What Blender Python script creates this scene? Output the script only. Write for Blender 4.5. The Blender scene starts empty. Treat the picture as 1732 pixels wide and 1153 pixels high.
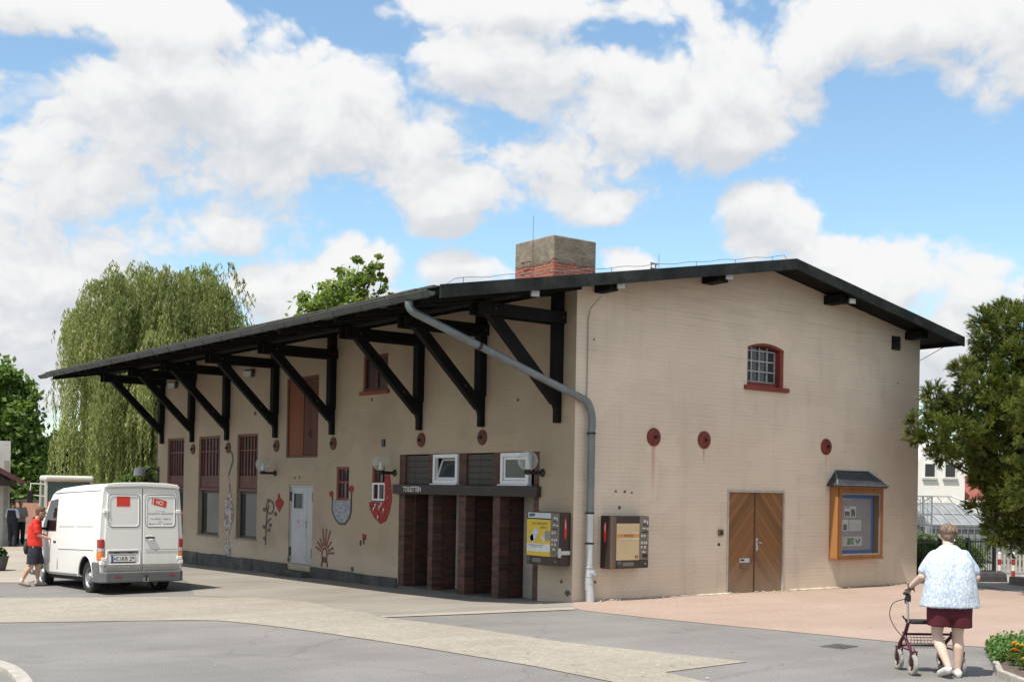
import bpy, bmesh, math, random
import numpy as np
from mathutils import Vector, Matrix, Quaternion
R = math.radians
random.seed(7)
rng = np.random.default_rng(11)
scene = bpy.context.scene
COL = scene.collection

# ------------------------------------------------------------------ camera
# world frame: X runs along the gable wall (to the right, receding), Y along the
# long wall (to the left, receding), the near corner of the building is the origin
F_PX, PSI, ROLL, PITCH, YP = 2060.168, 0.9249, 0.0183, 0.0086, 811.508
LAT, DEP, CAM_H = 1.122, 22.0803, 2.0
Rv = Vector((math.sin(PSI), -math.cos(PSI), 0)); Fv = Vector((math.cos(PSI), math.sin(PSI), 0)); Uv = Vector((0, 0, 1))
CAM = -DEP * Fv - LAT * Rv + CAM_H * Uv
F2 = Fv * math.cos(PITCH) + Uv * math.sin(PITCH); U2 = -Fv * math.sin(PITCH) + Uv * math.cos(PITCH)
R3 = math.cos(ROLL) * Rv + math.sin(ROLL) * U2; U3 = -math.sin(ROLL) * Rv + math.cos(ROLL) * U2
cd = bpy.data.cameras.new('camera'); cam = bpy.data.objects.new('camera', cd); COL.objects.link(cam)
cam.matrix_world = Matrix(((R3.x, U3.x, -F2.x, CAM.x), (R3.y, U3.y, -F2.y, CAM.y), (R3.z, U3.z, -F2.z, CAM.z), (0, 0, 0, 1)))
cd.sensor_fit = 'HORIZONTAL'; cd.sensor_width = 36.0; cd.lens = F_PX / 1732 * 36
cd.shift_y = (YP - 576.5) / 1732; cd.clip_start = 0.1; cd.clip_end = 6000
scene.camera = cam

def ray(px, py): return F2 * F_PX + R3 * (px - 866) - U3 * (py - YP)
def on(px, py, ax, v):
    d = ray(px, py); return CAM + d * ((v - CAM[ax]) / d[ax])
def far(px, py, depth): return CAM + ray(px, py) * (depth / F_PX)

# ------------------------------------------------------------------ light
SUN = Vector((-0.53, -0.121, 1.0)).normalized()
sd = bpy.data.lights.new('sun', 'SUN'); so = bpy.data.objects.new('sun', sd); COL.objects.link(so)
sd.energy = 5.0; sd.angle = R(0.5); sd.color = (1.0, 0.94, 0.85)
so.rotation_mode = 'QUATERNION'; so.rotation_quaternion = SUN.to_track_quat('Z', 'Y'); so.location = (-30, -5, 60)
scene.view_settings.view_transform = 'Standard'; scene.view_settings.look = 'None'
scene.view_settings.exposure = 0.30; scene.view_settings.gamma = 1.0
scene.render.engine = 'CYCLES'
scene.cycles.use_denoising = True
scene.cycles.max_bounces = 6; scene.cycles.diffuse_bounces = 3; scene.cycles.glossy_bounces = 3
scene.cycles.transmission_bounces = 4; scene.cycles.transparent_max_bounces = 12
scene.cycles.caustics_reflective = False; scene.cycles.caustics_refractive = False

# ------------------------------------------------------------------ node helpers
def nd(nt, typ, ins=None, **props):
    n = nt.nodes.new(typ)
    for k, v in props.items(): setattr(n, k, v)
    for k, v in (ins or {}).items():
        s = n.inputs[k]
        if isinstance(v, bpy.types.NodeSocket): nt.links.new(v, s)
        elif isinstance(v, bpy.types.Node): nt.links.new(v.outputs[0], s)
        else: s.default_value = v
    return n
def mth(nt, op, a, b=0.0, c=0.0, clamp=False):
    n = nt.nodes.new('ShaderNodeMath'); n.operation = op; n.use_clamp = clamp
    for i, v in enumerate((a, b, c)):
        if isinstance(v, bpy.types.NodeSocket): nt.links.new(v, n.inputs[i])
        else: n.inputs[i].default_value = v
    return n.outputs[0]
def mixc(nt, f, a, b, blend='MIX'):
    n = nt.nodes.new('ShaderNodeMix'); n.data_type = 'RGBA'; n.blend_type = blend
    for i, v in ((0, f), (6, a), (7, b)):
        if isinstance(v, bpy.types.NodeSocket): nt.links.new(v, n.inputs[i])
        elif i == 0: n.inputs[i].default_value = v
        else: n.inputs[i].default_value = (*v, 1) if len(v) == 3 else v
    return n.outputs[2]
def sstep(nt, x, a, b, o0=0.0, o1=1.0):
    n = nd(nt, 'ShaderNodeMapRange', {0: x, 1: a, 2: b, 3: o0, 4: o1}, interpolation_type='SMOOTHSTEP')
    return n.outputs[0]
def c3(c): return (*c, 1.0)

# ------------------------------------------------------------------ world: sky with cumulus
def build_world():
    w = bpy.data.worlds.new('World'); scene.world = w; w.use_nodes = True
    nt = w.node_tree; nt.nodes.clear()
    # cloud cover as a function of (azimuth, elevation)
    g = bpy.data.node_groups.new('cloud_cover', 'ShaderNodeTree')
    g.interface.new_socket('Dir', in_out='INPUT', socket_type='NodeSocketVector')
    g.interface.new_socket('Cover', in_out='OUTPUT', socket_type='NodeSocketFloat')
    gi = g.nodes.new('NodeGroupInput'); go = g.nodes.new('NodeGroupOutput')
    d = gi.outputs[0]
    sp = nd(g, 'ShaderNodeSeparateXYZ', {0: d})
    az = mth(g, 'ARCTAN2', sp.outputs[1], sp.outputs[0]); el = mth(g, 'ARCSINE', sp.outputs[2])
    v = nd(g, 'ShaderNodeCombineXYZ', {0: az, 1: el, 2: 0.0}).outputs[0]
    blobs = [  # photo centre (x, y) and half extents of each cloud bank
        (500, 215, 470, 150), (180, 330, 380, 130), (840, 130, 190, 105), (1150, 165, 205, 125), (1230, 225, 95, 45),
        (1560, 30, 270, 90), (1720, 105, 130, 105), (930, 10, 300, 55), (180, 30, 330, 60), (1290, 375, 85, 68),
        (1440, 480, 190, 75), (1660, 480, 120, 78), (1590, 590, 130, 90), (740, 350, 95, 50), (900, 300, 250, 80),
        (1020, 345, 60, 42), (610, 440, 80, 55), (560, 500, 150, 60), (1055, 440, 45, 30), (780, 460, 90, 42),
        (90, 520, 230, 120), (440, 500, 110, 50), (30, 640, 160, 80), (1150, 560, 500, 60), (700, 600, 500, 60)]
    prev = None
    for (cx, cy, rx, ry) in blobs:
        dc = ray(cx, cy).normalized(); dr = ray(cx + rx, cy).normalized(); du = ray(cx, cy - ry).normalized()
        a0 = math.atan2(dc.y, dc.x); e0 = math.asin(dc.z)
        wa = max(abs(math.atan2(dr.y, dr.x) - a0), 1e-3); we = max(abs(math.asin(du.z) - e0), 1e-3)
        ma = nd(g, 'ShaderNodeVectorMath', {0: v, 1: (1 / wa, 1 / we, 0), 2: (-a0 / wa, -e0 / we, 0)}, operation='MULTIPLY_ADD')
        dt = nd(g, 'ShaderNodeVectorMath', {0: ma.outputs[0], 1: ma.outputs[0]}, operation='DOT_PRODUCT').outputs['Value']
        prev = dt if prev is None else mth(g, 'SMOOTH_MIN', prev, dt, 0.35)
    cov = mth(g, 'SUBTRACT', 1.0, mth(g, 'MINIMUM', prev, 2.6))
    # away from the photographed part of the sky: unseen broken cloud from noise, amount set for wall fill light
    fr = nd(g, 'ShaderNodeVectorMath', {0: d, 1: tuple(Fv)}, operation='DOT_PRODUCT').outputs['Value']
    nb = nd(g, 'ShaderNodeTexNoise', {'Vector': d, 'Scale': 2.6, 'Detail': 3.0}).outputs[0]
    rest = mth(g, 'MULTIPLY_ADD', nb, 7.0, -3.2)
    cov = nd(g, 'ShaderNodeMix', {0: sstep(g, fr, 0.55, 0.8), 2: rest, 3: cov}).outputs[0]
    sc = nd(g, 'ShaderNodeVectorMath', {0: d, 1: (1, 1, 1.35)}, operation='MULTIPLY').outputs[0]
    wp = nd(g, 'ShaderNodeTexNoise', {'Vector': sc, 'Scale': 7.0, 'Detail': 5.0, 'Roughness': 0.55}).outputs[1]
    sw = nd(g, 'ShaderNodeVectorMath', {0: wp, 1: (0.11, 0.11, 0.11), 2: sc}, operation='MULTIPLY_ADD').outputs[0]
    n1 = nd(g, 'ShaderNodeTexNoise', {'Vector': sw, 'Scale': 8.0, 'Detail': 10.0, 'Roughness': 0.58}).outputs[0]
    dens = mth(g, 'ADD', mth(g, 'MULTIPLY', cov, 0.72), mth(g, 'MULTIPLY_ADD', n1, 2.8, -1.14))
    for (scl, amp) in ((20.0, 0.62), (47.0, 0.30), (110.0, 0.14)):     # billows, coarse to fine
        vo = nd(g, 'ShaderNodeTexVoronoi', {'Vector': sw, 'Scale': scl, 'Randomness': 1.0}).outputs[0]
        dens = mth(g, 'ADD', dens, mth(g, 'MULTIPLY_ADD', vo, -amp * 1.3, amp * 0.55))
    g.links.new(dens, go.inputs[0])
    tc = nd(nt, 'ShaderNodeTexCoord').outputs['Generated']
    dirn = nd(nt, 'ShaderNodeVectorMath', {0: tc}, operation='NORMALIZE').outputs[0]
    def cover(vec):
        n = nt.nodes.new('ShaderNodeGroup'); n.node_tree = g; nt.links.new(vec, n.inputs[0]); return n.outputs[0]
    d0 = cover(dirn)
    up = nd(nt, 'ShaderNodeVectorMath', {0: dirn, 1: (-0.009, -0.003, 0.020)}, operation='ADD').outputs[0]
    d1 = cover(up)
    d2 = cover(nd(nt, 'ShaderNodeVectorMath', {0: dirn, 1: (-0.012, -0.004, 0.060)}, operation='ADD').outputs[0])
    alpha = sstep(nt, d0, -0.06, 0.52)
    # sunlit tops white, undersides and thick middles grey
    rel = mth(nt, 'SUBTRACT', d0, d1)
    lit = sstep(nt, mth(nt, 'ADD', mth(nt, 'MULTIPLY', rel, 0.75), mth(nt, 'MULTIPLY', d2, -0.26)), -0.80, 0.58)
    ccol = mixc(nt, lit, (0.55, 0.572, 0.605), (0.76, 0.762, 0.76))
    sky = nd(nt, 'ShaderNodeTexSky', sky_type='NISHITA', sun_disc=False, sun_elevation=math.asin(SUN.z),
             sun_rotation=math.atan2(SUN.x, SUN.y), air_density=1.0, dust_density=0.8, ozone_density=1.5).outputs[0]
    STR = 0.145
    skyc = nd(nt, 'ShaderNodeVectorMath', {0: sky, 1: (1.08, 1.18, 1.13)}, operation='MULTIPLY').outputs[0]
    cl = nd(nt, 'ShaderNodeVectorMath', {0: ccol, 'Scale': 1.0 / STR}, operation='SCALE').outputs[0]
    col = mixc(nt, alpha, skyc, cl)
    bg = nd(nt, 'ShaderNodeBackground', {0: col, 1: STR})
    out = nd(nt, 'ShaderNodeOutputWorld', {0: bg})
    w.cycles.sampling_method = 'MANUAL'; w.cycles.sample_map_resolution = 512
build_world()

# ------------------------------------------------------------------ materials
MATS = {}
def newmat(name):
    m = bpy.data.materials.new(name); m.use_nodes = True
    nt = m.node_tree; nt.nodes.clear()
    b = nt.nodes.new('ShaderNodeBsdfPrincipled'); o = nt.nodes.new('ShaderNodeOutputMaterial')
    nt.links.new(b.outputs[0], o.inputs[0]); MATS[name] = m
    return m, nt, b
def bump(nt, b, h, strength=0.4, dist=0.01):
    n = nd(nt, 'ShaderNodeBump', {'Height': h, 'Strength': strength, 'Distance': dist}); nt.links.new(n.outputs[0], b.inputs['Normal'])
def objc(nt): return nd(nt, 'ShaderNodeTexCoord').outputs['Object']
def pm(name, col, rough=0.7, var=0.18, sc=2.5, fine=40.0, bmp=0.15, metal=0.0, spec=0.4, dirt=None, dirt_amt=0.5, stretch=(1, 1, 1)):
    """plain material: base colour broken up by two scales of noise, patches of dirt, fine bump"""
    if name in MATS: return MATS[name]
    m, nt, b = newmat(name)
    v = nd(nt, 'ShaderNodeVectorMath', {0: objc(nt), 1: stretch}, operation='MULTIPLY').outputs[0]
    n1 = nd(nt, 'ShaderNodeTexNoise', {'Vector': v, 'Scale': sc, 'Detail': 5.0, 'Roughness': 0.6}).outputs[0]
    n2 = nd(nt, 'ShaderNodeTexNoise', {'Vector': v, 'Scale': fine, 'Detail': 3.0}).outputs[0]
    f = mth(nt, 'ADD', mth(nt, 'MULTIPLY', n1, 0.7), mth(nt, 'MULTIPLY', n2, 0.3))
    lo = tuple(c * (1 - var) for c in col); hi = tuple(min(c * (1 + var), 0.9) for c in col)
    c = mixc(nt, sstep(nt, f, 0.32, 0.68), lo, hi)
    if dirt:
        n3 = nd(nt, 'ShaderNodeTexNoise', {'Vector': v, 'Scale': sc * 0.8, 'Detail': 7.0, 'Roughness': 0.7, 'W': 3.1}, noise_dimensions='4D').outputs[0]
        c = mixc(nt, mth(nt, 'MULTIPLY', sstep(nt, n3, 0.5, 0.68), dirt_amt), c, dirt)
    nt.links.new(c, b.inputs['Base Color'])
    b.inputs['Roughness'].default_value = rough; b.inputs['Metallic'].default_value = metal
    b.inputs['Specular IOR Level'].default_value = spec
    if bmp:
        nt.links.new(sstep(nt, n2, 0.2, 0.8, max(rough - 0.1, 0.02), min(rough + 0.1, 1)), b.inputs['Roughness'])
        bump(nt, b, f, bmp, 0.02)
    return m
def planar(nt, ax):
    """object coordinates as (along the wall, up, 0) for a wall that faces X or Y"""
    s = nd(nt, 'ShaderNodeSeparateXYZ', {0: objc(nt)})
    return nd(nt, 'ShaderNodeCombineXYZ', {0: s.outputs[1 if ax == 'x' else 0], 1: s.outputs[2], 2: 0.0}).outputs[0], s
def brick(nt, v, w=0.25, h=0.077, mortar=0.010, c1=(1, 1, 1), c2=(0.8, 0.8, 0.8), cm=(0.5, 0.5, 0.5)):
    n = nd(nt, 'ShaderNodeTexBrick', {'Vector': v, 'Color1': c3(c1), 'Color2': c3(c2), 'Mortar': c3(cm), 'Scale': 1.0, 'Mortar Size': mortar,
        'Mortar Smooth': 0.3, 'Bias': 0.0, 'Brick Width': w, 'Row Height': h})
    return n
def painted_brick(name, ax, stains=(), mort=0.8, ca=(0.47, 0.40, 0.325), cb=(0.54, 0.465, 0.38)):
    m, nt, b = newmat(name)
    v, s = planar(nt, ax)
    wob = nd(nt, 'ShaderNodeTexNoise', {'Vector': objc(nt), 'Scale': 1.2, 'Detail': 2.0}).outputs[1]
    v2 = nd(nt, 'ShaderNodeVectorMath', {0: wob, 1: (0.03, 0.03, 0), 2: v}, operation='MULTIPLY_ADD').outputs[0]
    br = brick(nt, v2)
    n1 = nd(nt, 'ShaderNodeTexNoise', {'Vector': objc(nt), 'Scale': 0.55, 'Detail': 6.0, 'Roughness': 0.62}).outputs[0]
    n2 = nd(nt, 'ShaderNodeTexNoise', {'Vector': nd(nt, 'ShaderNodeVectorMath', {0: objc(nt), 1: (1, 1, 0.18)}, operation='MULTIPLY').outputs[0], 'Scale': 3.0, 'Detail': 5.0}).outputs[0]
    n3 = nd(nt, 'ShaderNodeTexNoise', {'Vector': objc(nt), 'Scale': 30.0, 'Detail': 4.0}).outputs[0]
    nl = nd(nt, 'ShaderNodeTexNoise', {'Vector': nd(nt, 'ShaderNodeVectorMath', {0: objc(nt), 1: (0.5, 0.5, 12)}, operation='MULTIPLY').outputs[0], 'Scale': 1.6, 'Detail': 3.0}).outputs[0]
    base = mixc(nt, sstep(nt, n1, 0.3, 0.7), ca, cb)
    base = mixc(nt, mth(nt, 'MULTIPLY', sstep(nt, n2, 0.5, 0.75), 0.22), base, (0.38, 0.33, 0.28))
    base = mixc(nt, mth(nt, 'MULTIPLY', br.outputs['Fac'], mth(nt, 'MULTIPLY_ADD', nl, mort * 1.2, -0.2 * mort, True)), base, (0.36, 0.305, 0.245))
    base = mixc(nt, mth(nt, 'MULTIPLY', sstep(nt, nl, 0.6, 0.72), 0.18), base, (0.36, 0.30, 0.25))
    npz = nd(nt, 'ShaderNodeTexNoise', {'Vector': nd(nt, 'ShaderNodeVectorMath', {0: objc(nt), 1: (0.6, 0.6, 1.0)}, operation='MULTIPLY').outputs[0], 'Scale': 0.9, 'Detail': 6.0, 'Roughness': 0.5, 'W': 7.3}, noise_dimensions='4D').outputs[0]
    base = mixc(nt, mth(nt, 'MULTIPLY', sstep(nt, npz, 0.535, 0.56), 0.16), base, tuple(min(x * 1.25, 0.85) for x in cb))
    base = mixc(nt, mth(nt, 'MULTIPLY', sstep(nt, npz, 0.44, 0.40), 0.16), base, tuple(x * 0.72 for x in ca))
    spk = nd(nt, 'ShaderNodeTexNoise', {'Vector': objc(nt), 'Scale': 11.0, 'Detail': 6.0, 'Roughness': 0.75}).outputs[0]
    base = mixc(nt, mth(nt, 'MULTIPLY', sstep(nt, spk, 0.64, 0.72), 0.35), base, (0.27, 0.21, 0.155))
    # flaking paint just above the ground, with a cream tone blended in
    z = s.outputs[2]
    low = sstep(nt, mth(nt, 'ADD', z, mth(nt, 'MULTIPLY', n1, -1.1)), 0.25, -0.45)
    pat = sstep(nt, mth(nt, 'ADD', n3, mth(nt, 'MULTIPLY', n2, 0.6)), 0.80, 0.98)
    base = mixc(nt, mth(nt, 'MULTIPLY', mth(nt, 'MULTIPLY', low, pat), 0.55), base, (0.36, 0.28, 0.21))
    base = mixc(nt, mth(nt, 'MULTIPLY', low, 0.5), base, (0.60, 0.50, 0.385))
    # darker streaks close under the roof boards
    hi = sstep(nt, mth(nt, 'ADD', z, mth(nt, 'MULTIPLY', nl, 1.6)), 6.1, 7.2)
    base = mixc(nt, mth(nt, 'MULTIPLY', hi, 0.35), base, (0.33, 0.26, 0.19))
    for (u, zz, ln, wd_, st_) in stains:      # rust runs below the anchor plates
        uu = s.outputs[1 if ax == 'x' else 0]
        du = mth(nt, 'ABSOLUTE', mth(nt, 'SUBTRACT', mth(nt, 'ADD', uu, mth(nt, 'MULTIPLY', n2, 0.06)), u + 0.03))
        k = mth(nt, 'MULTIPLY', sstep(nt, du, wd_, wd_ * 0.2), mth(nt, 'MULTIPLY', sstep(nt, z, zz - ln, zz - 0.2), sstep(nt, z, zz, zz - 0.1)))
        base = mixc(nt, mth(nt, 'MULTIPLY', k, st_), base, (0.46, 0.19, 0.13))
    nt.links.new(base, b.inputs['Base Color']); b.inputs['Roughness'].default_value = 0.8; b.inputs['Specular IOR Level'].default_value = 0.25
    h = mth(nt, 'ADD', mth(nt, 'MULTIPLY', br.outputs['Fac'], -0.8), mth(nt, 'ADD', mth(nt, 'MULTIPLY', n3, 0.5), mth(nt, 'MULTIPLY', mth(nt, 'MULTIPLY', low, pat), -1.0)))
    bump(nt, b, h, 0.45 * mort, 0.008)
    return m
def bare_brick(name, ax, c1, c2, cm, w=0.24, h=0.071):
    m, nt, b = newmat(name)
    if ax == 'z':
        v = objc(nt)
    else: v, s = planar(nt, ax)
    br = brick(nt, v, w, h, 0.009, c1, c2, cm)
    n = nd(nt, 'ShaderNodeTexNoise', {'Vector': objc(nt), 'Scale': 9.0, 'Detail': 6.0, 'Roughness': 0.65}).outputs[0]
    c = mixc(nt, 0.55, br.outputs[0], mixc(nt, n, (0.0, 0.0, 0.0), (1, 1, 1)), 'SOFT_LIGHT')
    nt.links.new(c, b.inputs['Base Color']); b.inputs['Roughness'].default_value = 0.82
    bump(nt, b, mth(nt, 'ADD', mth(nt, 'MULTIPLY', br.outputs['Fac'], -1.0), mth(nt, 'MULTIPLY', n, 0.6)), 0.6, 0.008)
    return m
def planks(name, ax, c1, c2, w=0.12, slant=0.0, rough=0.65, grey=None, mid=0.0, amt=0.5):
    """boards with grain; slant in board units per unit height, mirrored about u=mid when slanted"""
    m, nt, b = newmat(name)
    v, s = planar(nt, ax); sx = nd(nt, 'ShaderNodeSeparateXYZ', {0: v})
    u, z = sx.outputs[0], sx.outputs[1]
    if slant:
        u = mth(nt, 'ADD', mth(nt, 'ABSOLUTE', mth(nt, 'SUBTRACT', u, mid)), mth(nt, 'MULTIPLY', z, slant))
        u = mth(nt, 'MULTIPLY', u, 1 / math.sqrt(1 + slant * slant))
    t = mth(nt, 'DIVIDE', u, w); fl = mth(nt, 'FLOOR', t); fr = mth(nt, 'FRACT', t)
    wn = nd(nt, 'ShaderNodeTexWhiteNoise', {'W': fl}, noise_dimensions='1D').outputs[0]
    gv = nd(nt, 'ShaderNodeCombineXYZ', {0: mth(nt, 'MULTIPLY', u, 9.0), 1: mth(nt, 'MULTIPLY', z, 0.9), 2: mth(nt, 'MULTIPLY', fl, 1.7)}).outputs[0]
    gr = nd(nt, 'ShaderNodeTexNoise', {'Vector': gv, 'Scale': 4.0, 'Detail': 6.0, 'Roughness': 0.65}).outputs[0]
    c = mixc(nt, mth(nt, 'ADD', mth(nt, 'MULTIPLY', wn, 0.55), mth(nt, 'MULTIPLY', gr, 0.45)), c1, c2)
    gap = sstep(nt, mth(nt, 'ABSOLUTE', mth(nt, 'SUBTRACT', fr, 0.5)), 0.455, 0.49)
    c = mixc(nt, mth(nt, 'MULTIPLY', gap, 0.75), c, tuple(x * 0.25 for x in c1))
    if grey:
        k = sstep(nt, mth(nt, 'ADD', z, mth(nt, 'MULTIPLY', gr, -0.9)), 0.45, -0.5)
        c = mixc(nt, mth(nt, 'MULTIPLY', k, amt), c, grey)
    nt.links.new(c, b.inputs['Base Color']); b.inputs['Roughness'].default_value = rough
    bump(nt, b, mth(nt, 'ADD', mth(nt, 'MULTIPLY', gap, -1.0), mth(nt, 'MULTIPLY', gr, 0.25)), 0.5, 0.006)
    return m
def glassy(name, col=(0.02, 0.022, 0.025), rough=0.06, spec=0.5, wave=0.04):
    m, nt, b = newmat(name)
    n = nd(nt, 'ShaderNodeTexNoise', {'Vector': objc(nt), 'Scale': 1.6, 'Detail': 2.0}).outputs[0]
    c = mixc(nt, n, tuple(x * 0.5 for x in col), tuple(x * 1.6 for x in col)); nt.links.new(c, b.inputs['Base Color'])
    b.inputs['Roughness'].default_value = rough; b.inputs['Specular IOR Level'].default_value = spec
    if wave: bump(nt, b, n, wave, 0.05)
    return m
def clear(name, tint=(0.9, 0.92, 0.92), k=0.12, edge=0.45):
    """thin clear glass or plastic"""
    m, nt, b = newmat(name); o = [n for n in nt.nodes if n.type == 'OUTPUT_MATERIAL'][0]
    tr = nd(nt, 'ShaderNodeBsdfTransparent', {0: c3(tint)})
    b.inputs['Base Color'].default_value = c3((0.75, 0.76, 0.74)); b.inputs['Roughness'].default_value = 0.08
    lw = nd(nt, 'ShaderNodeLayerWeight', {0: 0.35}).outputs['Facing']
    nz = nd(nt, 'ShaderNodeTexNoise', {'Vector': objc(nt), 'Scale': 9.0, 'Detail': 4.0}).outputs[0]
    f = mth(nt, 'ADD', mth(nt, 'MULTIPLY', lw, edge), mth(nt, 'MULTIPLY', nz, k * 2), clamp=True)
    mx = nd(nt, 'ShaderNodeMixShader', {0: f, 1: tr.outputs[0], 2: b.outputs[0]})
    nt.links.new(mx.outputs[0], o.inputs[0]); return m
def leafmat(name, c1, c2, c3_=None, trans=0.3, rough=0.55):
    m, nt, b = newmat(name); o = [n for n in nt.nodes if n.type == 'OUTPUT_MATERIAL'][0]
    at = nd(nt, 'ShaderNodeAttribute', attribute_name='rnd').outputs['Fac']
    c = mixc(nt, at, c1, c2)
    if c3_: c = mixc(nt, sstep(nt, at, 0.93, 0.97), c, c3_)
    nt.links.new(c, b.inputs['Base Color']); b.inputs['Roughness'].default_value = rough; b.inputs['Specular IOR Level'].default_value = 0.3
    tl = nd(nt, 'ShaderNodeBsdfTranslucent', {0: mixc(nt, 1.0, c, (1.0, 1.15, 0.5), 'MULTIPLY')})
    mx = nd(nt, 'ShaderNodeMixShader', {0: trans, 1: b.outputs[0], 2: tl.outputs[0]}); nt.links.new(mx.outputs[0], o.inputs[0])
    return m

# ------------------------------------------------------------------ mesh and object helpers
MW = {}
class MB:
    def __init__(s): s.v = []; s.f = []
    def add(s, vs, fs):
        o = len(s.v); s.v += [tuple(map(float, p)) for p in vs]; s.f += [tuple(i + o for i in f) for f in fs]; return s
    def box(s, x0, y0, z0, x1, y1, z1):
        vs = [(x, y, z) for z in (z0, z1) for y in (y0, y1) for x in (x0, x1)]
        return s.add(vs, [(0, 2, 3, 1), (4, 5, 7, 6), (0, 1, 5, 4), (2, 6, 7, 3), (0, 4, 6, 2), (1, 3, 7, 5)])
    def prism(s, poly, vec):
        n = len(poly); vec = Vector(vec); a = [Vector(p) for p in poly]; vs = a + [p + vec for p in a]
        return s.add(vs, [tuple(range(n))[::-1], tuple(range(n, 2 * n))] + [(i, (i + 1) % n, n + (i + 1) % n, n + i) for i in range(n)])
    def face(s, pts): return s.add(pts, [tuple(range(len(pts)))])
    def bar(s, p0, p1, w, h, up=(0, 0, 1)):
        p0, p1 = Vector(p0), Vector(p1); d = (p1 - p0).normalized(); u = Vector(up); a = d.cross(u)
        if a.length < 1e-4: a = d.cross(Vector((1, 0, 0)))
        a.normalize(); b = a.cross(d).normalized(); a *= w / 2; b *= h / 2
        vs = [p + q for p in (p0, p1) for q in (-a - b, a - b, a + b, -a + b)]
        return s.add(vs, [(3, 2, 1, 0), (4, 5, 6, 7), (0, 1, 5, 4), (1, 2, 6, 5), (2, 3, 7, 6), (3, 0, 4, 7)])
    def tube(s, pts, r, n=10, closed=False):
        pts = [Vector(p) for p in pts]; m = len(pts); rs = r if isinstance(r, (list, tuple)) else [r] * m
        prev = None; rings = []
        for i, p in enumerate(pts):
            if closed: t = (pts[(i + 1) % m] - pts[i - 1]).normalized()
            else: t = (pts[min(i + 1, m - 1)] - pts[max(i - 1, 0)]).normalized()
            if prev is None:
                a = t.cross(Vector((0, 0, 1)));  a = t.cross(Vector((1, 0, 0))) if a.length < 0.05 else a
            else: a = prev - t * prev.dot(t)
            a.normalize(); prev = a; b = t.cross(a)
            rings.append([p + (a * math.cos(2 * math.pi * k / n) + b * math.sin(2 * math.pi * k / n)) * rs[i] for k in range(n)])
        fs = []
        for i in range(m if closed else m - 1):
            j = (i + 1) % m
            fs += [(i * n + k, i * n + (k + 1) % n, j * n + (k + 1) % n, j * n + k) for k in range(n)]
        if not closed: fs += [tuple(range(n))[::-1], tuple((m - 1) * n + k for k in range(n))]
        return s.add([q for rg in rings for q in rg], fs)
    def cyl(s, p0, p1, r0, r1=None, n=16): return s.tube([p0, p1], [r0, r0 if r1 is None else r1], n)
    def lathe(s, prof, c=(0, 0, 0), axis=(0, 0, 1), n=24):
        q = Vector((0, 0, 1)).rotation_difference(Vector(axis)); c = Vector(c); vs = []; fs = []; m = len(prof)
        for (r, z) in prof:
            for k in range(n):
                t = 2 * math.pi * k / n; vs.append(c + q @ Vector((r * math.cos(t), r * math.sin(t), z)))
        for i in range(m - 1): fs += [(i * n + k, i * n + (k + 1) % n, (i + 1) * n + (k + 1) % n, (i + 1) * n + k) for k in range(n)]
        if prof[0] == prof[-1]: return s.add(vs, fs)
        if prof[0][0] > 1e-5: fs.append(tuple(range(n))[::-1])
        if prof[-1][0] > 1e-5: fs.append(tuple((m - 1) * n + k for k in range(n)))
        return s.add(vs, fs)
    def ball(s, c, r, nu=16, nv=10):
        r = (r, r, r) if isinstance(r, (int, float)) else r
        vs = []; fs = []
        for i in range(nv + 1):
            t = math.pi * i / nv
            for k in range(nu):
                p = 2 * math.pi * k / nu
                vs.append((c[0] + r[0] * math.sin(t) * math.cos(p), c[1] + r[1] * math.sin(t) * math.sin(p), c[2] + r[2] * math.cos(t)))
        for i in range(nv): fs += [(i * nu + k, (i + 1) * nu + k, (i + 1) * nu + (k + 1) % nu, i * nu + (k + 1) % nu) for k in range(nu)]
        return s.add(vs, fs)
    def xf(s, M): s.v = [tuple(M @ Vector(p)) for p in s.v]; return s
    def build(s, name, mat, parent=None, bevel=0.0, smooth=False, world=True, segs=2, weld=True):
        me = bpy.data.meshes.new(name); vs = s.v
        if parent is not None and world:
            Mi = MW[parent].inverted(); vs = [tuple(Mi @ Vector(p)) for p in vs]
        me.from_pydata(vs, [], s.f)
        bm = bmesh.new(); bm.from_mesh(me)
        if weld: bmesh.ops.remove_doubles(bm, verts=bm.verts, dist=1e-5)
        bmesh.ops.recalc_face_normals(bm, faces=bm.faces); bm.to_mesh(me); bm.free()
        return link(name, me, mat, parent, bevel, smooth, segs)
def link(name, me, mat, parent=None, bevel=0.0, smooth=False, segs=2):
    o = bpy.data.objects.new(name, me); COL.objects.link(o)
    if mat is not None: me.materials.append(mat)
    if smooth:
        me.polygons.foreach_set('use_smooth', [True] * len(me.polygons)); me.set_sharp_from_angle(angle=R(38))
    if bevel:
        b = o.modifiers.new('bevel', 'BEVEL'); b.width = bevel; b.segments = segs; b.limit_method = 'ANGLE'; b.angle_limit = R(40)
    if parent is not None: o.parent = parent; MW[o] = MW[parent]
    else: MW[o] = Matrix.Identity(4)
    return o
def tag(o, label=None, cat=None, group=None, kind=None):
    if label: o['label'] = label
    if cat: o['category'] = cat
    if group: o['group'] = group
    if kind: o['kind'] = kind
    return o
def thing(name, label, cat, loc=(0, 0, 0), rz=0.0, group=None):
    o = bpy.data.objects.new(name, None); COL.objects.link(o); o.empty_display_size = 0.2
    o.location = loc; o.rotation_euler = (0, 0, rz)
    MW[o] = Matrix.Translation(Vector(loc)) @ Matrix.Rotation(rz, 4, 'Z')
    return tag(o, label, cat, group)
def copy_tree(o, parent=None):
    c = o.copy(); COL.objects.link(c)
    if parent is not None: c.parent = parent
    for ch in list(o.children): copy_tree(ch, c)
    return c
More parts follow.
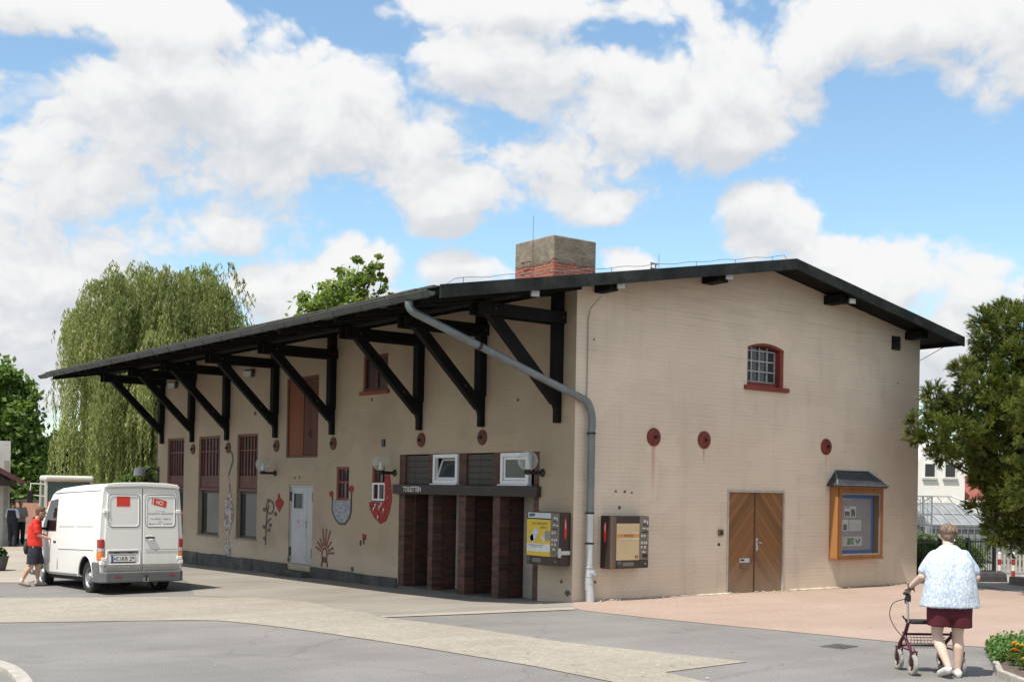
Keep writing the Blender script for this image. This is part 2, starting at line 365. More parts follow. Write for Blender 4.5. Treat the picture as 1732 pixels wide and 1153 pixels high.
def quads(name, P, mat, parent=None, rnd=None, n=4):
    """many separate faces from an array (k, n, 3) in the parent's local frame"""
    k = len(P); me = bpy.data.meshes.new(name)
    me.vertices.add(k * n); me.vertices.foreach_set('co', np.ascontiguousarray(P, dtype=np.float32).ravel())
    me.loops.add(k * n); me.loops.foreach_set('vertex_index', np.arange(k * n, dtype=np.int32))
    me.polygons.add(k); me.polygons.foreach_set('loop_start', np.arange(0, k * n, n, dtype=np.int32))
    me.update(calc_edges=True)
    at = me.attributes.new('rnd', 'FLOAT', 'FACE')
    at.data.foreach_set('value', (rng.random(k) if rnd is None else rnd).astype(np.float32))
    me.materials.append(mat)
    return link(name, me, None, parent)
def text(s, name, mat, parent, origin, right, up, height, width=None, depth=0.002, align='LEFT', world=True, bold=0.0):
    cu = bpy.data.curves.new(name, 'FONT'); cu.body = s; cu.extrude = 0.0; cu.offset = bold; cu.align_x = align
    t = bpy.data.objects.new('text', cu); COL.objects.link(t); bpy.context.view_layer.update()
    me = bpy.data.meshes.new_from_object(t.evaluated_get(bpy.context.evaluated_depsgraph_get())); bpy.data.objects.remove(t)
    vs = np.array([v.co[:] for v in me.vertices]); lo, hi = vs.min(0), vs.max(0)
    right = Vector(right).normalized(); up = Vector(up).normalized(); nrm = right.cross(up)
    k = height / (hi[1] - lo[1]); kx = width / (hi[0] - lo[0]) if width else k
    x0 = lo[0] if align == 'LEFT' else (lo[0] + hi[0]) / 2
    Mi = MW[parent].inverted() if world else Matrix.Identity(4)
    for v in me.vertices:
        p = Vector(origin) + right * ((v.co.x - x0) * kx) + up * ((v.co.y - lo[1]) * k) + nrm * depth
        v.co = Mi @ p
    return link(name, me, mat, parent)

# ------------------------------------------------------------------ terrain
def smooth01(t): t = min(max(t, 0.0), 1.0); return t * t * (3 - 2 * t)
def g(x, y):
    base = float(np.interp(y, [0, 2, 5, 10, 17, 30, 60], [0, -0.12, -0.18, -0.24, -0.34, -0.47, -0.6]))
    return base * (1 - smooth01((x - 1) / 8)) - 0.012 * min(max(-x, 0), 9) * smooth01(y / 6)
def gp(px, py):
    z = 0.0
    for _ in range(30):
        p = on(px, py, 2, z); z = 0.6 * z + 0.4 * g(p.x, p.y)
    return on(px, py, 2, z)
def sheet(name, pts, dz, mat, kind='structure'):
    bm = bmesh.new(); f = bm.faces.new([bm.verts.new((p[0], p[1], 0)) for p in pts]); bmesh.ops.triangulate(bm, faces=[f])
    for ax in (0, 1):
        lo = math.floor(min(p[ax] for p in pts)); hi = math.ceil(max(p[ax] for p in pts))
        for c in range(max(lo, -45), min(hi, 60)):
            co = [0, 0, 0]; co[ax] = c; no = [0, 0, 0]; no[ax] = 1
            bmesh.ops.bisect_plane(bm, geom=bm.verts[:] + bm.edges[:] + bm.faces[:], dist=1e-5, plane_co=co, plane_no=no)
    for v in bm.verts: v.co.z = g(v.co.x, v.co.y) + dz
    bmesh.ops.recalc_face_normals(bm, faces=bm.faces)
    if bm.faces and sum(f.normal.z for f in bm.faces) < 0: bmesh.ops.reverse_faces(bm, faces=bm.faces)
    me = bpy.data.meshes.new(name); bm.to_mesh(me); bm.free()
    return tag(link(name, me, mat), kind=kind)
def paving(name, c1, c2, speck=0.25, scale=0.35, cell=None, joint=0.5, rough=0.85, stain=None, crack=False):
    m, nt, b = newmat(name); v = objc(nt)
    n1 = nd(nt, 'ShaderNodeTexNoise', {'Vector': v, 'Scale': scale, 'Detail': 7.0, 'Roughness': 0.6}).outputs[0]
    n2 = nd(nt, 'ShaderNodeTexNoise', {'Vector': v, 'Scale': 55.0, 'Detail': 3.0, 'Roughness': 0.7}).outputs[0]
    n3 = nd(nt, 'ShaderNodeTexNoise', {'Vector': nd(nt, 'ShaderNodeVectorMath', {0: v, 1: (0.25, 1.3, 1)}, operation='MULTIPLY').outputs[0], 'Scale': 1.4, 'Detail': 5.0}).outputs[0]
    c = mixc(nt, sstep(nt, mth(nt, 'ADD', mth(nt, 'MULTIPLY', n1, 0.65), mth(nt, 'MULTIPLY', n3, 0.35)), 0.33, 0.67), c1, c2)
    c = mixc(nt, speck, c, mixc(nt, sstep(nt, n2, 0.3, 0.7), (0.12, 0.12, 0.12), (0.88, 0.88, 0.88)), 'SOFT_LIGHT')
    h = n2
    if cell:
        if cell[0] == 'cobble':
            vo = nd(nt, 'ShaderNodeTexVoronoi', {'Vector': v, 'Scale': 1 / cell[1], 'Randomness': 0.55}, feature='DISTANCE_TO_EDGE').outputs[0]
            vc = nd(nt, 'ShaderNodeTexVoronoi', {'Vector': v, 'Scale': 1 / cell[1], 'Randomness': 0.55}).outputs[1]
            edge = sstep(nt, vo, 0.16, 0.04)
            sx = nd(nt, 'ShaderNodeSeparateColor', {0: vc}).outputs[0]
            c = mixc(nt, 0.20, c, mixc(nt, sx, (0.25, 0.25, 0.25), (0.75, 0.75, 0.75)), 'SOFT_LIGHT')
        else:
            br = brick(nt, v, cell[1], cell[2], 0.008); edge = br.outputs['Fac']
            c = mixc(nt, 0.15, c, mixc(nt, 1.0, br.outputs[0], (0.55, 0.55, 0.55), 'MULTIPLY'), 'SOFT_LIGHT')
        c = mixc(nt, mth(nt, 'MULTIPLY', edge, joint), c, tuple(x * 0.5 for x in c1))
        h = mth(nt, 'ADD', mth(nt, 'MULTIPLY', edge, -1.2), mth(nt, 'MULTIPLY', n2, 0.4))
    if stain:
        n4 = nd(nt, 'ShaderNodeTexNoise', {'Vector': v, 'Scale': 0.9, 'Detail': 8.0, 'Roughness': 0.7, 'W': 5.0}, noise_dimensions='4D').outputs[0]
        c = mixc(nt, mth(nt, 'MULTIPLY', sstep(nt, n4, 0.54, 0.66), 0.4), c, stain)
    if crack:       # tarred cracks, patched areas and oil drips
        wv = nd(nt, 'ShaderNodeVectorMath', {0: nd(nt, 'ShaderNodeTexNoise', {'Vector': v, 'Scale': 1.5, 'Detail': 5.0}).outputs[1], 1: (0.7, 0.7, 0), 2: v}, operation='MULTIPLY_ADD').outputs[0]
        ck = nd(nt, 'ShaderNodeTexVoronoi', {'Vector': wv, 'Scale': 0.21}, feature='DISTANCE_TO_EDGE').outputs[0]
        cs = nd(nt, 'ShaderNodeSeparateColor', {0: nd(nt, 'ShaderNodeTexVoronoi', {'Vector': v, 'Scale': 0.19, 'Randomness': 0.9}, distance='CHEBYCHEV').outputs[1]}).outputs[0]
        c = mixc(nt, mth(nt, 'MULTIPLY', sstep(nt, cs, 0.80, 0.82), 0.18), c, tuple(x * 0.72 for x in c1))
        c = mixc(nt, mth(nt, 'MULTIPLY', sstep(nt, ck, 0.006, 0.002), 0.22), c, (0.07, 0.068, 0.066))
        oil = nd(nt, 'ShaderNodeTexVoronoi', {'Vector': v, 'Scale': 0.55}).outputs[0]
        c = mixc(nt, mth(nt, 'MULTIPLY', sstep(nt, mth(nt, 'ADD', oil, mth(nt, 'MULTIPLY', n1, 0.12)), 0.16, 0.08), 0.4), c, (0.085, 0.083, 0.08))
    nt.links.new(c, b.inputs['Base Color']); b.inputs['Roughness'].default_value = rough; b.inputs['Specular IOR Level'].default_value = 0.3
    bump(nt, b, h, 0.35, 0.006)
    return m
asphalt = paving('asphalt', speck=0.55, c1=(0.168, 0.162, 0.154), c2=(0.222, 0.214, 0.203), stain=(0.138, 0.133, 0.126), crack=True)
cobbles = paving('cobbles', (0.285, 0.255, 0.212), (0.355, 0.32, 0.268), cell=('cobble', 0.11), joint=0.25)
concrete = paving('worn_concrete', (0.21, 0.192, 0.168), (0.285, 0.26, 0.228), stain=(0.175, 0.165, 0.15))
redpave = paving('red_paving', (0.315, 0.232, 0.190), (0.375, 0.283, 0.235), cell=('brick', 0.22, 0.11), joint=0.12, stain=(0.31, 0.23, 0.19))
palepave = paving('pale_paving', (0.31, 0.275, 0.23), (0.39, 0.345, 0.29), cell=('brick', 0.3, 0.3), joint=0.3)
xs = [-3000, -700, -200, -90] + list(range(-45, 61)) + [90, 200, 700, 3000]
me = bpy.data.meshes.new('ground'); nx = len(xs)
me.from_pydata([(x, y, g(x, y)) for y in xs for x in xs], [], [(j * nx + i, j * nx + i + 1, (j + 1) * nx + i + 1, (j + 1) * nx + i) for j in range(nx - 1) for i in range(nx - 1)])
tag(link('ground', me, asphalt), kind='structure')
P2 = lambda l: [gp(*p)[:2] for p in l]
sheet('cobbled_path', P2([(-420, 1006), (-60, 1012), (300, 1009), (430, 1011), (520, 1017), (640, 1043), (780, 1060), (960, 1087), (1265, 1119), (1125, 1137), (1180, 1150), (1260, 1166), (1060, 1158), (900, 1126), (700, 1093), (560, 1072), (480, 1061), (400, 1052), (300, 1049), (150, 1051), (0, 1053), (-420, 1056)]), 0.008, cobbles)
sheet('concrete_apron', P2([(1000, 1014), (968, 1026), (640, 1043), (520, 1017), (430, 1011), (330, 1008), (320, 985), (250, 950)]) + [(0.2, 21), (0.2, 0)], 0.004, concrete)
sheet('kerb_stone_strip', P2([(640, 1042), (800, 1034.5), (968, 1027), (975, 1031), (800, 1038.5), (645, 1044.5)]), 0.012, palepave)
sheet('red_paving', [(0.05, 0.0), (10.6, 0.05)] + P2([(1650, 991), (1740, 1003), (1830, 1016), (1900, 1122), (1732, 1098), (1520, 1086), (1300, 1064.5), (1100, 1045), (985, 1032), (968, 1027)]), 0.006, redpave)
sheet('footpath', P2([(1650, 991), (1740, 1003), (1830, 1016)]) + [(14, -4), (17, 0.6), (10.6, 0.6), (10.6, 0.05)], 0.015, palepave)
sheet('pale_forecourt', P2([(-300, 985), (47, 985), (112, 966), (108, 942), (60, 917), (-300, 912)]), 0.008, palepave)

# ------------------------------------------------------------------ the goods shed
W_B, L_B = 10.43, 20.45
def roofz(x): return 6.77 - 0.177 * abs(x - 5.2)      # top of the roof
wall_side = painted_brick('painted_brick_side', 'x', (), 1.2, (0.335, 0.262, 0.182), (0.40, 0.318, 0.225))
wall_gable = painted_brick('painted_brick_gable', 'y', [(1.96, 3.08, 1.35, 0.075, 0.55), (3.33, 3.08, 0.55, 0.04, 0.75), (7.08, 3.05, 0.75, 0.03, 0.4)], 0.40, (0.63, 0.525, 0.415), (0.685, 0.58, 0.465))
redwood = pm('red_brown_paint', (0.115, 0.030, 0.020), 0.55, 0.3, 3, 60, dirt=(0.07, 0.03, 0.022))
redtrim = pm('oxide_red_paint', (0.20, 0.035, 0.022), 0.6, 0.25, 3, 60, dirt=(0.10, 0.03, 0.02))
black_timber = pm('tarred_timber', (0.009, 0.009, 0.0095), 0.75, 0.35, 2, 30, 0.25, 0, 0.12, dirt=(0.024, 0.022, 0.021), dirt_amt=0.35, stretch=(1, 1, 1))
fascia_m = pm('weathered_fascia', (0.022, 0.026, 0.025), 0.8, 0.45, 1.6, 14, 0.4, 0, 0.15, dirt=(0.065, 0.07, 0.064), dirt_amt=0.6)
roof_m = pm('roofing_felt', (0.06, 0.065, 0.062), 0.9, 0.3, 1.5, 40, 0.4, dirt=(0.10, 0.09, 0.07))
zinc = pm('weathered_zinc', (0.19, 0.215, 0.225), 0.5, 0.16, 3, 20, 0.08, 0.5, dirt=(0.14, 0.15, 0.155), dirt_amt=0.5)
gutter_m = pm('dull_gutter_zinc', (0.085, 0.095, 0.09), 0.65, 0.25, 2, 20, 0.08, 0.2, dirt=(0.05, 0.055, 0.052))
zinc_new = pm('bright_zinc', (0.52, 0.55, 0.57), 0.38, 0.12, 6, 30, 0.1, 0.6)
dark_glass = glassy('dark_glass'); grey_glass = glassy('grey_glass', (0.035, 0.045, 0.05), 0.08)
white_pvc = pm('white_plastic_frame', (0.66, 0.67, 0.68), 0.4, 0.05, 4, 40, 0.03)
plinth_m = pm('plinth_stone', (0.075, 0.078, 0.072), 0.9, 0.35, 2.2, 18, 0.6, dirt=(0.20, 0.175, 0.15), dirt_amt=0.55)
rust = pm('rusty_iron', (0.105, 0.035, 0.022), 0.75, 0.35, 8, 60, 0.3, dirt=(0.05, 0.022, 0.018))
black_metal = pm('black_metal', (0.015, 0.015, 0.016), 0.45, 0.2, 5, 50, 0.05)
brickd_x = bare_brick('dark_clinker', 'x', (0.135, 0.052, 0.034), (0.045, 0.024, 0.02), (0.06, 0.048, 0.042))
brickd_y = bare_brick('dark_clinker_cheek', 'y', (0.115, 0.036, 0.024), (0.045, 0.022, 0.02), (0.05, 0.04, 0.036))
fascia_brown = pm('dark_brown_board', (0.032, 0.024, 0.022), 0.6, 0.15, 2, 50, 0.05)

shed = thing('goods_shed', 'long cream-painted brick goods shed with a low-pitched black roof and deep bracketed canopy', 'building', (0, 0, 0))

def wall_grid(mb, ax, v0, v1, us, zs, holes, hole_depth=None):
    P = (lambda u, v, z: (v, u, z)) if ax == 'x' else (lambda u, v, z: (u, v, z))
    U = sorted(set(us) | {h[i] for h in holes for i in (0, 1)}); Z = sorted(set(zs) | {h[i] for h in holes for i in (2, 3)})
    for i in range(len(U) - 1):
        for j in range(len(Z) - 1):
            a, b, c, d = U[i], U[i + 1], Z[j], Z[j + 1]
            if any(h[0] - 1e-6 <= a and b <= h[1] + 1e-6 and h[2] - 1e-6 <= c and d <= h[3] + 1e-6 for h in holes): continue
            for v in (v0, v1): mb.face([P(a, v, c), P(b, v, c), P(b, v, d), P(a, v, d)])
    for (a, b, c, d) in holes:
        for q in ([(a, c), (a, d)], [(b, c), (b, d)], [(a, c), (b, c)], [(a, d), (b, d)]):
            mb.face([P(q[0][0], v0, q[0][1]), P(q[1][0], v0, q[1][1]), P(q[1][0], v1, q[1][1]), P(q[0][0], v1, q[0][1])])
WIN_A = [(18.30, 19.62), (15.66, 17.17), (13.19, 14.50)]
holes = [(a, b, 0.57, 3.41) for a, b in WIN_A] + [(10.03, 11.31, 0.05, 2.04), (9.81, 11.53, 2.73, 4.77), (6.56, 7.65, 4.22, 5.04),
    (8.23, 8.84, 1.70, 2.49), (6.60, 7.17, 1.70, 2.52), (1.01, 5.99, -0.7, 2.745)]
mb = MB(); wall_grid(mb, 'x', 0.0, 0.38, [0.0, L_B], [-0.7, 5.66], holes)
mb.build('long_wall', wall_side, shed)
# gable wall with its segment-headed window and the double door opening
gw0, gw1, gz0, gz1, gzc = 4.55, 5.67, 4.24, 5.03, 5.13
mb = MB(); wall_grid(mb, 'y', 0.0, 0.38, [0.0, W_B], [-0.4, 5.66], [(gw0, gw1, gz0, gzc), (4.03, 5.77, -0.4, 2.10)])
arch = [(gw0 + (gw1 - gw0) * k / 12, gz1 + (gzc - gz1) * (1 - ((k - 6) / 6) ** 2)) for k in range(13)]
for k in range(12):
    (a, b), (c, d) = arch[k], arch[k + 1]
    mb.face([(a, 0, b), (c, 0, d), (c, 0, gzc), (a, 0, gzc)]); mb.face([(a, 0, b), (c, 0, d), (c, 0.38, d), (a, 0.38, b)])
for v in (0.0, 0.38): mb.face([(0, v, 5.66), (W_B, v, 5.66), (W_B, v, roofz(W_B) - 0.1), (5.2, v, 6.67), (0, v, roofz(0) - 0.1)])
mb.build('gable_wall', wall_gable, shed)
mb = MB(); wall_grid(mb, 'y', L_B - 0.38, L_B, [0.384, W_B - 0.384], [-0.9, 5.66], []); mb.face([(0, L_B, 5.66), (W_B, L_B, 5.66), (W_B, L_B, roofz(W_B) - 0.1), (5.2, L_B, 6.67), (0, L_B, roofz(0) - 0.1)])
mb.build('far_gable_wall', wall_gable, shed)
MB().box(W_B - 0.38, 0.384, -0.7, W_B, L_B - 0.384, 5.80).build('rear_wall', wall_side, shed)
# plinth of rough stone along the long wall
mb = MB(); rr = random.Random(3); y = 6.0
while y < L_B:
    y2 = min(y + rr.uniform(0.5, 1.1), L_B + 0.04); o = rr.uniform(0.035, 0.06)
    if y2 > 10.03 and y < 11.31:
        if y < 10.02: mb.box(-o, y, -0.8, -0.001, 10.02, 0.03 + rr.uniform(-.012, .012))
        mb.build('plinth', plinth_m, shed, bevel=0.012); mb = MB(); y = 11.32; continue
    mb.box(-o, y, -0.8, -0.001, y2 - 0.006, 0.03 + rr.uniform(-.015, .015)); y = y2
mb.build('plinth', plinth_m, shed, bevel=0.012)
MB().box(-0.32, 9.95, -0.6, 0.30, 11.40, -0.10).build('door_step', plinth_m, shed, bevel=0.02)

# roof slab, rake boards, ridge felt, gutter
prof = [(-3.43, roofz(-3.43)), (5.2, 6.77), (11.15, roofz(11.15)), (11.15, roofz(11.15) - 0.09), (5.2, 6.68), (-3.43, roofz(-3.43) - 0.09)]
MB().prism([(x, -0.66, z) for x, z in prof], (0, L_B + 0.98, 0)).build('roof_boarding', black_timber, shed)
mb = MB()
for k in range(22):      # overlapping strips of felt, each a little proud
    y0 = -0.67 + k * 1.02; y1 = min(y0 + 1.035, L_B + 0.34); e = 0.012 + (k % 2) * 0.005
    if y0 > L_B + 0.3: break
    mb.prism([(x, y0, z + dz) for x, z, dz in [(-3.49, roofz(-3.49), e), (5.2, 6.77, e), (11.18, roofz(11.18), e), (11.18, roofz(11.18), 0.002), (5.2, 6.77, 0.002), (-3.49, roofz(-3.49), 0.002)]], (0, y1 - y0, 0))
mb.build('roof_felt', roof_m, shed)
mb = MB()
for xa, xb in ((-3.43, 5.2), (5.2, 11.15)):
    n = 5
    for k in range(n):
        a = xa + (xb - xa) * k / n; b = xa + (xb - xa) * (k + 1) / n; w = 0.006 * (k % 2)
        mb.prism([(a, -0.705 - w, roofz(a) + 0.035), (b, -0.705 - w, roofz(b) + 0.035), (b, -0.705 - w, roofz(b) - 0.185), (a, -0.705 - w, roofz(a) - 0.185)], (0, 0.042 + w, 0))
mb.build('rake_board', fascia_m, shed, bevel=0.004)
mb = MB(); mb.box(11.155, -0.66, roofz(11.15) - 0.16, 11.185, L_B + 0.3, roofz(11.15) + 0.0); mb.build('eaves_board', fascia_m, shed)
mb = MB(); n = 10; gx, gz_ = -3.55, 5.165
ring = [(gx - 0.085 * math.cos(math.pi * k / n), gz_ - 0.085 * math.sin(math.pi * k / n)) for k in range(n + 1)] + [(gx + 0.078 * math.cos(math.pi * k / n), gz_ - 0.078 * math.sin(math.pi * k / n)) for k in range(n + 1)]
mb.prism([(x, -0.62, z) for x, z in ring], (0, 21.30, 0))
for yy in (-0.62, 20.675): mb.prism([(x, yy, z) for x, z in ring[:n + 1]], (0, 0.005, 0))
mb.tube([(gx - 0.09, -0.62, gz_ + 0.005), (gx - 0.09, 20.68, gz_ + 0.005)], 0.012, 6)
gut = mb.build('gutter', gutter_m, shed, smooth=True)
for k in range(22):
    mb = MB(); yy = -0.45 + k * 0.985
    mb.tube([(gx + 0.1, yy, gz_ + 0.03)] + [(gx + 0.092 * math.cos(math.pi * j / 8), yy, gz_ - 0.092 * math.sin(math.pi * j / 8)) for j in range(9)], 0.008, 5)
    mb.build('gutter_bracket', gutter_m, gut)
mb = MB()
for k in range(42):
    yy = -0.6 + k * 0.5; rr_ = random.Random(k); z = roofz(-3.43) + 0.018
    mb.box(-3.52 + rr_.uniform(-.01, .01), yy, z - 0.028, -2.9, yy + 0.49, z + rr_.uniform(0.0, 0.012))
mb.build('eaves_tile', pm('brown_eaves_slate', (0.07, 0.063, 0.052), 0.85, 0.35, 4, 30), shed)

# canopy: brackets, purlins, rafters
BR = [0.45, 2.86, 5.15, 9.03, 12.08, 15.12, 17.60, 20.00]
for yb in BR:
    b = MB()
    b.prism([(-0.004, yb - 0.105, 5.70), (-0.17, yb - 0.105, 5.70), (-0.17, yb - 0.105, 3.86), (-0.004, yb - 0.105, 3.86)], (0, 0.21, 0))
    b.prism([(-0.004, yb - 0.068, 3.86), (-0.165, yb - 0.068, 3.86), (-0.150, yb - 0.068, 3.60), (-0.11, yb - 0.068, 3.50), (-0.11, yb - 0.068, 3.26), (-0.004, yb - 0.068, 3.26)], (0, 0.136, 0))
    br = b.build('bracket', black_timber, shed, bevel=0.012)
    b = MB(); b.bar((-0.10, yb, 3.66), (-1.80, yb, 5.32), 0.155, 0.20); b.build('diagonal_strut', black_timber, br, bevel=0.012)
    for (bx_, bz_) in ((-0.5, 4.05), (-1.62, 5.18), (-0.09, 5.18)): MB().lathe([(0.022, 0), (0.022, 0.014), (0.01, 0.016), (0.01, 0.028), (0, 0.028)], (bx_, yb - (0.172 if bz_ > 5 else 0.08), bz_), (0, -1, 0), 8).build('bolt', rust, br)
    b = MB(); b.box(-1.95, yb - 0.17, 5.07, 0.0 - 0.004, yb - 0.108, 5.29); b.box(-1.95, yb + 0.108, 5.07, -0.004, yb + 0.17, 5.29)
    b.build('tie_beam', black_timber, br, bevel=0.01)
    b = MB(); b.prism([(-3.39, yb - 0.06, roofz(-3.39) - 0.093), (0.0, yb - 0.06, roofz(0) - 0.093), (0.0, yb - 0.06, roofz(0) - 0.235), (-3.39, yb - 0.06, roofz(-3.39) - 0.22)], (0, 0.12, 0)); b.build('rafter', black_timber, br)
mb = MB(); mb.box(-1.86, -0.5, 5.29, -1.66, L_B + 0.25, roofz(-1.86) - 0.1)
p1 = mb.build('canopy_purlin', black_timber, shed, bevel=0.01)
for k in range(20):
    mb = MB(); yy = -0.1 + k * 1.07
    if min(abs(yy - q) for q in BR) > 0.25:
        mb.prism([(-3.39, yy - 0.045, roofz(-3.39) - 0.094), (-0.01, yy - 0.045, roofz(0) - 0.094), (-0.01, yy - 0.045, roofz(0) - 0.20), (-3.39, yy - 0.045, roofz(-3.39) - 0.19)], (0, 0.09, 0))
        mb.build('rafter', black_timber, shed)
for (a, b_, dz) in ((0.40, 0.60, 0.13), (3.19, 3.48, 0.13), (6.92, 7.22, 0.14), (9.83, 10.1, 0.13)):
    zt = min(roofz(a), roofz(b_)) - 0.1
    MB().box(a, -0.44, zt - dz - 0.04, b_, -0.003, zt).build('purlin_end', black_timber, shed, bevel=0.008)

# anchor plates
for (ax, u, z) in [('x', y, 3.05) for y in (2.87, 5.12, 9.02, 12.07, 15.09, 17.60)] + [('y', x, 3.07) for x in (1.96, 3.33, 7.08)]:
    r = 0.155 if ax == 'x' else 0.175
    c, d = ((0, u, z), (-1, 0, 0)) if ax == 'x' else ((u, 0, z), (0, -1, 0))
    b = MB(); b.lathe([(r, 0.0), (r, 0.018), (r * 0.93, 0.030), (r * 0.35, 0.042), (r * 0.32, 0.05), (0.0, 0.05)], c, d, 28)
    pl = b.build('anchor_plate', rust if ax == 'x' else pm('oxide_plate', (0.17, 0.032, 0.024), 0.7, 0.25, 9, 50, 0.2, dirt=(0.09, 0.025, 0.02)), shed, smooth=True)
    b = MB(); b.lathe([(0.032, 0.05), (0.032, 0.085), (0.015, 0.086), (0.015, 0.11), (0, 0.11)], c, d, 6); b.build('nut', black_metal, pl)

# tall grilled windows
curt = glassy('window_with_pale_blind', (0.10, 0.105, 0.10), 0.1, 0.5)
for k, (a, b_) in enumerate(WIN_A):
    f = MB(); x0, x1 = 0.05, 0.13
    f.box(x0, a, 1.84, x1, a + 0.06, 3.41); f.box(x0, b_ - 0.06, 1.84, x1, b_, 3.41); f.box(x0 - .01, a, 3.34, x1, b_, 3.41); f.box(x0 - .03, a, 1.84, x1, b_, 1.92)
    w = f.build('tall_window', redwood, shed, bevel=0.006)
    f = MB(); f.box(0.10, a + 0.06, 1.93, 0.14, b_ - 0.06, 3.33); f.build('upper_pane', pm('brown_frosted_glass', (0.085, 0.045, 0.040), 0.3, 0.35, 2, 30, 0.05), w)
    f = MB(); nb = 6
    for j in range(nb):
        yy = a + 0.06 + (b_ - a - 0.12) * (j + 0.5) / nb; f.box(0.066, yy - 0.018, 1.93, 0.098, yy + 0.018, 3.33)
    f.box(0.062, a + 0.06, 2.95, 0.102, b_ - 0.06, 2.99); f.box(0.058, a + 0.06, 2.22, 0.10, b_ - 0.06, 2.27); f.box(0.06, a + 0.06, 1.93, 0.101, b_ - 0.06, 2.22)
    f.build('grille', pm('grille_maroon', (0.10, 0.036, 0.030), 0.6, 0.25), w)
    f = MB(); f.box(0.12, a, 0.57, 0.17, a + 0.05, 1.835); f.box(0.12, b_ - 0.05, 0.57, 0.17, b_, 1.835); f.box(0.12, a + 0.05, 1.77, 0.17, b_ - 0.05, 1.835); f.box(0.12, a + 0.05, 0.57, 0.17, b_ - 0.05, 0.63)
    f.build('lower_frame', pm('dark_grey_frame', (0.05, 0.05, 0.05), 0.5), w)
    f = MB(); f.box(0.145, a + 0.05, 0.63, 0.155, b_ - 0.05, 1.77); f.build('lower_pane', glassy('lower_window_glass%d' % k, (0.03, 0.035, 0.035), 0.03, 0.9, 0.02), w)
    f = MB(); f.box(-0.03, a - 0.03, 0.53, 0.12, b_ + 0.03, 0.568); f.build('sill', pm('stone_sill', (0.22, 0.19, 0.16), 0.85), w, bevel=0.006)
# grey plank door with a small window, two leaves
f = MB(); f.box(0.03, 10.03, 0.05, 0.10, 10.075, 2.04); f.box(0.03, 11.265, 0.05, 0.10, 11.31, 2.04); f.box(0.03, 10.075, 1.99, 0.10, 11.265, 2.04)
grey_door = pm('grey_door_paint', (0.43, 0.44, 0.45), 0.55, 0.08, 1.5, 40, 0.1, dirt=(0.30, 0.30, 0.30), dirt_amt=0.5)
dr = f.build('grey_door', grey_door, shed, bevel=0.004)
f = MB(); wall_grid(f, 'x', 0.045, 0.085, [10.415, 11.262], [0.06, 1.985], [(10.62, 11.12, 1.44, 1.84)]); f.build('door_leaf', grey_door, dr)
f = MB(); f.box(0.045, 10.078, 0.06, 0.085, 10.405, 1.985); f.build('door_leaf', grey_door, dr, bevel=0.003)
f = MB(); f.box(0.06, 10.62, 1.44, 0.07, 11.12, 1.84); f.build('door_pane', dark_glass, dr)
f = MB(); f.box(0.035, 10.60, 1.42, 0.044, 11.14, 1.455); f.box(0.035, 10.60, 1.83, 0.044, 11.14, 1.86); f.box(0.035, 10.60, 1.455, 0.044, 10.632, 1.83); f.box(0.035, 11.108, 1.455, 0.044, 11.14, 1.83); f.build('pane_frame', grey_door, dr)
f = MB(); f.box(0.02, 10.43, 0.98, 0.045, 10.47, 1.16); f.tube([(0.005, 10.45, 1.1), (-0.01, 10.45, 1.1), (-0.01, 10.56, 1.1)], 0.01, 8); f.build('handle', zinc_new, dr)
for yy, zz in ((11.27, 1.75), (11.27, 0.35), (10.07, 1.75), (10.07, 0.35)):
    f = MB(); f.box(0.022, yy - 0.035, zz - 0.12, 0.042, yy + 0.035, zz + 0.12); f.build('hinge', black_metal, dr)
f = MB(); f.lathe([(0.04, 0), (0.04, 0.003), (0, 0.003)], (0.044, 10.86, 1.12), (-1, 0, 0), 20); f.build('round_sticker', pm('red_sticker', (0.6, 0.05, 0.07), 0.4), dr)
# loft door
f = MB(); f.box(0.02, 9.81, 2.73, 0.12, 9.87, 4.77); f.box(0.02, 11.47, 2.73, 0.12, 11.53, 4.77); f.box(0.02, 9.87, 4.71, 0.12, 11.47, 4.77); f.box(0.02, 9.87, 2.73, 0.12, 11.47, 2.78)
ld = f.build('loft_door', pm('loft_frame', (0.11, 0.042, 0.022), 0.6, 0.25), shed, bevel=0.004)
f = MB(); f.box(0.045, 10.68, 2.785, 0.085, 11.465, 4.705); f.build('loft_leaf', planks('loft_planks_light', 'x', (0.135, 0.038, 0.012), (0.21, 0.064, 0.021), 0.13, rough=0.75), ld)
f = MB(); f.box(0.06, 9.875, 2.785, 0.095, 10.672, 4.705); f.build('loft_leaf', planks('loft_planks_dark', 'x', (0.062, 0.016, 0.009), (0.10, 0.028, 0.014), 0.13, rough=0.75), ld)
f = MB(); f.tube([(0.05, 10.28, 3.22), (0.02, 10.30, 3.30), (0.05, 10.32, 3.42)], 0.012, 6); f.build('handle', black_metal, ld)
# hatch window under the canopy
f = MB(); f.box(0.03, 6.56, 4.22, 0.11, 6.63, 5.04); f.box(0.03, 7.58, 4.22, 0.11, 7.65, 5.04); f.box(0.03, 6.63, 4.97, 0.11, 7.58, 5.04); f.box(0.03, 6.63, 4.22, 0.11, 7.58, 4.29); f.box(0.04, 7.07, 4.29, 0.10, 7.13, 4.97)
hw = f.build('hatch_window', redwood, shed, bevel=0.004)
f = MB(); f.box(0.075, 6.63, 4.29, 0.09, 7.58, 4.97); f.build('hatch_pane', pm('brown_panel', (0.045, 0.022, 0.018), 0.4), hw)
f = MB(); f.box(-0.06, 6.48, 4.13, 0.12, 7.74, 4.218); f.build('sill', redtrim, hw, bevel=0.008)
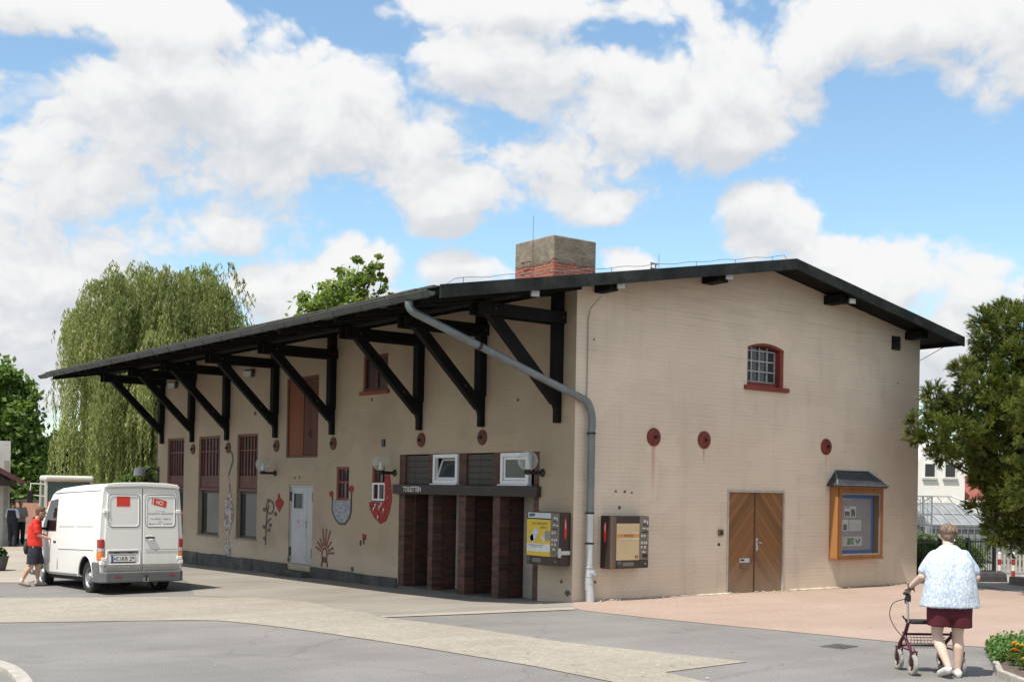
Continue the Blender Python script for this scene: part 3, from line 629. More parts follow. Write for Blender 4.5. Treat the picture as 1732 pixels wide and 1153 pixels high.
# two narrow windows
for k, (a, b_, z0, z1) in enumerate(((8.23, 8.84, 1.70, 2.49), (6.60, 7.17, 1.70, 2.52))):
    f = MB(); f.box(0.03, a, z0, 0.10, a + 0.06, z1); f.box(0.03, b_ - 0.06, z0, 0.10, b_, z1); f.box(0.03, a + .06, z1 - 0.06, 0.10, b_ - .06, z1); f.box(0.03, a + .06, z0, 0.10, b_ - .06, z0 + 0.06); f.box(0.035, a + 0.06, 2.10, 0.10, b_ - 0.06, 2.15)
    nw = f.build('narrow_window', redtrim, shed, bevel=0.004)
    f = MB(); f.box(0.075, a + 0.06, z0 + 0.06, 0.085, b_ - 0.06, z1 - 0.06); f.build('pane', grey_glass, nw)
    f = MB()
    for q in (0.33, 0.66): yy = a + (b_ - a) * q; f.box(0.05, yy - 0.012, z0 + 0.06, 0.074, yy + 0.012, z1 - 0.06)
    f.build('glazing_bar', redwood, nw)
    if k:
        f = MB()
        for yy in (a + 0.03, (a + b_) / 2, b_ - 0.03): f.box(0.0, yy - 0.022, 1.72, 0.028, yy + 0.022, 2.12)
        for zz in (1.72, 2.08): f.box(-0.002, a + 0.052, zz, 0.03, b_ - 0.052, zz + 0.04)
        f.build('white_casement', white_pvc, nw)
    else:
        f = MB(); f.face([(0.068, a + 0.2, 2.16), (0.068, a + 0.42, 2.16), (0.068, a + 0.34, 2.42), (0.068, a + 0.26, 2.30)]); f.build('paper_triangle', pm('dark_paper', (0.02, 0.02, 0.025), 0.8), nw)

# toilet front of dark clinker piers under a brown board
tf = MB()
PIER = [(5.77, 5.99), (4.64, 4.82), (3.43, 3.69), (2.26, 2.49), (1.01, 1.19)]
for a, b_ in PIER: tf.box(0.012, a + 0.001, -0.5, 0.25, b_ - 0.001, 2.74)
pi = tf.build('toilet_front', brickd_x, shed)
f = MB()
for (a, b_) in ((5.70, 5.80), (4.66, 4.80), (3.50, 3.66), (2.30, 2.44)): f.box(0.251, a, -0.5, 1.9, b_, 2.06)
f.box(0.251, 1.01, -0.5, 1.9, 1.10, 2.06)
f.build('partition', brickd_y, pi)
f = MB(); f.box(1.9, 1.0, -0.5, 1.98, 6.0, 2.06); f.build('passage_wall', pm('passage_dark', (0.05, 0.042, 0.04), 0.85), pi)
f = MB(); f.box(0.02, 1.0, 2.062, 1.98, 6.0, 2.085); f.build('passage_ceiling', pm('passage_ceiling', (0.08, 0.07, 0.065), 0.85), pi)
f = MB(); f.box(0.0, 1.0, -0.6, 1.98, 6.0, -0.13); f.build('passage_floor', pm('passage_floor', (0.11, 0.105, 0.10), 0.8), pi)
cream = pm('beige_door_paint', (0.36, 0.325, 0.285), 0.55, 0.1, 2, 40, 0.06)
for (a, b_) in ((3.69, 4.62), (1.19, 2.24)):
    f = MB(); f.box(0.60, a, -0.12, 0.64, b_, 2.04); d_ = f.build('toilet_door', cream, pi)
    f = MB(); f.box(0.575, a + 0.10, 0.92, 0.60, a + 0.15, 1.12); f.tube([(0.575, a + 0.125, 1.04), (0.545, a + 0.125, 1.04), (0.545, a + 0.26, 1.04)], 0.012, 8); f.build('handle', black_metal, d_)
for (a, b_) in ((2.49, 3.43),):
    f = MB(); f.box(0.75, a, -0.12, 0.79, b_, 2.04); f.build('toilet_door', pm('dark_green_door', (0.035, 0.04, 0.04), 0.55), pi)
dkb = planks('dark_panel_boards', 'x', (0.040, 0.034, 0.030), (0.062, 0.052, 0.046), 0.6)
for (a, b_) in ((4.82, 5.77), (2.49, 3.43)):
    f = MB()
    for j in range(5): f.box(0.05, a, 2.10 + j * 0.125, 0.085, b_, 2.10 + j * 0.125 + 0.119)
    f.build('board_panel', dkb, pi, bevel=0.004)
for k, (a, b_) in enumerate(((3.69, 4.64), (1.30, 2.24))):
    a += 0.02; b_ -= 0.02; z0, z1 = 2.12, 2.73; f = MB(); t = 0.075
    f.box(-0.03, a, z0, 0.06, a + t, z1); f.box(-0.03, b_ - t, z0, 0.06, b_, z1); f.box(-0.03, a + t, z1 - t, 0.06, b_ - t, z1); f.box(-0.03, a + t, z0, 0.06, b_ - t, z0 + t)
    tw = f.build('toilet_window', white_pvc, pi, bevel=0.006)
    f = MB(); f.box(-0.08, a - 0.03, z0 - 0.025, 0.06, b_ + 0.03, z0 - 0.003); f.build('sill', white_pvc, tw)
    f = MB(); s = 0.05; q = [(a + t + .005, z0 + t + .005), (b_ - t - .005, z0 + t + .005), (b_ - t - .005, z1 - t - .005), (a + t + .005, z1 - t - .005)]
    tilt = 0.16 if k == 0 else 0.0        # the first one is tilted open at the top
    X = lambda z: 0.0 + tilt * (z - q[0][1]) / (q[2][1] - q[0][1])
    (ya, za), (yb, zb) = q[0], q[2]
    for (y0, y1, zz0, zz1) in ((ya, ya + s, za, zb), (yb - s, yb, za, zb), (ya + s, yb - s, za, za + s), (ya + s, yb - s, zb - s, zb)):
        f.prism([(X(zz0), y0, zz0), (X(zz0), y1, zz0), (X(zz1), y1, zz1), (X(zz1), y0, zz1)], (0.04, 0, 0))
    f.build('sash', white_pvc, tw)
    f = MB(); f.prism([(X(za + s) + .015, ya + s, za + s), (X(za + s) + .015, yb - s, za + s), (X(zb - s) + .015, yb - s, zb - s), (X(zb - s) + .015, ya + s, zb - s)], (0.01, 0, 0)); f.build('pane', grey_glass, tw)
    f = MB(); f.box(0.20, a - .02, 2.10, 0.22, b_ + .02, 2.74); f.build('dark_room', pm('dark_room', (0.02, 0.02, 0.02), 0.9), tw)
f = MB(); f.box(-0.11, 0.95, 1.885, 0.009, 6.10, 2.09); bd = f.build('sign_board', fascia_brown, pi, bevel=0.005)
text('TOILETTEN', 'lettering', pm('white_letters', (0.62, 0.62, 0.60), 0.5), bd, (-0.1105, 5.66, 1.935), (0, -1, 0), (0, 0, 1), 0.115, 0.72, 0.002, bold=0.012)

# gable window, double door, small fittings
f = MB(); f.box(4.46, -0.06, 4.15, 5.80, 0.16, 4.238); gw = f.build('arched_window', redtrim, shed, bevel=0.006)
f = MB(); t = 0.03
f.box(gw1 - 0.10, 0.02, gz0, gw1 - 0.002, 0.30, gz1 - 0.03); f.box(gw0 + 0.002, 0.02, gz0, gw0 + 0.03, 0.30, gz1 - 0.01); f.box(gw0 + 0.03, 0.10, gz0 + 0.001, gw1 - 0.10, 0.30, gz0 + 0.09)
for k in range(12):
    (a, b), (c, d) = arch[k], arch[k + 1]; f.prism([(a, 0.012, b - 0.002), (c, 0.012, d - 0.002), (c, 0.012, d - 0.05), (a, 0.012, b - 0.05)], (0, 0.28, 0))
f.build('reveal', redtrim, gw)
f = MB(); gm = pm('iron_glazing_bar', (0.40, 0.40, 0.40), 0.5, 0.2, 9, 60, 0.1, dirt=(0.2, 0.09, 0.06))
A0, A1, Z0, Z1 = gw0 + 0.03, gw1 - 0.10, gz0 + 0.09, gz1 + 0.03
for k in range(5): u = A0 + 0.015 + (A1 - A0 - 0.03) * k / 4; f.box(u - 0.013, 0.15, Z0, u + 0.013, 0.175, Z1 - (0.06 if k in (0, 4) else 0.0))
for k in range(4): z = Z0 + 0.013 + (Z1 - 0.09 - Z0) * k / 3; f.box(A0, 0.147, z - 0.013, A1, 0.178, z + 0.013)
f.build('glazing_bar', gm, gw)
f = MB(); f.box(A0, 0.182, Z0, A1, 0.19, gzc - 0.03); f.build('pane', glassy('old_pane', (0.045, 0.05, 0.055), 0.07, 0.5, 0.15), gw)
f = MB(); f.box(4.03, -0.012, -0.02, 4.075, 0.09, 2.10); f.box(5.725, -0.012, -0.02, 5.77, 0.09, 2.10); f.box(4.075, -0.012, 2.05, 5.725, 0.09, 2.10)
dd = f.build('double_door', pm('weathered_white_frame', (0.44, 0.40, 0.35), 0.8, 0.2, 4, 30, dirt=(0.2, 0.16, 0.12)), shed)
dm = planks('diagonal_planks', 'y', (0.105, 0.045, 0.014), (0.31, 0.145, 0.048), 0.115, 0.95, 0.7, (0.30, 0.225, 0.155), 4.86, 0.75)
f = MB(); f.box(4.08, 0.02, -0.0, 4.852, 0.06, 2.045); f.build('door_leaf', dm, dd, bevel=0.003)
f = MB(); f.box(4.868, 0.02, 0.0, 5.72, 0.06, 2.045); f.build('door_leaf', dm, dd, bevel=0.003)
f = MB(); f.box(4.855, 0.008, 0.0, 4.885, 0.019, 2.045); f.build('cover_strip', planks('strip_wood', 'y', (0.09, 0.042, 0.02), (0.13, 0.06, 0.03), 0.2), dd)
f = MB(); f.box(4.905, 0.006, 0.86, 4.955, 0.019, 1.12); f.tube([(4.93, 0.005, 1.03), (4.93, -0.045, 1.03), (5.02, -0.045, 1.02)], 0.011, 8); f.lathe([(0.022, 0), (0.022, 0.02), (0, 0.02)], (4.93, 0.006, 0.91), (0, -1, 0), 12); f.build('handle', zinc_new, dd)
f = MB(); f.box(4.42, 0.004, 0.62, 4.72, 0.019, 0.71); fl = f.build('letter_flap', zinc_new, dd, bevel=0.003)
f = MB(); f.box(4.45, 0.0, 0.655, 4.56, 0.004, 0.69); f.build('name_tag', black_metal, fl)
f = MB(); f.box(4.46, 0.008, 0.50, 4.72, 0.019, 0.615); f.build('wood_patch', planks('patch_wood', 'y', (0.16, 0.09, 0.05), (0.2, 0.11, 0.06), 0.3), dd)
f = MB(); f.box(9.34, -0.012, 5.36, 9.66, 0.0 - 0.001, 5.68); v_ = f.build('air_vent', black_metal, shed)
f = MB(); [f.bar((9.36, -0.03, 5.39 + k * 0.04), (9.64, -0.03, 5.39 + k * 0.04), 0.03, 0.01, (0, 1, 1)) for k in range(7)]; f.build('louvre', black_metal, v_)
f = MB(); f.box(3.77, -0.04, 1.17, 3.90, -0.001, 1.30); sw = f.build('switch_box', pm('dull_brass', (0.19, 0.15, 0.10), 0.5, 0.2, 9, 50, 0.1, 0.3), shed, bevel=0.005)
f = MB(); f.box(3.80, -0.047, 1.20, 3.87, -0.0405, 1.27); f.build('push_button', black_metal, sw)
f = MB(); f.lathe([(0.03, 0), (0.03, 0.012), (0.012, 0.014), (0, 0.014)], (3.80, -0.001, 1.0), (0, -1, 0), 14); f.build('key_switch', black_metal, shed)
def blotch(name, ax, c, rad, seed, m):      # a flake of bare brick where the paint came off
    q = random.Random(seed); n = 16; pts = [(math.cos(2 * math.pi * k / n) * rad * q.uniform(.45, 1.1), math.sin(2 * math.pi * k / n) * rad * q.uniform(.4, 0.9)) for k in range(n)]
    f = MB(); f.prism([(-0.001, c[0] + a, c[1] + b) if ax == 'x' else (c[0] + a, -0.001, c[1] + b) for a, b in pts], (-0.004, 0, 0) if ax == 'x' else (0, -0.004, 0)); return f.build(name, m, shed)
bare = pm('bare_brick_patch', (0.11, 0.085, 0.07), 0.9, 0.4, 20, 80, 0.4)
for k, (u, z, r) in enumerate([(8.72, 1.40, 0.085), (8.50, 1.36, 0.035), (8.68, 1.08, 0.025), (1.02, 2.02, 0.035), (1.25, 2.02, 0.04), (1.42, 2.0, 0.03), (1.12, 1.72, 0.045), (9.6, 4.62, 0.03), (0.42, 4.8, 0.03), (0.55, 0.35, 0.04)]): blotch('bare_brick_patch', 'y', (u, z), r, k, bare)
for k, (y_, z, r) in enumerate([(1.72, 3.75, 0.05), (7.25, 4.02, 0.06), (13.4, 3.95, 0.10), (11.0, 2.22, 0.05), (10.75, 2.24, 0.055), (11.3, 0.15, 0.07), (0.12, 0.15, 0.09), (8.0, 0.1, 0.09), (0.3, 0.35, 0.05)]): blotch('bare_brick_patch', 'x', (y_, z), r, 40 + k, bare)
f = MB(); f.box(-0.03, 6.62, 2.93, -0.001, 6.74, 3.10); f.build('junction_box', black_metal, shed)

# crumbs of plaster along the foot of the gable
q = random.Random(9); f = MB()
for k in range(160):
    x = q.uniform(0.4, 10.4); s_ = q.uniform(0.008, 0.03); f.ball((x, -abs(q.gauss(0, 0.10)) - 0.01, 0.012 + s_ * 0.3), (s_, s_ * 0.8, s_ * 0.5), 6, 4)
tag(f.build('plaster_crumbs', pm('crumbled_plaster', (0.42, 0.36, 0.29), 0.9, 0.3), None), kind='stuff')
f = MB(); pr = [(0.45 + k * 0.22, -0.02 - 0.10 * q.random() ** 2) for k in range(46)]; f.add([(x, y, 0.012) for x, y in pr] + [(x, 0.0, 0.035) for x, y in pr], [(k, k + 1, 47 + k, 46 + k) for k in range(45) if not 4.0 < pr[k][0] < 5.8])
f.build('base_render_fillet', pm('base_fillet', (0.46, 0.39, 0.31), 0.9, 0.3, 8, 50, 0.4), shed)

# downpipe and lightning conductor
A = Vector((gx, 0.06, 5.08)); B = Vector((-3.46, 0.03, 4.90)); Cc = Vector((0.16, -0.10, 3.66)); Dd = Vector((0.30, -0.12, 3.45))
def smoothpts(pts, k=6):
    out = []
    for i in range(len(pts) - 1):
        p0, p1, p2, p3 = pts[max(i - 1, 0)], pts[i], pts[i + 1], pts[min(i + 2, len(pts) - 1)]
        for j in range(k):
            t = j / k; out.append(0.5 * ((2 * p1) + (p2 - p0) * t + (2 * p0 - 5 * p1 + 4 * p2 - p3) * t * t + (3 * p1 - p0 - 3 * p2 + p3) * t ** 3))
    return out + [pts[-1]]
pth = [A, A + Vector((0.02, 0, -0.10)), B, B.lerp(Cc, 0.05)] ; pth = smoothpts([Vector(p) for p in pth], 5) + [B.lerp(Cc, t) for t in (0.3, 0.6, 0.93)] + smoothpts([B.lerp(Cc, 0.97), Cc.lerp(Dd, 0.3) + Vector((0.01, 0, 0.02)), Dd - Vector((0, 0, 0.08)), Vector((0.30, -0.12, 3.1))], 4) + [Vector((0.30, -0.12, 1.6))]
f = MB(); f.tube(pth, 0.068, 14); dp = f.build('downpipe', zinc, shed, smooth=True)
f = MB(); f.tube([(0.30, -0.12, 1.6), (0.295, -0.125, 0.62)], 0.070, 14); f.tube([(0.295, -0.125, 0.62), (0.29, -0.13, 0.5), (0.285, -0.13, 0.32), (0.30, -0.15, 0.16), (0.31, -0.15, -0.02)], [0.074, 0.076, 0.078, 0.080, 0.080], 14)
for z in (0.62, 0.46, 0.34, 0.22): f.lathe([(0.074, 0), (0.086, 0.004), (0.086, 0.018), (0.074, 0.022)], (0.292, -0.13, z), (0.02, -0.02, 1), 16)
f.build('bright_sleeve', zinc_new, dp, smooth=True)
f = MB(); f.lathe([(0.055, 0), (0.062, 0.02), (0.062, 0.06), (0.05, 0.065), (0.03, 0.066), (0, 0.066)], (0.31, -0.19, 0.52), (0.25, -1, 0.3), 16); f.build('cleaning_cap', zinc_new, dp, smooth=True)
f = MB()
for z in (3.05, 1.60, 1.05): f.lathe([(0.069, 0), (0.077, 0), (0.077, 0.035), (0.069, 0.035)], (0.30, -0.12, z), (0, 0, 1), 16); f.box(0.29, -0.06, z, 0.31, 0.02, z + 0.03)
jt = B.lerp(Cc, 0.35); f.lathe([(0.069, 0), (0.080, 0.01), (0.080, 0.05), (0.069, 0.06)], jt, Cc - B, 16)
f.build('pipe_clip', black_metal, dp)
f = MB(); wr = []
for k in range(46):
    x = -3.0 + k * (8.1 / 45); wr.append((x, -0.45, roofz(x) + 0.13 + 0.012 * math.sin(k * 1.3)))
f.tube([(-3.2, -0.45, roofz(-3.2) + 0.03)] + wr + [(5.2, -0.45, 6.80)], 0.0055, 5)
for k in range(1, 46, 6): x, y_, z = wr[k]; f.tube([(x, y_, roofz(x)), (x, y_, z)], 0.006, 5)
f.build('lightning_wire', pm('dull_wire', (0.25, 0.25, 0.25), 0.5, 0.1, 9, 40, 0, 0.5), shed)
f = MB(); f.tube([(0.32, -0.3, 5.55), (0.28, -0.05, 5.35), (0.26, -0.02, 5.15), (0.26, -0.02, 4.2), (0.25, -0.02, 3.5)], 0.009, 5); f.build('wall_cable', pm('painted_cable', (0.30, 0.26, 0.22), 0.7), shed)
f = MB(); f.tube([(W_B, -0.01, 5.2), (W_B + 0.5, -0.1, 5.45), (W_B + 0.95, -0.2, 5.68)], 0.008, 5); f.build('eaves_cable', black_metal, shed)

# chimney
cx0, cx1, cy0, cy1, ct = 3.5, 4.80, 5.06, 6.55, 7.96
m, nt, b = newmat('chimney_masonry'); s_ = nd(nt, 'ShaderNodeSeparateXYZ', {0: objc(nt)})
vv = nd(nt, 'ShaderNodeCombineXYZ', {0: mth(nt, 'ADD', s_.outputs[0], s_.outputs[1]), 1: s_.outputs[2], 2: 0.0}).outputs[0]
br = brick(nt, vv, 0.24, 0.075, 0.01, (0.34, 0.085, 0.045), (0.22, 0.055, 0.036), (0.26, 0.20, 0.16))
na = nd(nt, 'ShaderNodeTexNoise', {'Vector': objc(nt), 'Scale': 2.4, 'Detail': 8.0, 'Roughness': 0.68}).outputs[0]
nb_ = nd(nt, 'ShaderNodeTexNoise', {'Vector': objc(nt), 'Scale': 14.0, 'Detail': 6.0, 'Roughness': 0.7}).outputs[0]
rend = mixc(nt, sstep(nt, na, 0.3, 0.66), (0.115, 0.092, 0.066), (0.245, 0.21, 0.16)); rend = mixc(nt, mth(nt, 'MULTIPLY', sstep(nt, nb_, 0.55, 0.72), 0.5), rend, (0.33, 0.30, 0.26))
k_ = sstep(nt, mth(nt, 'ADD', s_.outputs[2], mth(nt, 'MULTIPLY', na, -0.5)), 7.06, 7.13)
nt.links.new(mixc(nt, k_, mixc(nt, 0.4, br.outputs[0], mixc(nt, nb_, (0, 0, 0), (1, 1, 1)), 'SOFT_LIGHT'), rend), b.inputs['Base Color']); b.inputs['Roughness'].default_value = 0.92
bump(nt, b, mth(nt, 'ADD', mth(nt, 'MULTIPLY', k_, 1.5), nb_), 0.7, 0.02)
f = MB(); wall = 0.16; q = random.Random(5)
f.prism([(cx0, cy0, 6.2), (cx1, cy0, 6.2), (cx1, cy1, 6.2), (cx0, cy1, 6.2)], (0, 0, ct - 6.2)); ch = f.build('chimney', m, shed, bevel=0.03)
f = MB(); f.box(cx0 + 0.2, cy0 + 0.2, ct + 0.002, cx1 - 0.2, cy1 - 0.2, ct + 0.02); f.build('flue_opening', black_metal, ch)
f = MB(); y_ = cy0 + 0.75
f.tube([(cx0 - 0.03, y_ + 0.0, 6.3), (cx0 - 0.03, y_, ct + 0.55)], 0.005, 5)
for k in range(4): zz = 6.62 + k * 0.27; f.tube([(cx0, y_ + 0.10, zz), (cx0 - 0.09, y_ + 0.10, zz), (cx0 - 0.09, y_ + 0.38, zz), (cx0, y_ + 0.38, zz)], 0.011, 5)
f.build('climbing_rung', rust, ch)
f = MB(); ax_, ay_ = 4.35, 2.6; z0 = roofz(ax_)
for dx in (-0.07, 0.07): f.tube([(ax_ + dx, ay_, z0), (ax_ + dx, ay_, z0 + 0.45)], 0.012, 6)
for k in range(4): f.tube([(ax_ - 0.09, ay_, z0 + 0.1 + k * 0.11), (ax_ + 0.13, ay_, z0 + 0.1 + k * 0.11)], 0.018, 6)
f.tube([(ax_ + 0.16, ay_, z0), (ax_ + 0.16, ay_, z0 + 0.65)], 0.006, 6)
f.build('roof_terminal', zinc, shed)

# ------------------------------------------------------------------ mosaics on the long wall (flat tile work glued to the bricks)
def mosaic_mat(name, cols, scale=16.0):
    m, nt, b = newmat(name); v = objc(nt)
    vo = nd(nt, 'ShaderNodeTexVoronoi', {'Vector': v, 'Scale': scale}); ve = nd(nt, 'ShaderNodeTexVoronoi', {'Vector': v, 'Scale': scale}, feature='DISTANCE_TO_EDGE').outputs[0]
    k = nd(nt, 'ShaderNodeSeparateColor', {0: vo.outputs['Color']}).outputs[0]
    rmp = nt.nodes.new('ShaderNodeValToRGB'); rmp.color_ramp.interpolation = 'CONSTANT'; nt.links.new(k, rmp.inputs[0])
    for i, c in enumerate(cols):
        e = rmp.color_ramp.elements[i] if i < 2 else rmp.color_ramp.elements.new(0.5)
        e.position = i / len(cols); e.color = c3(c)
    c = mixc(nt, sstep(nt, ve, 0.035, 0.01), rmp.outputs[0], (0.22, 0.20, 0.17))
    nt.links.new(c, b.inputs['Base Color']); b.inputs['Roughness'].default_value = 0.75; b.inputs['Specular IOR Level'].default_value = 0.2
    bump(nt, b, sstep(nt, ve, 0.02, 0.12), 0.3, 0.003); return m
def flat(pts, d=0.012): # outline given as (y, z) on the long wall
    return MB().prism([(-0.001, y, z) for y, z in pts], (-d, 0, 0))
def stroke(pts, w):
    f = MB()
    for (a, b), (c, d) in zip(pts, pts[1:]):
        L = math.hypot(c - a, d - b); nx_, nz_ = -(d - b) / L * w / 2, (c - a) / L * w / 2
        f.prism([(-0.001, a + nx_, b + nz_), (-0.001, c + nx_, d + nz_), (-0.001, c - nx_, d - nz_), (-0.001, a - nx_, b - nz_)], (-0.012, 0, 0))
    return f
m_mix = mosaic_mat('mosaic_mixed', [(0.30, 0.30, 0.31), (0.13, 0.17, 0.24), (0.30, 0.04, 0.03), (0.42, 0.41, 0.39), (0.06, 0.07, 0.10), (0.26, 0.20, 0.16), (0.18, 0.20, 0.24)], 13)
m_grey = mosaic_mat('mosaic_grey', [(0.25, 0.27, 0.31), (0.30, 0.32, 0.36), (0.36, 0.37, 0.40), (0.22, 0.25, 0.30)], 18)
m_red = mosaic_mat('mosaic_red', [(0.28, 0.014, 0.014), (0.22, 0.012, 0.014), (0.33, 0.02, 0.018)], 15)
m_blk = pm('mosaic_black', (0.025, 0.025, 0.028), 0.4, 0.3, 20, 60); m_brn = pm('mosaic_brown', (0.17, 0.062, 0.036), 0.5, 0.4, 10, 50)
m_wht = pm('mosaic_white', (0.55, 0.54, 0.52), 0.4, 0.1)
sp_ = [(15.05, 2.35), (14.98, 2.0), (15.06, 1.75), (15.20, 1.5), (15.30, 1.2), (15.27, 0.95), (15.15, 0.75), (15.06, 0.6), (15.10, 0.42), (15.22, 0.22), (15.26, 0.06), (14.74, 0.06), (14.82, 0.25), (14.93, 0.42), (14.95, 0.6), (14.84, 0.8), (14.68, 1.05), (14.64, 1.25), (14.72, 1.5), (14.86, 1.8), (14.93, 2.05)]
o = flat(sp_).build('fish_mosaic', m_mix, shed)
stroke([(15.0, 2.3), (14.90, 2.5), (14.76, 2.68), (14.80, 2.85), (14.98, 2.98)], 0.06).build('tail_line', m_blk, o)
f = stroke([(12.60, 0.45), (12.60, 0.9), (12.55, 1.3), (12.45, 1.5)], 0.05); f2 = stroke([(12.60, 1.0), (12.42, 1.12), (12.30, 1.15)], 0.05)
f.add(f2.v, f2.f)
ring_ = [(12.38 + 0.22 * math.cos(t), 1.45 + 0.17 * math.sin(t)) for t in [2 * math.pi * k / 14 for k in range(15)]]; f2 = stroke(ring_, 0.045); f.add(f2.v, f2.f)
for (a, b) in ((12.72, 1.38), (12.48, 1.62), (12.72, 0.92), (12.42, 0.85), (12.35, 0.98), (12.66, 0.62), (12.05, 1.28)):
    f2 = flat([(a + 0.09 * math.cos(t), b + 0.055 * math.sin(t)) for t in [2 * math.pi * k / 8 for k in range(8)]], 0.014); f.add(f2.v, f2.f)
f.build('flower_mosaic', m_blk, shed)
o = flat([(11.84, 1.33), (11.93, 1.42), (12.07, 1.53), (12.06, 1.62), (11.95, 1.66), (11.92, 1.72), (11.99, 1.79), (11.90, 1.77), (11.86, 1.83), (11.80, 1.70), (11.70, 1.66), (11.58, 1.60), (11.62, 1.52), (11.75, 1.42)]).build('pomegranate_mosaic', m_red, shed)
f = MB()
for a in (-0.5, -0.15, 0.12, 0.4, 0.75, 1.15, -1.2, -0.85, 1.45):
    r0, r1 = 0.20, (0.62 if abs(a) < 0.5 else 0.42); f2 = stroke([(9.36 + r0 * math.sin(-a), 0.38 + r0 * math.cos(a)), (9.36 + r1 * math.sin(-a) * 1.15, 0.38 + r1 * math.cos(a))], 0.05); f.add(f2.v, f2.f)
f2 = stroke([(9.36 + 0.13 * math.sin(t), 0.36 + 0.17 * math.cos(t)) for t in [2 * math.pi * k / 12 for k in range(13)]], 0.05); f.add(f2.v, f2.f)
f2 = stroke([(9.2, 0.08), (9.24, 0.22), (9.36, 0.30), (9.46, 0.2), (9.5, 0.07)], 0.06); f.add(f2.v, f2.f)
f.build('sun_mosaic', m_brn, shed)
pot = [(9.00, 1.69), (9.01, 1.45), (8.86, 1.27), (8.66, 1.14), (8.38, 1.14), (8.16, 1.30), (8.09, 1.48), (8.10, 1.69)]
o = flat(pot).build('grey_pot_mosaic', m_grey, shed)
f = stroke([(9.02, 1.80)] + pot + [(8.08, 1.95)], 0.045); f.v = [(x - 0.006, y, z) for x, y, z in f.v]; f.build('pot_outline', m_blk, o)
f = flat([(9.06 - 0.09 * math.cos(t), 1.84 + 0.07 * math.sin(t)) for t in [2 * math.pi * k / 10 for k in range(10)]], 0.02); f2 = flat([(8.10 - 0.10 * math.cos(t), 1.97 + 0.08 * math.sin(t)) for t in [2 * math.pi * k / 10 for k in range(10)]], 0.02); f.add(f2.v, f2.f); f.build('handle_knob', m_red, o)
o = flat([(7.28, 1.66), (7.22, 1.50), (7.02, 1.32), (6.76, 1.20), (6.52, 1.26), (6.38, 1.45), (6.28, 1.75), (6.32, 2.05), (6.42, 2.35), (6.52, 2.40), (6.595, 2.2), (6.595, 1.69), (7.18, 1.69)]).build('red_pot_mosaic', m_red, shed)
f = MB()
for (a, b) in ((7.05, 1.52), (6.98, 1.60), (6.8, 1.56), (6.72, 1.63), (6.86, 1.34), (6.62, 1.50)):
    f2 = flat([(a + 0.035, b - .05), (a + 0.02, b + 0.06), (a - 0.03, b + 0.03)], 0.018); f.add(f2.v, f2.f)
f.build('white_drops', m_wht, o)
f = flat([(7.55, 0.84), (7.40, 0.80), (7.36, 0.92), (7.52, 0.95)]); o = f.build('bird_mosaic', m_red, shed)
f = flat([(7.66, 0.68), (7.60, 0.66), (7.60, 0.79), (7.66, 0.78)]); f2 = flat([(7.52, 0.72), (7.46, 0.70), (7.46, 0.84), (7.52, 0.84)]); f.add(f2.v, f2.f); f.build('bird_feet', m_blk, o)

# ------------------------------------------------------------------ globe lamps
clear_globe = clear('clear_globe_glass')
bulb_m = pm('white_bulb_glass', (0.7, 0.7, 0.68), 0.3, 0.05)
def globe_lamp(y, label, side=1):
    t = thing('wall_lamp', label, 'wall lamp', (0, y, 2.34), 0, 'clear globe lamps along the shed wall')
    f = MB(); f.lathe([(0.075, 0), (0.075, 0.02), (0.05, 0.05), (0.035, 0.06)], (-0.002, y, 2.34), (-1, 0, 0), 16); f.tube([(-0.05, y, 2.34), (-0.44, y, 2.34)], 0.033, 10)
    f.lathe([(0.03, -0.04), (0.06, -0.02), (0.06, 0.05), (0.05, 0.06)], (-0.36, y, 2.34), (0, 0, 1), 16); f.build('arm', black_metal, t, smooth=True)
    f = MB(); f.lathe([(0.05, 0.0), (0.05, 0.07), (0.035, 0.11), (0.03, 0.17), (0.0, 0.18)], (-0.36, y, 2.40), (0, 0, 1), 14); f.build('bulb', bulb_m, t, smooth=True)
    f = MB(); f.lathe([(0.19 * math.sin(math.pi * k / 20), -0.19 * math.cos(math.pi * k / 20)) for k in range(3, 21)], (-0.36, y, 2.56), (0, 0, 1), 28); f.build('globe', clear_globe, t, smooth=True)
globe_lamp(12.11, 'clear glass globe lamp on a black arm beside the third tall window')
globe_lamp(6.18, 'clear glass globe lamp on a black arm in front of the red pot mosaic')
globe_lamp(0.91, 'clear glass globe lamp on a black arm above the yellow-poster vending machine')
t = thing('gooseneck_lamp', 'small grey hooded lamp on a scrolled black bracket at the far end of the shed', 'wall lamp', (0, 20.3, 2.2))
f = MB(); f.tube(smoothpts([Vector((0.0, 20.32, 2.42)), Vector((-0.25, 20.34, 2.5)), Vector((-0.40, 20.34, 2.3)), Vector((-0.2, 20.34, 2.12)), Vector((0.0, 20.34, 2.05))], 5), 0.028, 8); f.box(-0.03, 20.28, 2.0, -0.001, 20.40, 2.55); f.build('bracket', black_metal, t)
f = MB(); f.lathe([(0.05, 0.26), (0.16, 0.22), (0.17, 0.0), (0.15, 0.0)], (-0.62, 20.34, 2.25), (0, 0, 1), 20); f.tube([(-0.35, 20.34, 2.47), (-0.62, 20.34, 2.50)], 0.02, 8); f.build('shade', pm('lamp_grey', (0.42, 0.43, 0.45), 0.5), t, smooth=True)

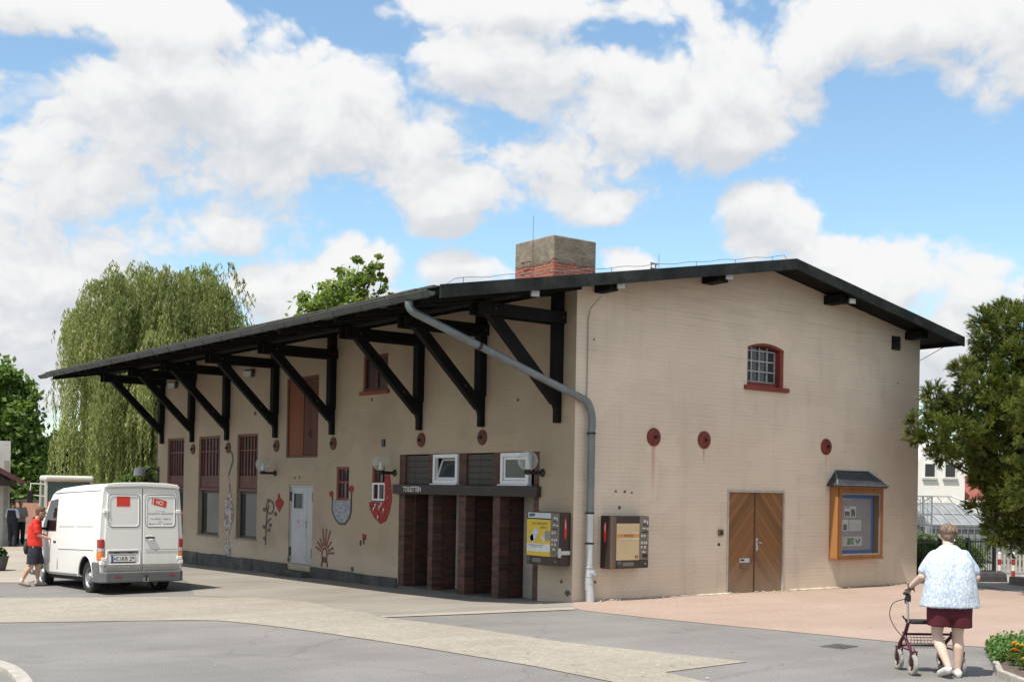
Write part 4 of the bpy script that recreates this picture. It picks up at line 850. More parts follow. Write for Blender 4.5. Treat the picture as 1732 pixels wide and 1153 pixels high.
def floodlight(p, rz, label, s=1.0):
    p = Vector(p); t = thing('floodlight', label, 'floodlight', p, rz, 'small floodlights under the shed roof')
    f = MB(); f.prism([(-0.09 * s, -0.05 * s, -0.075 * s), (0.09 * s, -0.05 * s, -0.075 * s), (0.07 * s, 0.06 * s, -0.05 * s), (-0.07 * s, 0.06 * s, -0.05 * s)], (0, 0, 0.13 * s)); f.build('housing', pm('lamp_housing', (0.16, 0.165, 0.17), 0.5, 0.15), t, bevel=0.008, world=False)
    f = MB(); f.box(-0.08 * s, -0.058 * s, -0.065 * s, 0.08 * s, -0.0505 * s, 0.045 * s); f.build('lens', pm('lens_glass', (0.55, 0.57, 0.58), 0.12, 0.1, 8, 30, 0, 0, 0.6), t, world=False)
    f = MB(); f.tube([(-0.10 * s, 0, 0), (-0.10 * s, 0.03, 0.11), (0.10 * s, 0.03, 0.11), (0.10 * s, 0, 0)], 0.009, 6); f.build('yoke', black_metal, t, world=False)
floodlight((-0.12, 13.6, 5.02), R(-60), 'small grey floodlight under the canopy between the third and fourth brackets from the far end', 1.5)
floodlight((-0.12, 19.0, 5.02), R(-60), 'small grey floodlight under the canopy nearest the far end of the shed', 1.5)
for (px, py, lb) in ((904, 496, 'tiny white floodlight under the rake board just left of the wall corner'), (1049, 483, 'tiny floodlight at the roof edge near the loose cable'), (1232, 468, 'tiny floodlight at the roof edge above the arched window'), (1440, 509, 'tiny floodlight under the right slope of the roof edge')):
    floodlight(on(px, py, 1, -0.50), R(-20), lb, 0.9)

# ------------------------------------------------------------------ vending machines
vm_brown = pm('machine_brown', (0.034, 0.023, 0.020), 0.45, 0.2, 3, 40, 0.05); vm_col = pm('machine_corner', (0.115, 0.075, 0.055), 0.35, 0.1, 3, 40, 0.03)
vm_strip = pm('machine_strip', (0.155, 0.135, 0.115), 0.4, 0.12, 6, 40, 0.05, 0.3); vm_silver = pm('machine_silver', (0.5, 0.5, 0.49), 0.35, 0.1, 9, 30, 0.03, 0.6)
red_lamp = pm('red_lamp_plastic', (0.55, 0.025, 0.015), 0.25, 0.12, 3, 30, 0, 0, 0.6)
letters_dark = pm('printed_dark', (0.03, 0.025, 0.02), 0.6, 0.05, 3, 30, 0)
def vending(loc, rz, label, style):
    t = thing('vending_machine', label, 'vending machine', loc, rz, 'wall-mounted vending machines at the shed corner')
    B = lambda n, f, m, p=t, **k: f.build(n, m, p, world=False, **k)
    W, D_, H = 0.97, 0.27, 0.97
    B('case', MB().box(0, -D_ + 0.012, 0, W, -0.004, H), vm_brown, bevel=0.012)
    f = MB(); n = 8
    f.prism([(0.0 + 0.075 - 0.075 * math.cos(math.pi / 2 * k / n), -D_ + 0.055 - 0.055 * math.sin(math.pi / 2 * k / n) - 0.006, 0.01) for k in range(n + 1)] + [(0.14, -D_ - 0.006, 0.01), (0.14, -D_ + 0.05, 0.01)], (0, 0, H - 0.02))
    if style == 2: B('rounded_corner', f, vm_col, smooth=True)
    x0 = 0.15 if style == 2 else 0.02
    B('control_strip', MB().box(0.735, -D_ - 0.006, 0.155, W - 0.01, -D_ + 0.012, H - 0.012), vm_strip, bevel=0.004)
    B('base_strip', MB().box(x0, -D_ - 0.004, 0.01, W - 0.01, -D_ + 0.012, 0.148), vm_brown, bevel=0.004)
    f = MB(); f.box(x0 + 0.17, -D_ - 0.008, 0.045, x0 + 0.44, -D_ - 0.0045, 0.115); B('delivery_flap', f, vm_strip)
    f = MB(); f.lathe([(0.062, 0), (0.062, 0.014), (0.045, 0.022), (0, 0.024)], (x0 + 0.085, -D_ - 0.004, 0.08), (0, -1, 0), 20); B('knob', f, pm('dark_knob', (0.05, 0.05, 0.055), 0.3), smooth=True)
    f = MB(); f.lathe([(0.012, 0), (0.012, 0.008), (0, 0.008)], (0.88, -D_ - 0.004, 0.08), (0, -1, 0), 12); B('lock', f, vm_silver)
    for sx, d in ((0.0, -1), (W, 1)):
        f = MB(); f.ball((sx, -0.13, 0.67), (0.022, 0.032, 0.20), 14, 12); B('red_side_light', f, red_lamp, smooth=True)
        f = MB(); f.ball((sx + d * 0.012, -0.14, 0.74), (0.013, 0.008, 0.09), 10, 8); B('reflector', f, pm('pink_reflector', (0.75, 0.5, 0.5), 0.3), smooth=True)
    q = random.Random(style)
    for (a, b, w, h) in ((0.82, 0.87, 0.06, 0.05), (0.90, 0.85, 0.03, 0.07), (0.79, 0.74, 0.09, 0.025), (0.90, 0.73, 0.05, 0.03), (0.76, 0.60, 0.05, 0.05), (0.83, 0.60, 0.04, 0.05), (0.76, 0.47, 0.045, 0.05), (0.83, 0.47, 0.045, 0.05), (0.89, 0.47, 0.03, 0.05), (0.76, 0.39, 0.04, 0.04), (0.84, 0.39, 0.05, 0.05), (0.79, 0.30, 0.09, 0.03)):
        B('selector_button', MB().box(a, -D_ - 0.014, b - h / 2, a + w, -D_ - 0.0065, b + h / 2), vm_silver, bevel=0.004)
    f = MB(); f.box(0.81, -D_ - 0.010, 0.80, 0.90, -D_ - 0.0065, 0.82); f.box(0.78, -D_ - 0.010, 0.66, 0.93, -D_ - 0.0065, 0.68); f.box(0.8, -D_ - 0.010, 0.20, 0.93, -D_ - 0.0065, 0.26); B('coin_slot', f, black_metal)
    yf = -D_ - 0.004; kw = dict(world=False)
    if style == 1:
        p = B('yellow_poster', MB().box(0.02, yf, 0.16, 0.72, yf + 0.014, 0.83), pm('poster_yellow', (0.60, 0.42, 0.028), 0.45, 0.08, 3, 40, 0))
        text('GELD ODER KARTE', 'headline', letters_dark, p, (0.17, yf, 0.735), (1, 0, 0), (0, 0, 1), 0.045, 0.46, **kw); text('ODER EC', 'headline', letters_dark, p, (0.42, yf, 0.665), (1, 0, 0), (0, 0, 1), 0.042, 0.21, **kw)
        M_ = lambda a, b, w, h, r: [(a + (x * math.cos(r) - z * math.sin(r)), yf - 0.002, b + (x * math.sin(r) + z * math.cos(r))) for x, z in ((-w, -h), (w, -h), (w, h), (-w, h))]
        f = MB(); f.prism(M_(0.24, 0.54, 0.14, 0.07, 0.9), (0, 0.002, 0)); f.prism(M_(0.17, 0.49, 0.05, 0.06, 0.3), (0, 0.0015, 0)); B('printed_card', f, pm('poster_pale_blue', (0.42, 0.5, 0.55), 0.5, 0.3, 12, 40, 0), p)
        f = MB(); f.prism(M_(0.635, 0.54, 0.075, 0.09, 0.05), (0, 0.0015, 0)); B('printed_machine', f, pm('poster_grey', (0.22, 0.23, 0.24), 0.5), p)
        f = MB(); f.prism(M_(0.50, 0.49, 0.07, 0.035, -0.6), (0, 0.001, 0)); f.box(0.03, yf - 0.0012, 0.24, 0.71, yf - 0.0002, 0.385); B('white_field', f, pm('poster_white', (0.58, 0.58, 0.57), 0.5), p)
        text('Bitte Alter nachweisen', 'small_print', letters_dark, p, (0.09, yf - 0.0015, 0.345), (1, 0, 0), (0, 0, 1), 0.022, 0.42, **kw); text('ab 18 Jahren', 'small_print', letters_dark, p, (0.18, yf - 0.0015, 0.312), (1, 0, 0), (0, 0, 1), 0.02, 0.28, **kw)
        hd = B('header_sign', MB().box(0.05, yf, 0.855, 0.72, yf + 0.014, 0.955), pm('poster_ice', (0.45, 0.5, 0.53), 0.5, 0.15, 6, 40, 0))
        f = MB(); f.prism([(0.08, yf - 0.001, 0.875), (0.25, yf - 0.001, 0.885), (0.27, yf - 0.001, 0.935), (0.13, yf - 0.001, 0.94), (0.08, yf - 0.001, 0.92)], (0, 0.0008, 0)); B('blue_emblem', f, pm('emblem_blue', (0.05, 0.09, 0.16), 0.5), hd)
        f = MB(); f.bar((0.85, yf - 0.03, 0.22), (1.03, yf - 0.03, 0.24), 0.03, 0.11); l_ = B('lock_bar', f, vm_strip, bevel=0.006)
        f = MB(); f.box(1.0, yf - 0.055, 0.155, 1.055, yf - 0.005, 0.33); f.box(0.97, -D_ + 0.02, 0.2, 1.0, -0.02, 0.28); B('lock_end', f, vm_silver, l_, bevel=0.015)
    else:
        p = B('beige_front', MB().box(0.155, yf, 0.155, 0.725, yf + 0.014, 0.83), pm('front_beige', (0.46, 0.36, 0.205), 0.4, 0.05, 3, 40, 0))
        f = MB(); f.box(0.16, yf - 0.001, 0.575, 0.72, yf - 0.0002, 0.64); B('orange_band', f, pm('band_orange', (0.50, 0.22, 0.055), 0.4), p)
        f = MB(); f.box(0.20, yf - 0.0014, 0.642, 0.70, yf - 0.0002, 0.662); f.box(0.22, yf - 0.0014, 0.53, 0.71, yf - 0.0002, 0.565); B('pale_band', f, pm('band_pale', (0.50, 0.44, 0.37), 0.4), p)
        text('Zigaretten', 'lettering', pm('letter_brown', (0.16, 0.035, 0.015), 0.5), p, (0.33, yf - 0.002, 0.588), (1, 0, 0), (0, 0, 1), 0.042, 0.24, world=False, bold=0.01)
        f = MB(); f.box(0.62, yf - 0.0014, 0.19, 0.695, yf - 0.0002, 0.24); q_ = B('red_badge', f, pm('badge_red', (0.24, 0.02, 0.015), 0.5), p)
        text('18', 'lettering', pm('letter_yellow', (0.5, 0.3, 0.03), 0.5), q_, (0.64, yf - 0.003, 0.20), (1, 0, 0), (0, 0, 1), 0.03, world=False)
vending((0, 1.03, 0.65), R(-90), 'dark brown vending machine with a yellow poster, on the shaded wall beside the toilet piers', 1)
vending((0.66, 0, 0.60), 0.0, 'dark brown vending machine with a beige front and orange band, right of the downpipe', 2)
MB

# ------------------------------------------------------------------ notice board
t = thing('notice_board', 'wooden wall notice case with a little slate roof, blue backing and paper notices', 'notice board', (7.24, 0, 0.67))
wood = planks('case_wood', 'y', (0.20, 0.078, 0.024), (0.28, 0.12, 0.040), 0.4, rough=0.5)
x0, x1, z0, z1, yf = 7.24, 8.80, 0.67, 2.23, -0.22
f = MB(); f.box(x0, yf, z0, x0 + 0.03, -0.002, z1); f.box(x1 - 0.03, yf, z0, x1, -0.002, z1); f.box(x0 + 0.03, yf + 0.001, z0, x1 - 0.03, -0.002, z0 + 0.03); f.box(x0 + .03, yf + 0.001, z1 - 0.03, x1 - .03, -0.002, z1)
f.build('case', planks('case_side_wood', 'x', (0.30, 0.135, 0.045), (0.40, 0.19, 0.068), 0.5, rough=0.5), t)
f = MB(); w = 0.11
f.box(x0 + 0.005, yf - 0.03, z0 + 0.005, x0 + w, yf - 0.001, z1 - 0.005); f.box(x1 - w, yf - 0.03, z0 + 0.005, x1 - 0.005, yf - 0.001, z1 - 0.005); f.box(x0 + w, yf - 0.03, z0 + 0.005, x1 - w, yf - 0.001, z0 + 0.07); f.box(x0 + w, yf - 0.03, z1 - 0.16, x1 - w, yf - 0.001, z1 - 0.005)
f.build('front_frame', wood, t, bevel=0.006)
f = MB(); f.box(x0 - 0.02, yf - 0.045, z0 - 0.035, x1 + 0.02, -0.002, z0 - 0.002); f.build('bottom_ledge', wood, t, bevel=0.004)
f = MB(); X0, X1, Za, Zb = x0 + w, x1 - w, z0 + 0.07, z1 - 0.16; s = 0.022
f.box(X0, yf - 0.02, Za, X0 + s, yf + 0.0, Zb); f.box(X1 - s, yf - 0.02, Za, X1, yf, Zb); f.box(X0 + s, yf - 0.02, Za, X1 - s, yf, Za + s); f.box(X0 + s, yf - 0.02, Zb - s, X1 - s, yf, Zb); f.build('metal_rim', pm('aluminium_rim', (0.42, 0.42, 0.40), 0.35, 0.1, 4, 30, 0, 0.6), t)
f = MB(); f.box(X0, -0.06, Za, X1, -0.04, Zb); bk = f.build('blue_backing', pm('backing_blue', (0.045, 0.16, 0.47), 0.6, 0.08), t)
f = MB(); f.box(X0 + 0.03, -0.075, Za + 0.09, X1 - 0.10, -0.0605, Zb - 0.10); gp_ = f.build('grey_panel', pm('panel_grey', (0.30, 0.275, 0.285), 0.7, 0.06), t)
paper = pm('notice_paper', (0.60, 0.59, 0.55), 0.7, 0.05)
pic = mosaic_mat('printed_picture', [(0.03, 0.03, 0.03), (0.12, 0.12, 0.12), (0.3, 0.3, 0.3), (0.06, 0.06, 0.06)], 26)
def notice(a, b, w, h, lb):
    y = -0.0785; f = MB(); f.box(a, y, b, a + w, y + 0.003, b + h); return f.build('notice', paper, gp_)
xx = X0 + 0.03
n1 = notice(xx + 0.27, 1.55, 0.20, 0.24, ''); n2 = notice(xx + 0.48, 1.55, 0.19, 0.24, ''); n3 = notice(xx + 0.20, 1.25, 0.20, 0.25, ''); n4 = notice(xx + 0.43, 1.25, 0.21, 0.24, ''); n5 = notice(xx + 0.65, 1.25, 0.21, 0.24, '')
f = MB(); f.box(xx + 0.29, -0.080, 1.57, xx + 0.45, -0.0787, 1.68); f.box(xx + 0.29, -0.080, 1.75, xx + 0.43, -0.0787, 1.775); f.build('print', pic, n1)
f = MB(); f.box(xx + 0.50, -0.080, 1.57, xx + 0.64, -0.0787, 1.73); f.build('print', pic, n2); f = MB(); f.box(xx + 0.23, -0.080, 1.27, xx + 0.36, -0.0787, 1.40); f.build('print', pic, n3)
f = MB()
for j in range(9): f.box(xx + 0.445, -0.080, 1.27 + j * 0.022, xx + 0.60 + 0.02 * (j % 3), -0.0787, 1.276 + j * 0.022); f.box(xx + 0.665, -0.080, 1.27 + j * 0.022, xx + 0.82 + 0.02 * ((j + 1) % 3), -0.0787, 1.276 + j * 0.022)
f.build('printed_lines', pm('print_grey', (0.25, 0.25, 0.25), 0.7), n4)
f = MB(); f.box(xx + 0.08, -0.0785, 0.92, xx + 0.90, -0.0755, 1.13); ba = f.build('banner', pm('banner_paper', (0.50, 0.50, 0.44), 0.7, 0.06), gp_)
f = MB(); f.box(xx + 0.38, -0.080, 0.955, xx + 0.60, -0.0787, 1.10); f.build('landscape_picture', pm('print_landscape', (0.14, 0.20, 0.12), 0.6, 0.7, 9, 20, 0, dirt=(0.16, 0.26, 0.36), dirt_amt=0.9), ba)
f = MB(); f.prism([(xx + 0.65, -0.080, 1.06), (xx + 0.70, -0.080, 1.08), (xx + 0.735, -0.080, 1.02), (xx + 0.80, -0.080, 1.08), (xx + 0.85, -0.080, 1.06), (xx + 0.735, -0.080, 0.95)], (0, 0.0012, 0)); f.build('green_tick', pm('tick_green', (0.07, 0.22, 0.07), 0.6), ba)
for j, s_t in enumerate(('NEUES AUS', 'DEM ORT', 'UND VON', 'HIER')): text(s_t, 'lettering', letters_dark, ba, (xx + 0.10, -0.0790, 1.085 - j * 0.042), (1, 0, 0), (0, 0, 1), 0.02, 0.2 - 0.03 * j)
f = MB(); f.box(xx + 0.05, -0.0785, 1.93, xx + 0.62, -0.0755, 1.965); hb = f.build('heading_strip', pm('heading_paper', (0.40, 0.38, 0.37), 0.7), gp_)
text('INFO', 'lettering', letters_dark, hb, (xx + 0.07, -0.079, 1.94), (1, 0, 0), (0, 0, 1), 0.018, 0.08)
f = MB(); f.box(X0 + s, yf - 0.012, Za + s, X1 - s, yf - 0.008, Zb - s); f.build('glass', clear('case_glass', (0.93, 0.94, 0.95), 0.0, 0.08), t)
slate = pm('slate_roof', (0.030, 0.034, 0.040), 0.55, 0.35, 3, 20, 0.3, dirt=(0.10, 0.105, 0.105), dirt_amt=0.5)
f = MB(); e = [(7.12, -0.31, 2.255), (8.90, -0.31, 2.255), (8.90, -0.004, 2.255), (7.12, -0.004, 2.255)]; r_ = [(7.40, -0.004, 2.56), (8.55, -0.004, 2.56)]
f.add(e + r_ + [(p[0], p[1], p[2] - 0.03) for p in e], [(0, 1, 5, 4), (0, 4, 3), (1, 2, 5), (0, 1, 7, 6), (1, 2, 8, 7), (3, 0, 6, 9), (6, 7, 8, 9), (2, 3, 9, 8), (3, 4, 5, 2)])
f.build('slate_roof', slate, t)
f = MB(); f.tube([(7.12, -0.31, 2.25), (7.40, -0.012, 2.565), (8.55, -0.012, 2.565), (8.90, -0.31, 2.25)], 0.014, 6); f.tube([(7.12, -0.31, 2.25), (8.90, -0.31, 2.25)], 0.013, 6); f.build('lead_trim', zinc, t)
f = MB(); f.box(7.14, -0.295, 2.19, 8.86, -0.23, 2.224); f.build('eaves_batten', wood, t)

# ------------------------------------------------------------------ white van
VR = gp(147, 1002)
van_yaw = R(2.0)
vl = Vector((VR.x, VR.y, 0)) - Matrix.Rotation(van_yaw, 3, 'Z') @ Vector((-0.86, 0.92, 0)); vl.z = g(vl.x, vl.y + 2.2) + 0.0
van = thing('delivery_van', 'white panel van with red stickers on its rear doors, parked by the shed', 'van', vl, van_yaw)
van.scale = (0.94, 1.0, 1.04); van.rotation_euler = (-R(1.9), 0, van_yaw)
VB = lambda n, f, m, p=van, **k: f.build(n, m, p, world=False, **k)
vwhite = pm('van_white', (0.74, 0.74, 0.72), 0.28, 0.02, 2, 30, 0, 0, 0.5)
m_, nt, b = newmat('van_white_dusty'); s_ = nd(nt, 'ShaderNodeSeparateXYZ', {0: objc(nt)})
nz = nd(nt, 'ShaderNodeTexNoise', {'Vector': nd(nt, 'ShaderNodeVectorMath', {0: objc(nt), 1: (1, 1, 0.5)}, operation='MULTIPLY').outputs[0], 'Scale': 5.0, 'Detail': 7.0, 'Roughness': 0.65}).outputs[0]
dk = sstep(nt, mth(nt, 'ADD', s_.outputs[2], mth(nt, 'MULTIPLY', nz, -0.9)), 0.55, -0.05)
nt.links.new(mixc(nt, mth(nt, 'MULTIPLY', dk, 0.4), (0.74, 0.74, 0.715), (0.47, 0.44, 0.39)), b.inputs['Base Color']); nt.links.new(sstep(nt, dk, 0, 1, 0.25, 0.7), b.inputs['Roughness'])
vbody = m_
vgrey = pm('van_grey_plastic', (0.115, 0.115, 0.12), 0.6, 0.12, 4, 40, 0.08); vstep = pm('van_step_plate', (0.30, 0.29, 0.275), 0.5, 0.1, 4, 40, 0.1, 0.2)
rubber = pm('tyre_rubber', (0.022, 0.022, 0.023), 0.85, 0.25, 6, 40, 0.2); steel = pm('wheel_steel', (0.35, 0.35, 0.35), 0.4, 0.15, 8, 40, 0.05, 0.7)
under = pm('underbody', (0.018, 0.017, 0.016), 0.9); vglass = glassy('van_glass', (0.012, 0.013, 0.015), 0.04, 0.7)
def vsec(Y, T, wf=1.0, b=0.34):
    h = T - b; pts = [(0.0, b), (0.84, b), (0.92, b + 0.06), (0.945, b + 0.25 * h), (0.945, b + 0.42 * h), (0.915, b + 0.68 * h), (0.875, T - 0.16), (0.855, T - 0.085), (0.80, T - 0.025), (0.55, T), (0.0, T + 0.012)]
    r = [(x * wf, Y, z) for x, z in pts]; return r + [(-x, y, z) for x, y, z in r[-2:0:-1]]
def vx(z, T=2.22, b=0.34):
    h = T - b; zs = [b + 0.25 * h, b + 0.42 * h, b + 0.68 * h, T - 0.16]; return float(np.interp(z, zs, [0.945, 0.945, 0.915, 0.875]))
secs = [vsec(0.14, 2.20), vsec(0.20, 2.225), vsec(1.5, 2.232), vsec(2.7, 2.20), vsec(3.25, 2.13, 0.99), vsec(3.6, 1.90, 0.98), vsec(4.1, 1.46, 0.97), vsec(4.5, 1.20, 0.94), vsec(4.78, 0.98, 0.88), vsec(4.86, 0.80, 0.82)]
f = MB(); n = len(secs[0])
for s in secs: f.v += s
for i in range(len(secs) - 1): f.f += [(i * n + k, i * n + (k + 1) % n, (i + 1) * n + (k + 1) % n, (i + 1) * n + k) for k in range(n)]
f.f += [tuple(range(n)), tuple((len(secs) - 1) * n + k for k in range(n))]
body = VB('body', f, vbody, smooth=True)
for Y in (0.95, 3.95):
    for sx in (-1, 1):
        c = MB(); c.cyl((sx * 0.55, Y, 0.36), (sx * 1.2, Y, 0.36), 0.41, n=36); co = c.build('cut', under, None)
        co.matrix_world = van.matrix_basis.copy()
        md = body.modifiers.new('arch', 'BOOLEAN'); md.operation = 'DIFFERENCE'; md.object = co; md.solver = 'EXACT'
bpy.context.view_layer.update()
nm = bpy.data.meshes.new_from_object(body.evaluated_get(bpy.context.evaluated_depsgraph_get()))
for md in list(body.modifiers): bpy.data.objects.remove(md.object)
body.modifiers.clear(); body.data = nm; body.name = 'body'
for p_ in nm.polygons:
    c = p_.center
    inside = min(math.hypot(c.y - Y, c.z - 0.36) for Y in (0.95, 3.95)) < 0.412 and abs(c.x) < 0.93
    if inside: p_.material_index = 1 if len(nm.materials) > 1 else 0
nm.materials.clear(); nm.materials.append(vbody); nm.materials.append(under)
for p_ in nm.polygons:
    c = p_.center; p_.material_index = 1 if (min(math.hypot(c.y - Y, c.z - 0.36) for Y in (0.95, 3.95)) < 0.415 and abs(c.x) < 0.93) else 0
nm.set_sharp_from_angle(angle=R(30))
MB_ = MB(); MB_.box(-0.80, 0.5, 0.26, 0.80, 4.6, 0.345); VB('underbody', MB_, under)
# rear doors
def rear_door(s):
    f = MB(); P = [(0.008, 0.60), (0.845, 0.60), (0.85, 1.1), (0.825, 1.55), (0.79, 2.02), (0.76, 2.11), (0.008, 2.13)]
    f.prism([(s * x, 0.138, z) for x, z in P], (0, -0.03, 0)); d = VB('rear_door', f, vbody, bevel=0.012)
    return d
def ringpts(x0, x1, z0, z1, r, y, k=4):
    out = []
    for (cx, cz, a0) in ((x1 - r, z1 - r, 0), (x0 + r, z1 - r, 90), (x0 + r, z0 + r, 180), (x1 - r, z0 + r, 270)):
        for j in range(k + 1): a = R(a0 + 90 * j / k); out.append((cx + r * math.cos(a), y, cz + r * math.sin(a)))
    return out
seam = pm('seam_shadow_gap', (0.10, 0.10, 0.10), 0.8)
for s in (-1, 1):
    d = rear_door(s); a, b_ = sorted((s * 0.09, s * 0.74))
    f = MB(); f.tube(ringpts(a, b_, 1.37, 1.97, 0.07, 0.108), 0.009, 6, closed=True); VB('pressed_panel', f, vwhite, d, smooth=True)
    f = MB(); f.tube(ringpts(a - 0.022, b_ + 0.022, 1.348, 1.992, 0.08, 0.1075), 0.006, 5, closed=True); VB('panel_groove', f, seam, d)
    if s == 1:
        f = MB(); f.box(0.06, 0.100, 0.865, 0.80, 0.109, 0.885); f.build('lower_crease', vwhite, d, world=False, bevel=0.004)
        f = MB(); f.box(0.06, 0.1045, 0.887, 0.80, 0.1085, 0.899); VB('crease_groove', f, seam, d)
        f = MB(); f.lathe([(0.085, 0), (0.08, 0.008), (0.0, 0.009)], (0.165, 0.108, 1.12), (0, -1, 0), 20); f.v = [(x * 1.0 if False else 0.165 + (x - 0.165) * 1.5, y, 1.12 + (z - 1.12) * 0.75) for x, y, z in f.v]; h_ = VB('handle', f, vwhite, d, smooth=True)
        f = MB(); f.box(0.045, 0.075, 1.125, 0.27, 0.099, 1.155); VB('grip', f, under, h_, bevel=0.006)
        f = MB(); f.box(0.14, 0.07, 1.075, 0.23, 0.099, 1.115); VB('push_button', f, vwhite, h_, bevel=0.01)
    else:
        f = MB(); f.tube(ringpts(-0.80, -0.06, 0.615, 0.895, 0.03, 0.108), 0.011, 6, closed=True); VB('plate_recess_rim', f, vwhite, d, smooth=True)
        f = MB(); f.box(-0.76, 0.1035, 0.83, -0.10, 0.1085, 0.872); f.build('recess_shade', vgrey, d, world=False)
        f = MB(); [f.box(xx_ - 0.06, 0.096, 0.835, xx_ + 0.06, 0.103, 0.855) for xx_ in (-0.58, -0.28)]; VB('plate_lamp', f, under, d)
        f = MB(); f.box(-0.71, 0.097, 0.665, -0.17, 0.106, 0.79); pl = VB('licence_plate', f, pm('plate_white', (0.66, 0.66, 0.64), 0.4, 0.04), d, bevel=0.004)
        f = MB(); f.box(-0.708, 0.0955, 0.668, -0.66, 0.0968, 0.787); VB('blue_band', f, pm('plate_blue', (0.03, 0.07, 0.32), 0.4), pl)
        f = MB(); f.box(-0.72, 0.099, 0.645, -0.16, 0.1065, 0.664); f.box(-0.72, 0.099, 0.791, -0.16, 0.1065, 0.80); VB('plate_frame', f, under, pl)
        text('HC', 'lettering', letters_dark, pl, (-0.645, 0.0965, 0.685), (1, 0, 0), (0, 0, 1), 0.082, 0.115, 0.001, world=False, bold=0.01)
        text('KR 29', 'lettering', letters_dark, pl, (-0.465, 0.0965, 0.685), (1, 0, 0), (0, 0, 1), 0.082, 0.275, 0.001, world=False, bold=0.01)
        f = MB(); f.lathe([(0.018, 0), (0, 0.001)], (-0.497, 0.0962, 0.745), (0, -1, 0), 12); f.lathe([(0.018, 0), (0, 0.001)], (-0.497, 0.0962, 0.705), (0, -1, 0), 12); VB('seal', f, pm('seal_grey', (0.25, 0.28, 0.25), 0.5), pl)
        f = MB(); f.box(-0.59, 0.105, 1.76, -0.29, 0.1075, 1.955); VB('red_sticker', f, pm('sticker_red', (0.60, 0.045, 0.03), 0.4, 0.06), d)
    for zz in (0.72, 1.66):
        f = MB(); X = s * (0.862 if zz < 1 else 0.825); f.box(X - 0.06, 0.085, zz - 0.035, X + 0.06, 0.137, zz + 0.035); VB('door_hinge', f, vwhite, d, bevel=0.012)
    if s == 1:
        Lr = Vector((1, 0, -0.20)).normalized(); Lu = Vector((0.20, 0, 1)).normalized(); O = Vector((0.24, 0.106, 1.80))
        f = MB(); f.prism([O, O + Lr * 0.30, O + Lr * 0.30 + Lu * 0.135, O + Lu * 0.135], (0, -0.0015, 0)); lg = VB('red_logo', f, MATS['sticker_red'], d)
        wl = pm('sticker_white', (0.75, 0.74, 0.72), 0.4, 0.03)
        text('HCI', 'lettering', wl, lg, O + Lr * 0.06 + Lu * 0.03 + Vector((0, -0.002, 0)), Lr, Lu, 0.078, 0.16, 0.0, world=False, bold=0.02)
        f = MB(); q_ = O - Lr * 0.045; f.prism([q_, q_ + Lr * 0.018, q_ + Lr * 0.018 + Lu * 0.14, q_ + Lu * 0.14], (0, -0.0015, 0)); VB('logo_bar', f, MATS['sticker_red'], lg)
        pg = pm('lettering_grey', (0.12, 0.12, 0.13), 0.5)
        for s_t, x_, z_, h_, w_ in (('Inh. K. Krause', 0.30, 1.655, 0.022, 0.22), ('TRANSPORTE & UMZUGSDIENST', 0.12, 1.60, 0.032, 0.60), ('Tel. 03907 - 386512', 0.17, 1.495, 0.034, 0.48), ('mobil', 0.37, 1.45, 0.022, 0.09), ('Mobil 0170 - 2670340', 0.15, 1.392, 0.034, 0.54)):
            text(s_t, 'lettering', pg, d, (x_, 0.1075, z_), (1, 0, 0), (0, 0, 1), h_, w_, 0.0005, world=False, bold=0.008)
f = MB(); f.box(-0.007, 0.118, 0.60, 0.007, 0.137, 2.13); VB('door_gap', f, seam)
f = MB(); secr = [(0.0, 2.245), (0.56, 2.232), (0.80, 2.205), (0.865, 2.14), (0.84, 2.125), (0.78, 2.135), (0.0, 2.165)]
secr = secr + [(-x, z) for x, z in secr[-2:0:-1]]; f.prism([(x, 0.085, z) for x, z in secr], (0, 0.13, 0)); VB('roof_lip', f, vwhite, bevel=0.015)
lens_r = pm('lamp_red', (0.30, 0.012, 0.012), 0.15, 0.2, 14, 50, 0.05, 0, 0.7); lens_o = pm('lamp_amber', (0.62, 0.16, 0.02), 0.15, 0.15, 14, 50, 0.05, 0, 0.7); lens_w = pm('lamp_clear', (0.45, 0.36, 0.34), 0.15, 0.1, 14, 50, 0.05, 0, 0.7)
for s in (-1, 1):
    tl = None
    for nm_, z0, z1, m_ in (('tail_light', 0.94, 1.11, lens_r), ('clear_section', 0.86, 0.937, lens_w), ('amber_section', 0.70, 0.857, lens_o)):
        f = MB(); k0 = 0.955; pts = [(s * 0.855, 0.10), (s * 0.93, 0.10), (s * 0.958, 0.135), (s * 0.958, 0.30 if z1 < 1.0 else 0.27), (s * 0.90, 0.30), (s * 0.855, 0.20)]
        f.prism([(x, y, z0) for x, y in pts], (0, 0, z1 - z0)); o = VB(nm_, f, m_, tl or van, bevel=0.012); tl = tl or o
    f = MB(); f.box(min(s * 0.84, s * 0.95), 0.085, 0.60, max(s * 0.84, s * 0.95), 0.18, 0.69); VB('corner_cap', f, vwhite, bevel=0.02)
f = MB(); f.box(-0.845, 0.095, 0.475, -0.008, 0.145, 0.592); f.box(0.008, 0.095, 0.475, 0.845, 0.145, 0.592); st_ = VB('step_plate', f, vstep, bevel=0.004)
f = MB()
for k in range(44):
    x = -0.82 + k * 0.038
    if abs(x) > 0.03: f.box(x - 0.011, 0.088, 0.49, x + 0.011, 0.0955, 0.578)
VB('tread_ribs', f, vstep, st_)
f = MB(); P = [(-0.955, 0.62), (-0.955, 0.30), (-0.94, 0.10), (-0.85, 0.0), (0.85, 0.0), (0.94, 0.10), (0.955, 0.30), (0.955, 0.62), (0.90, 0.62), (0.88, 0.16), (-0.88, 0.16), (-0.90, 0.62)]
f.prism([(x, y, 0.255) for x, y in P[:]], (0, 0, 0.215)); bp = VB('rear_bumper', f, vgrey, bevel=0.03, segs=3)
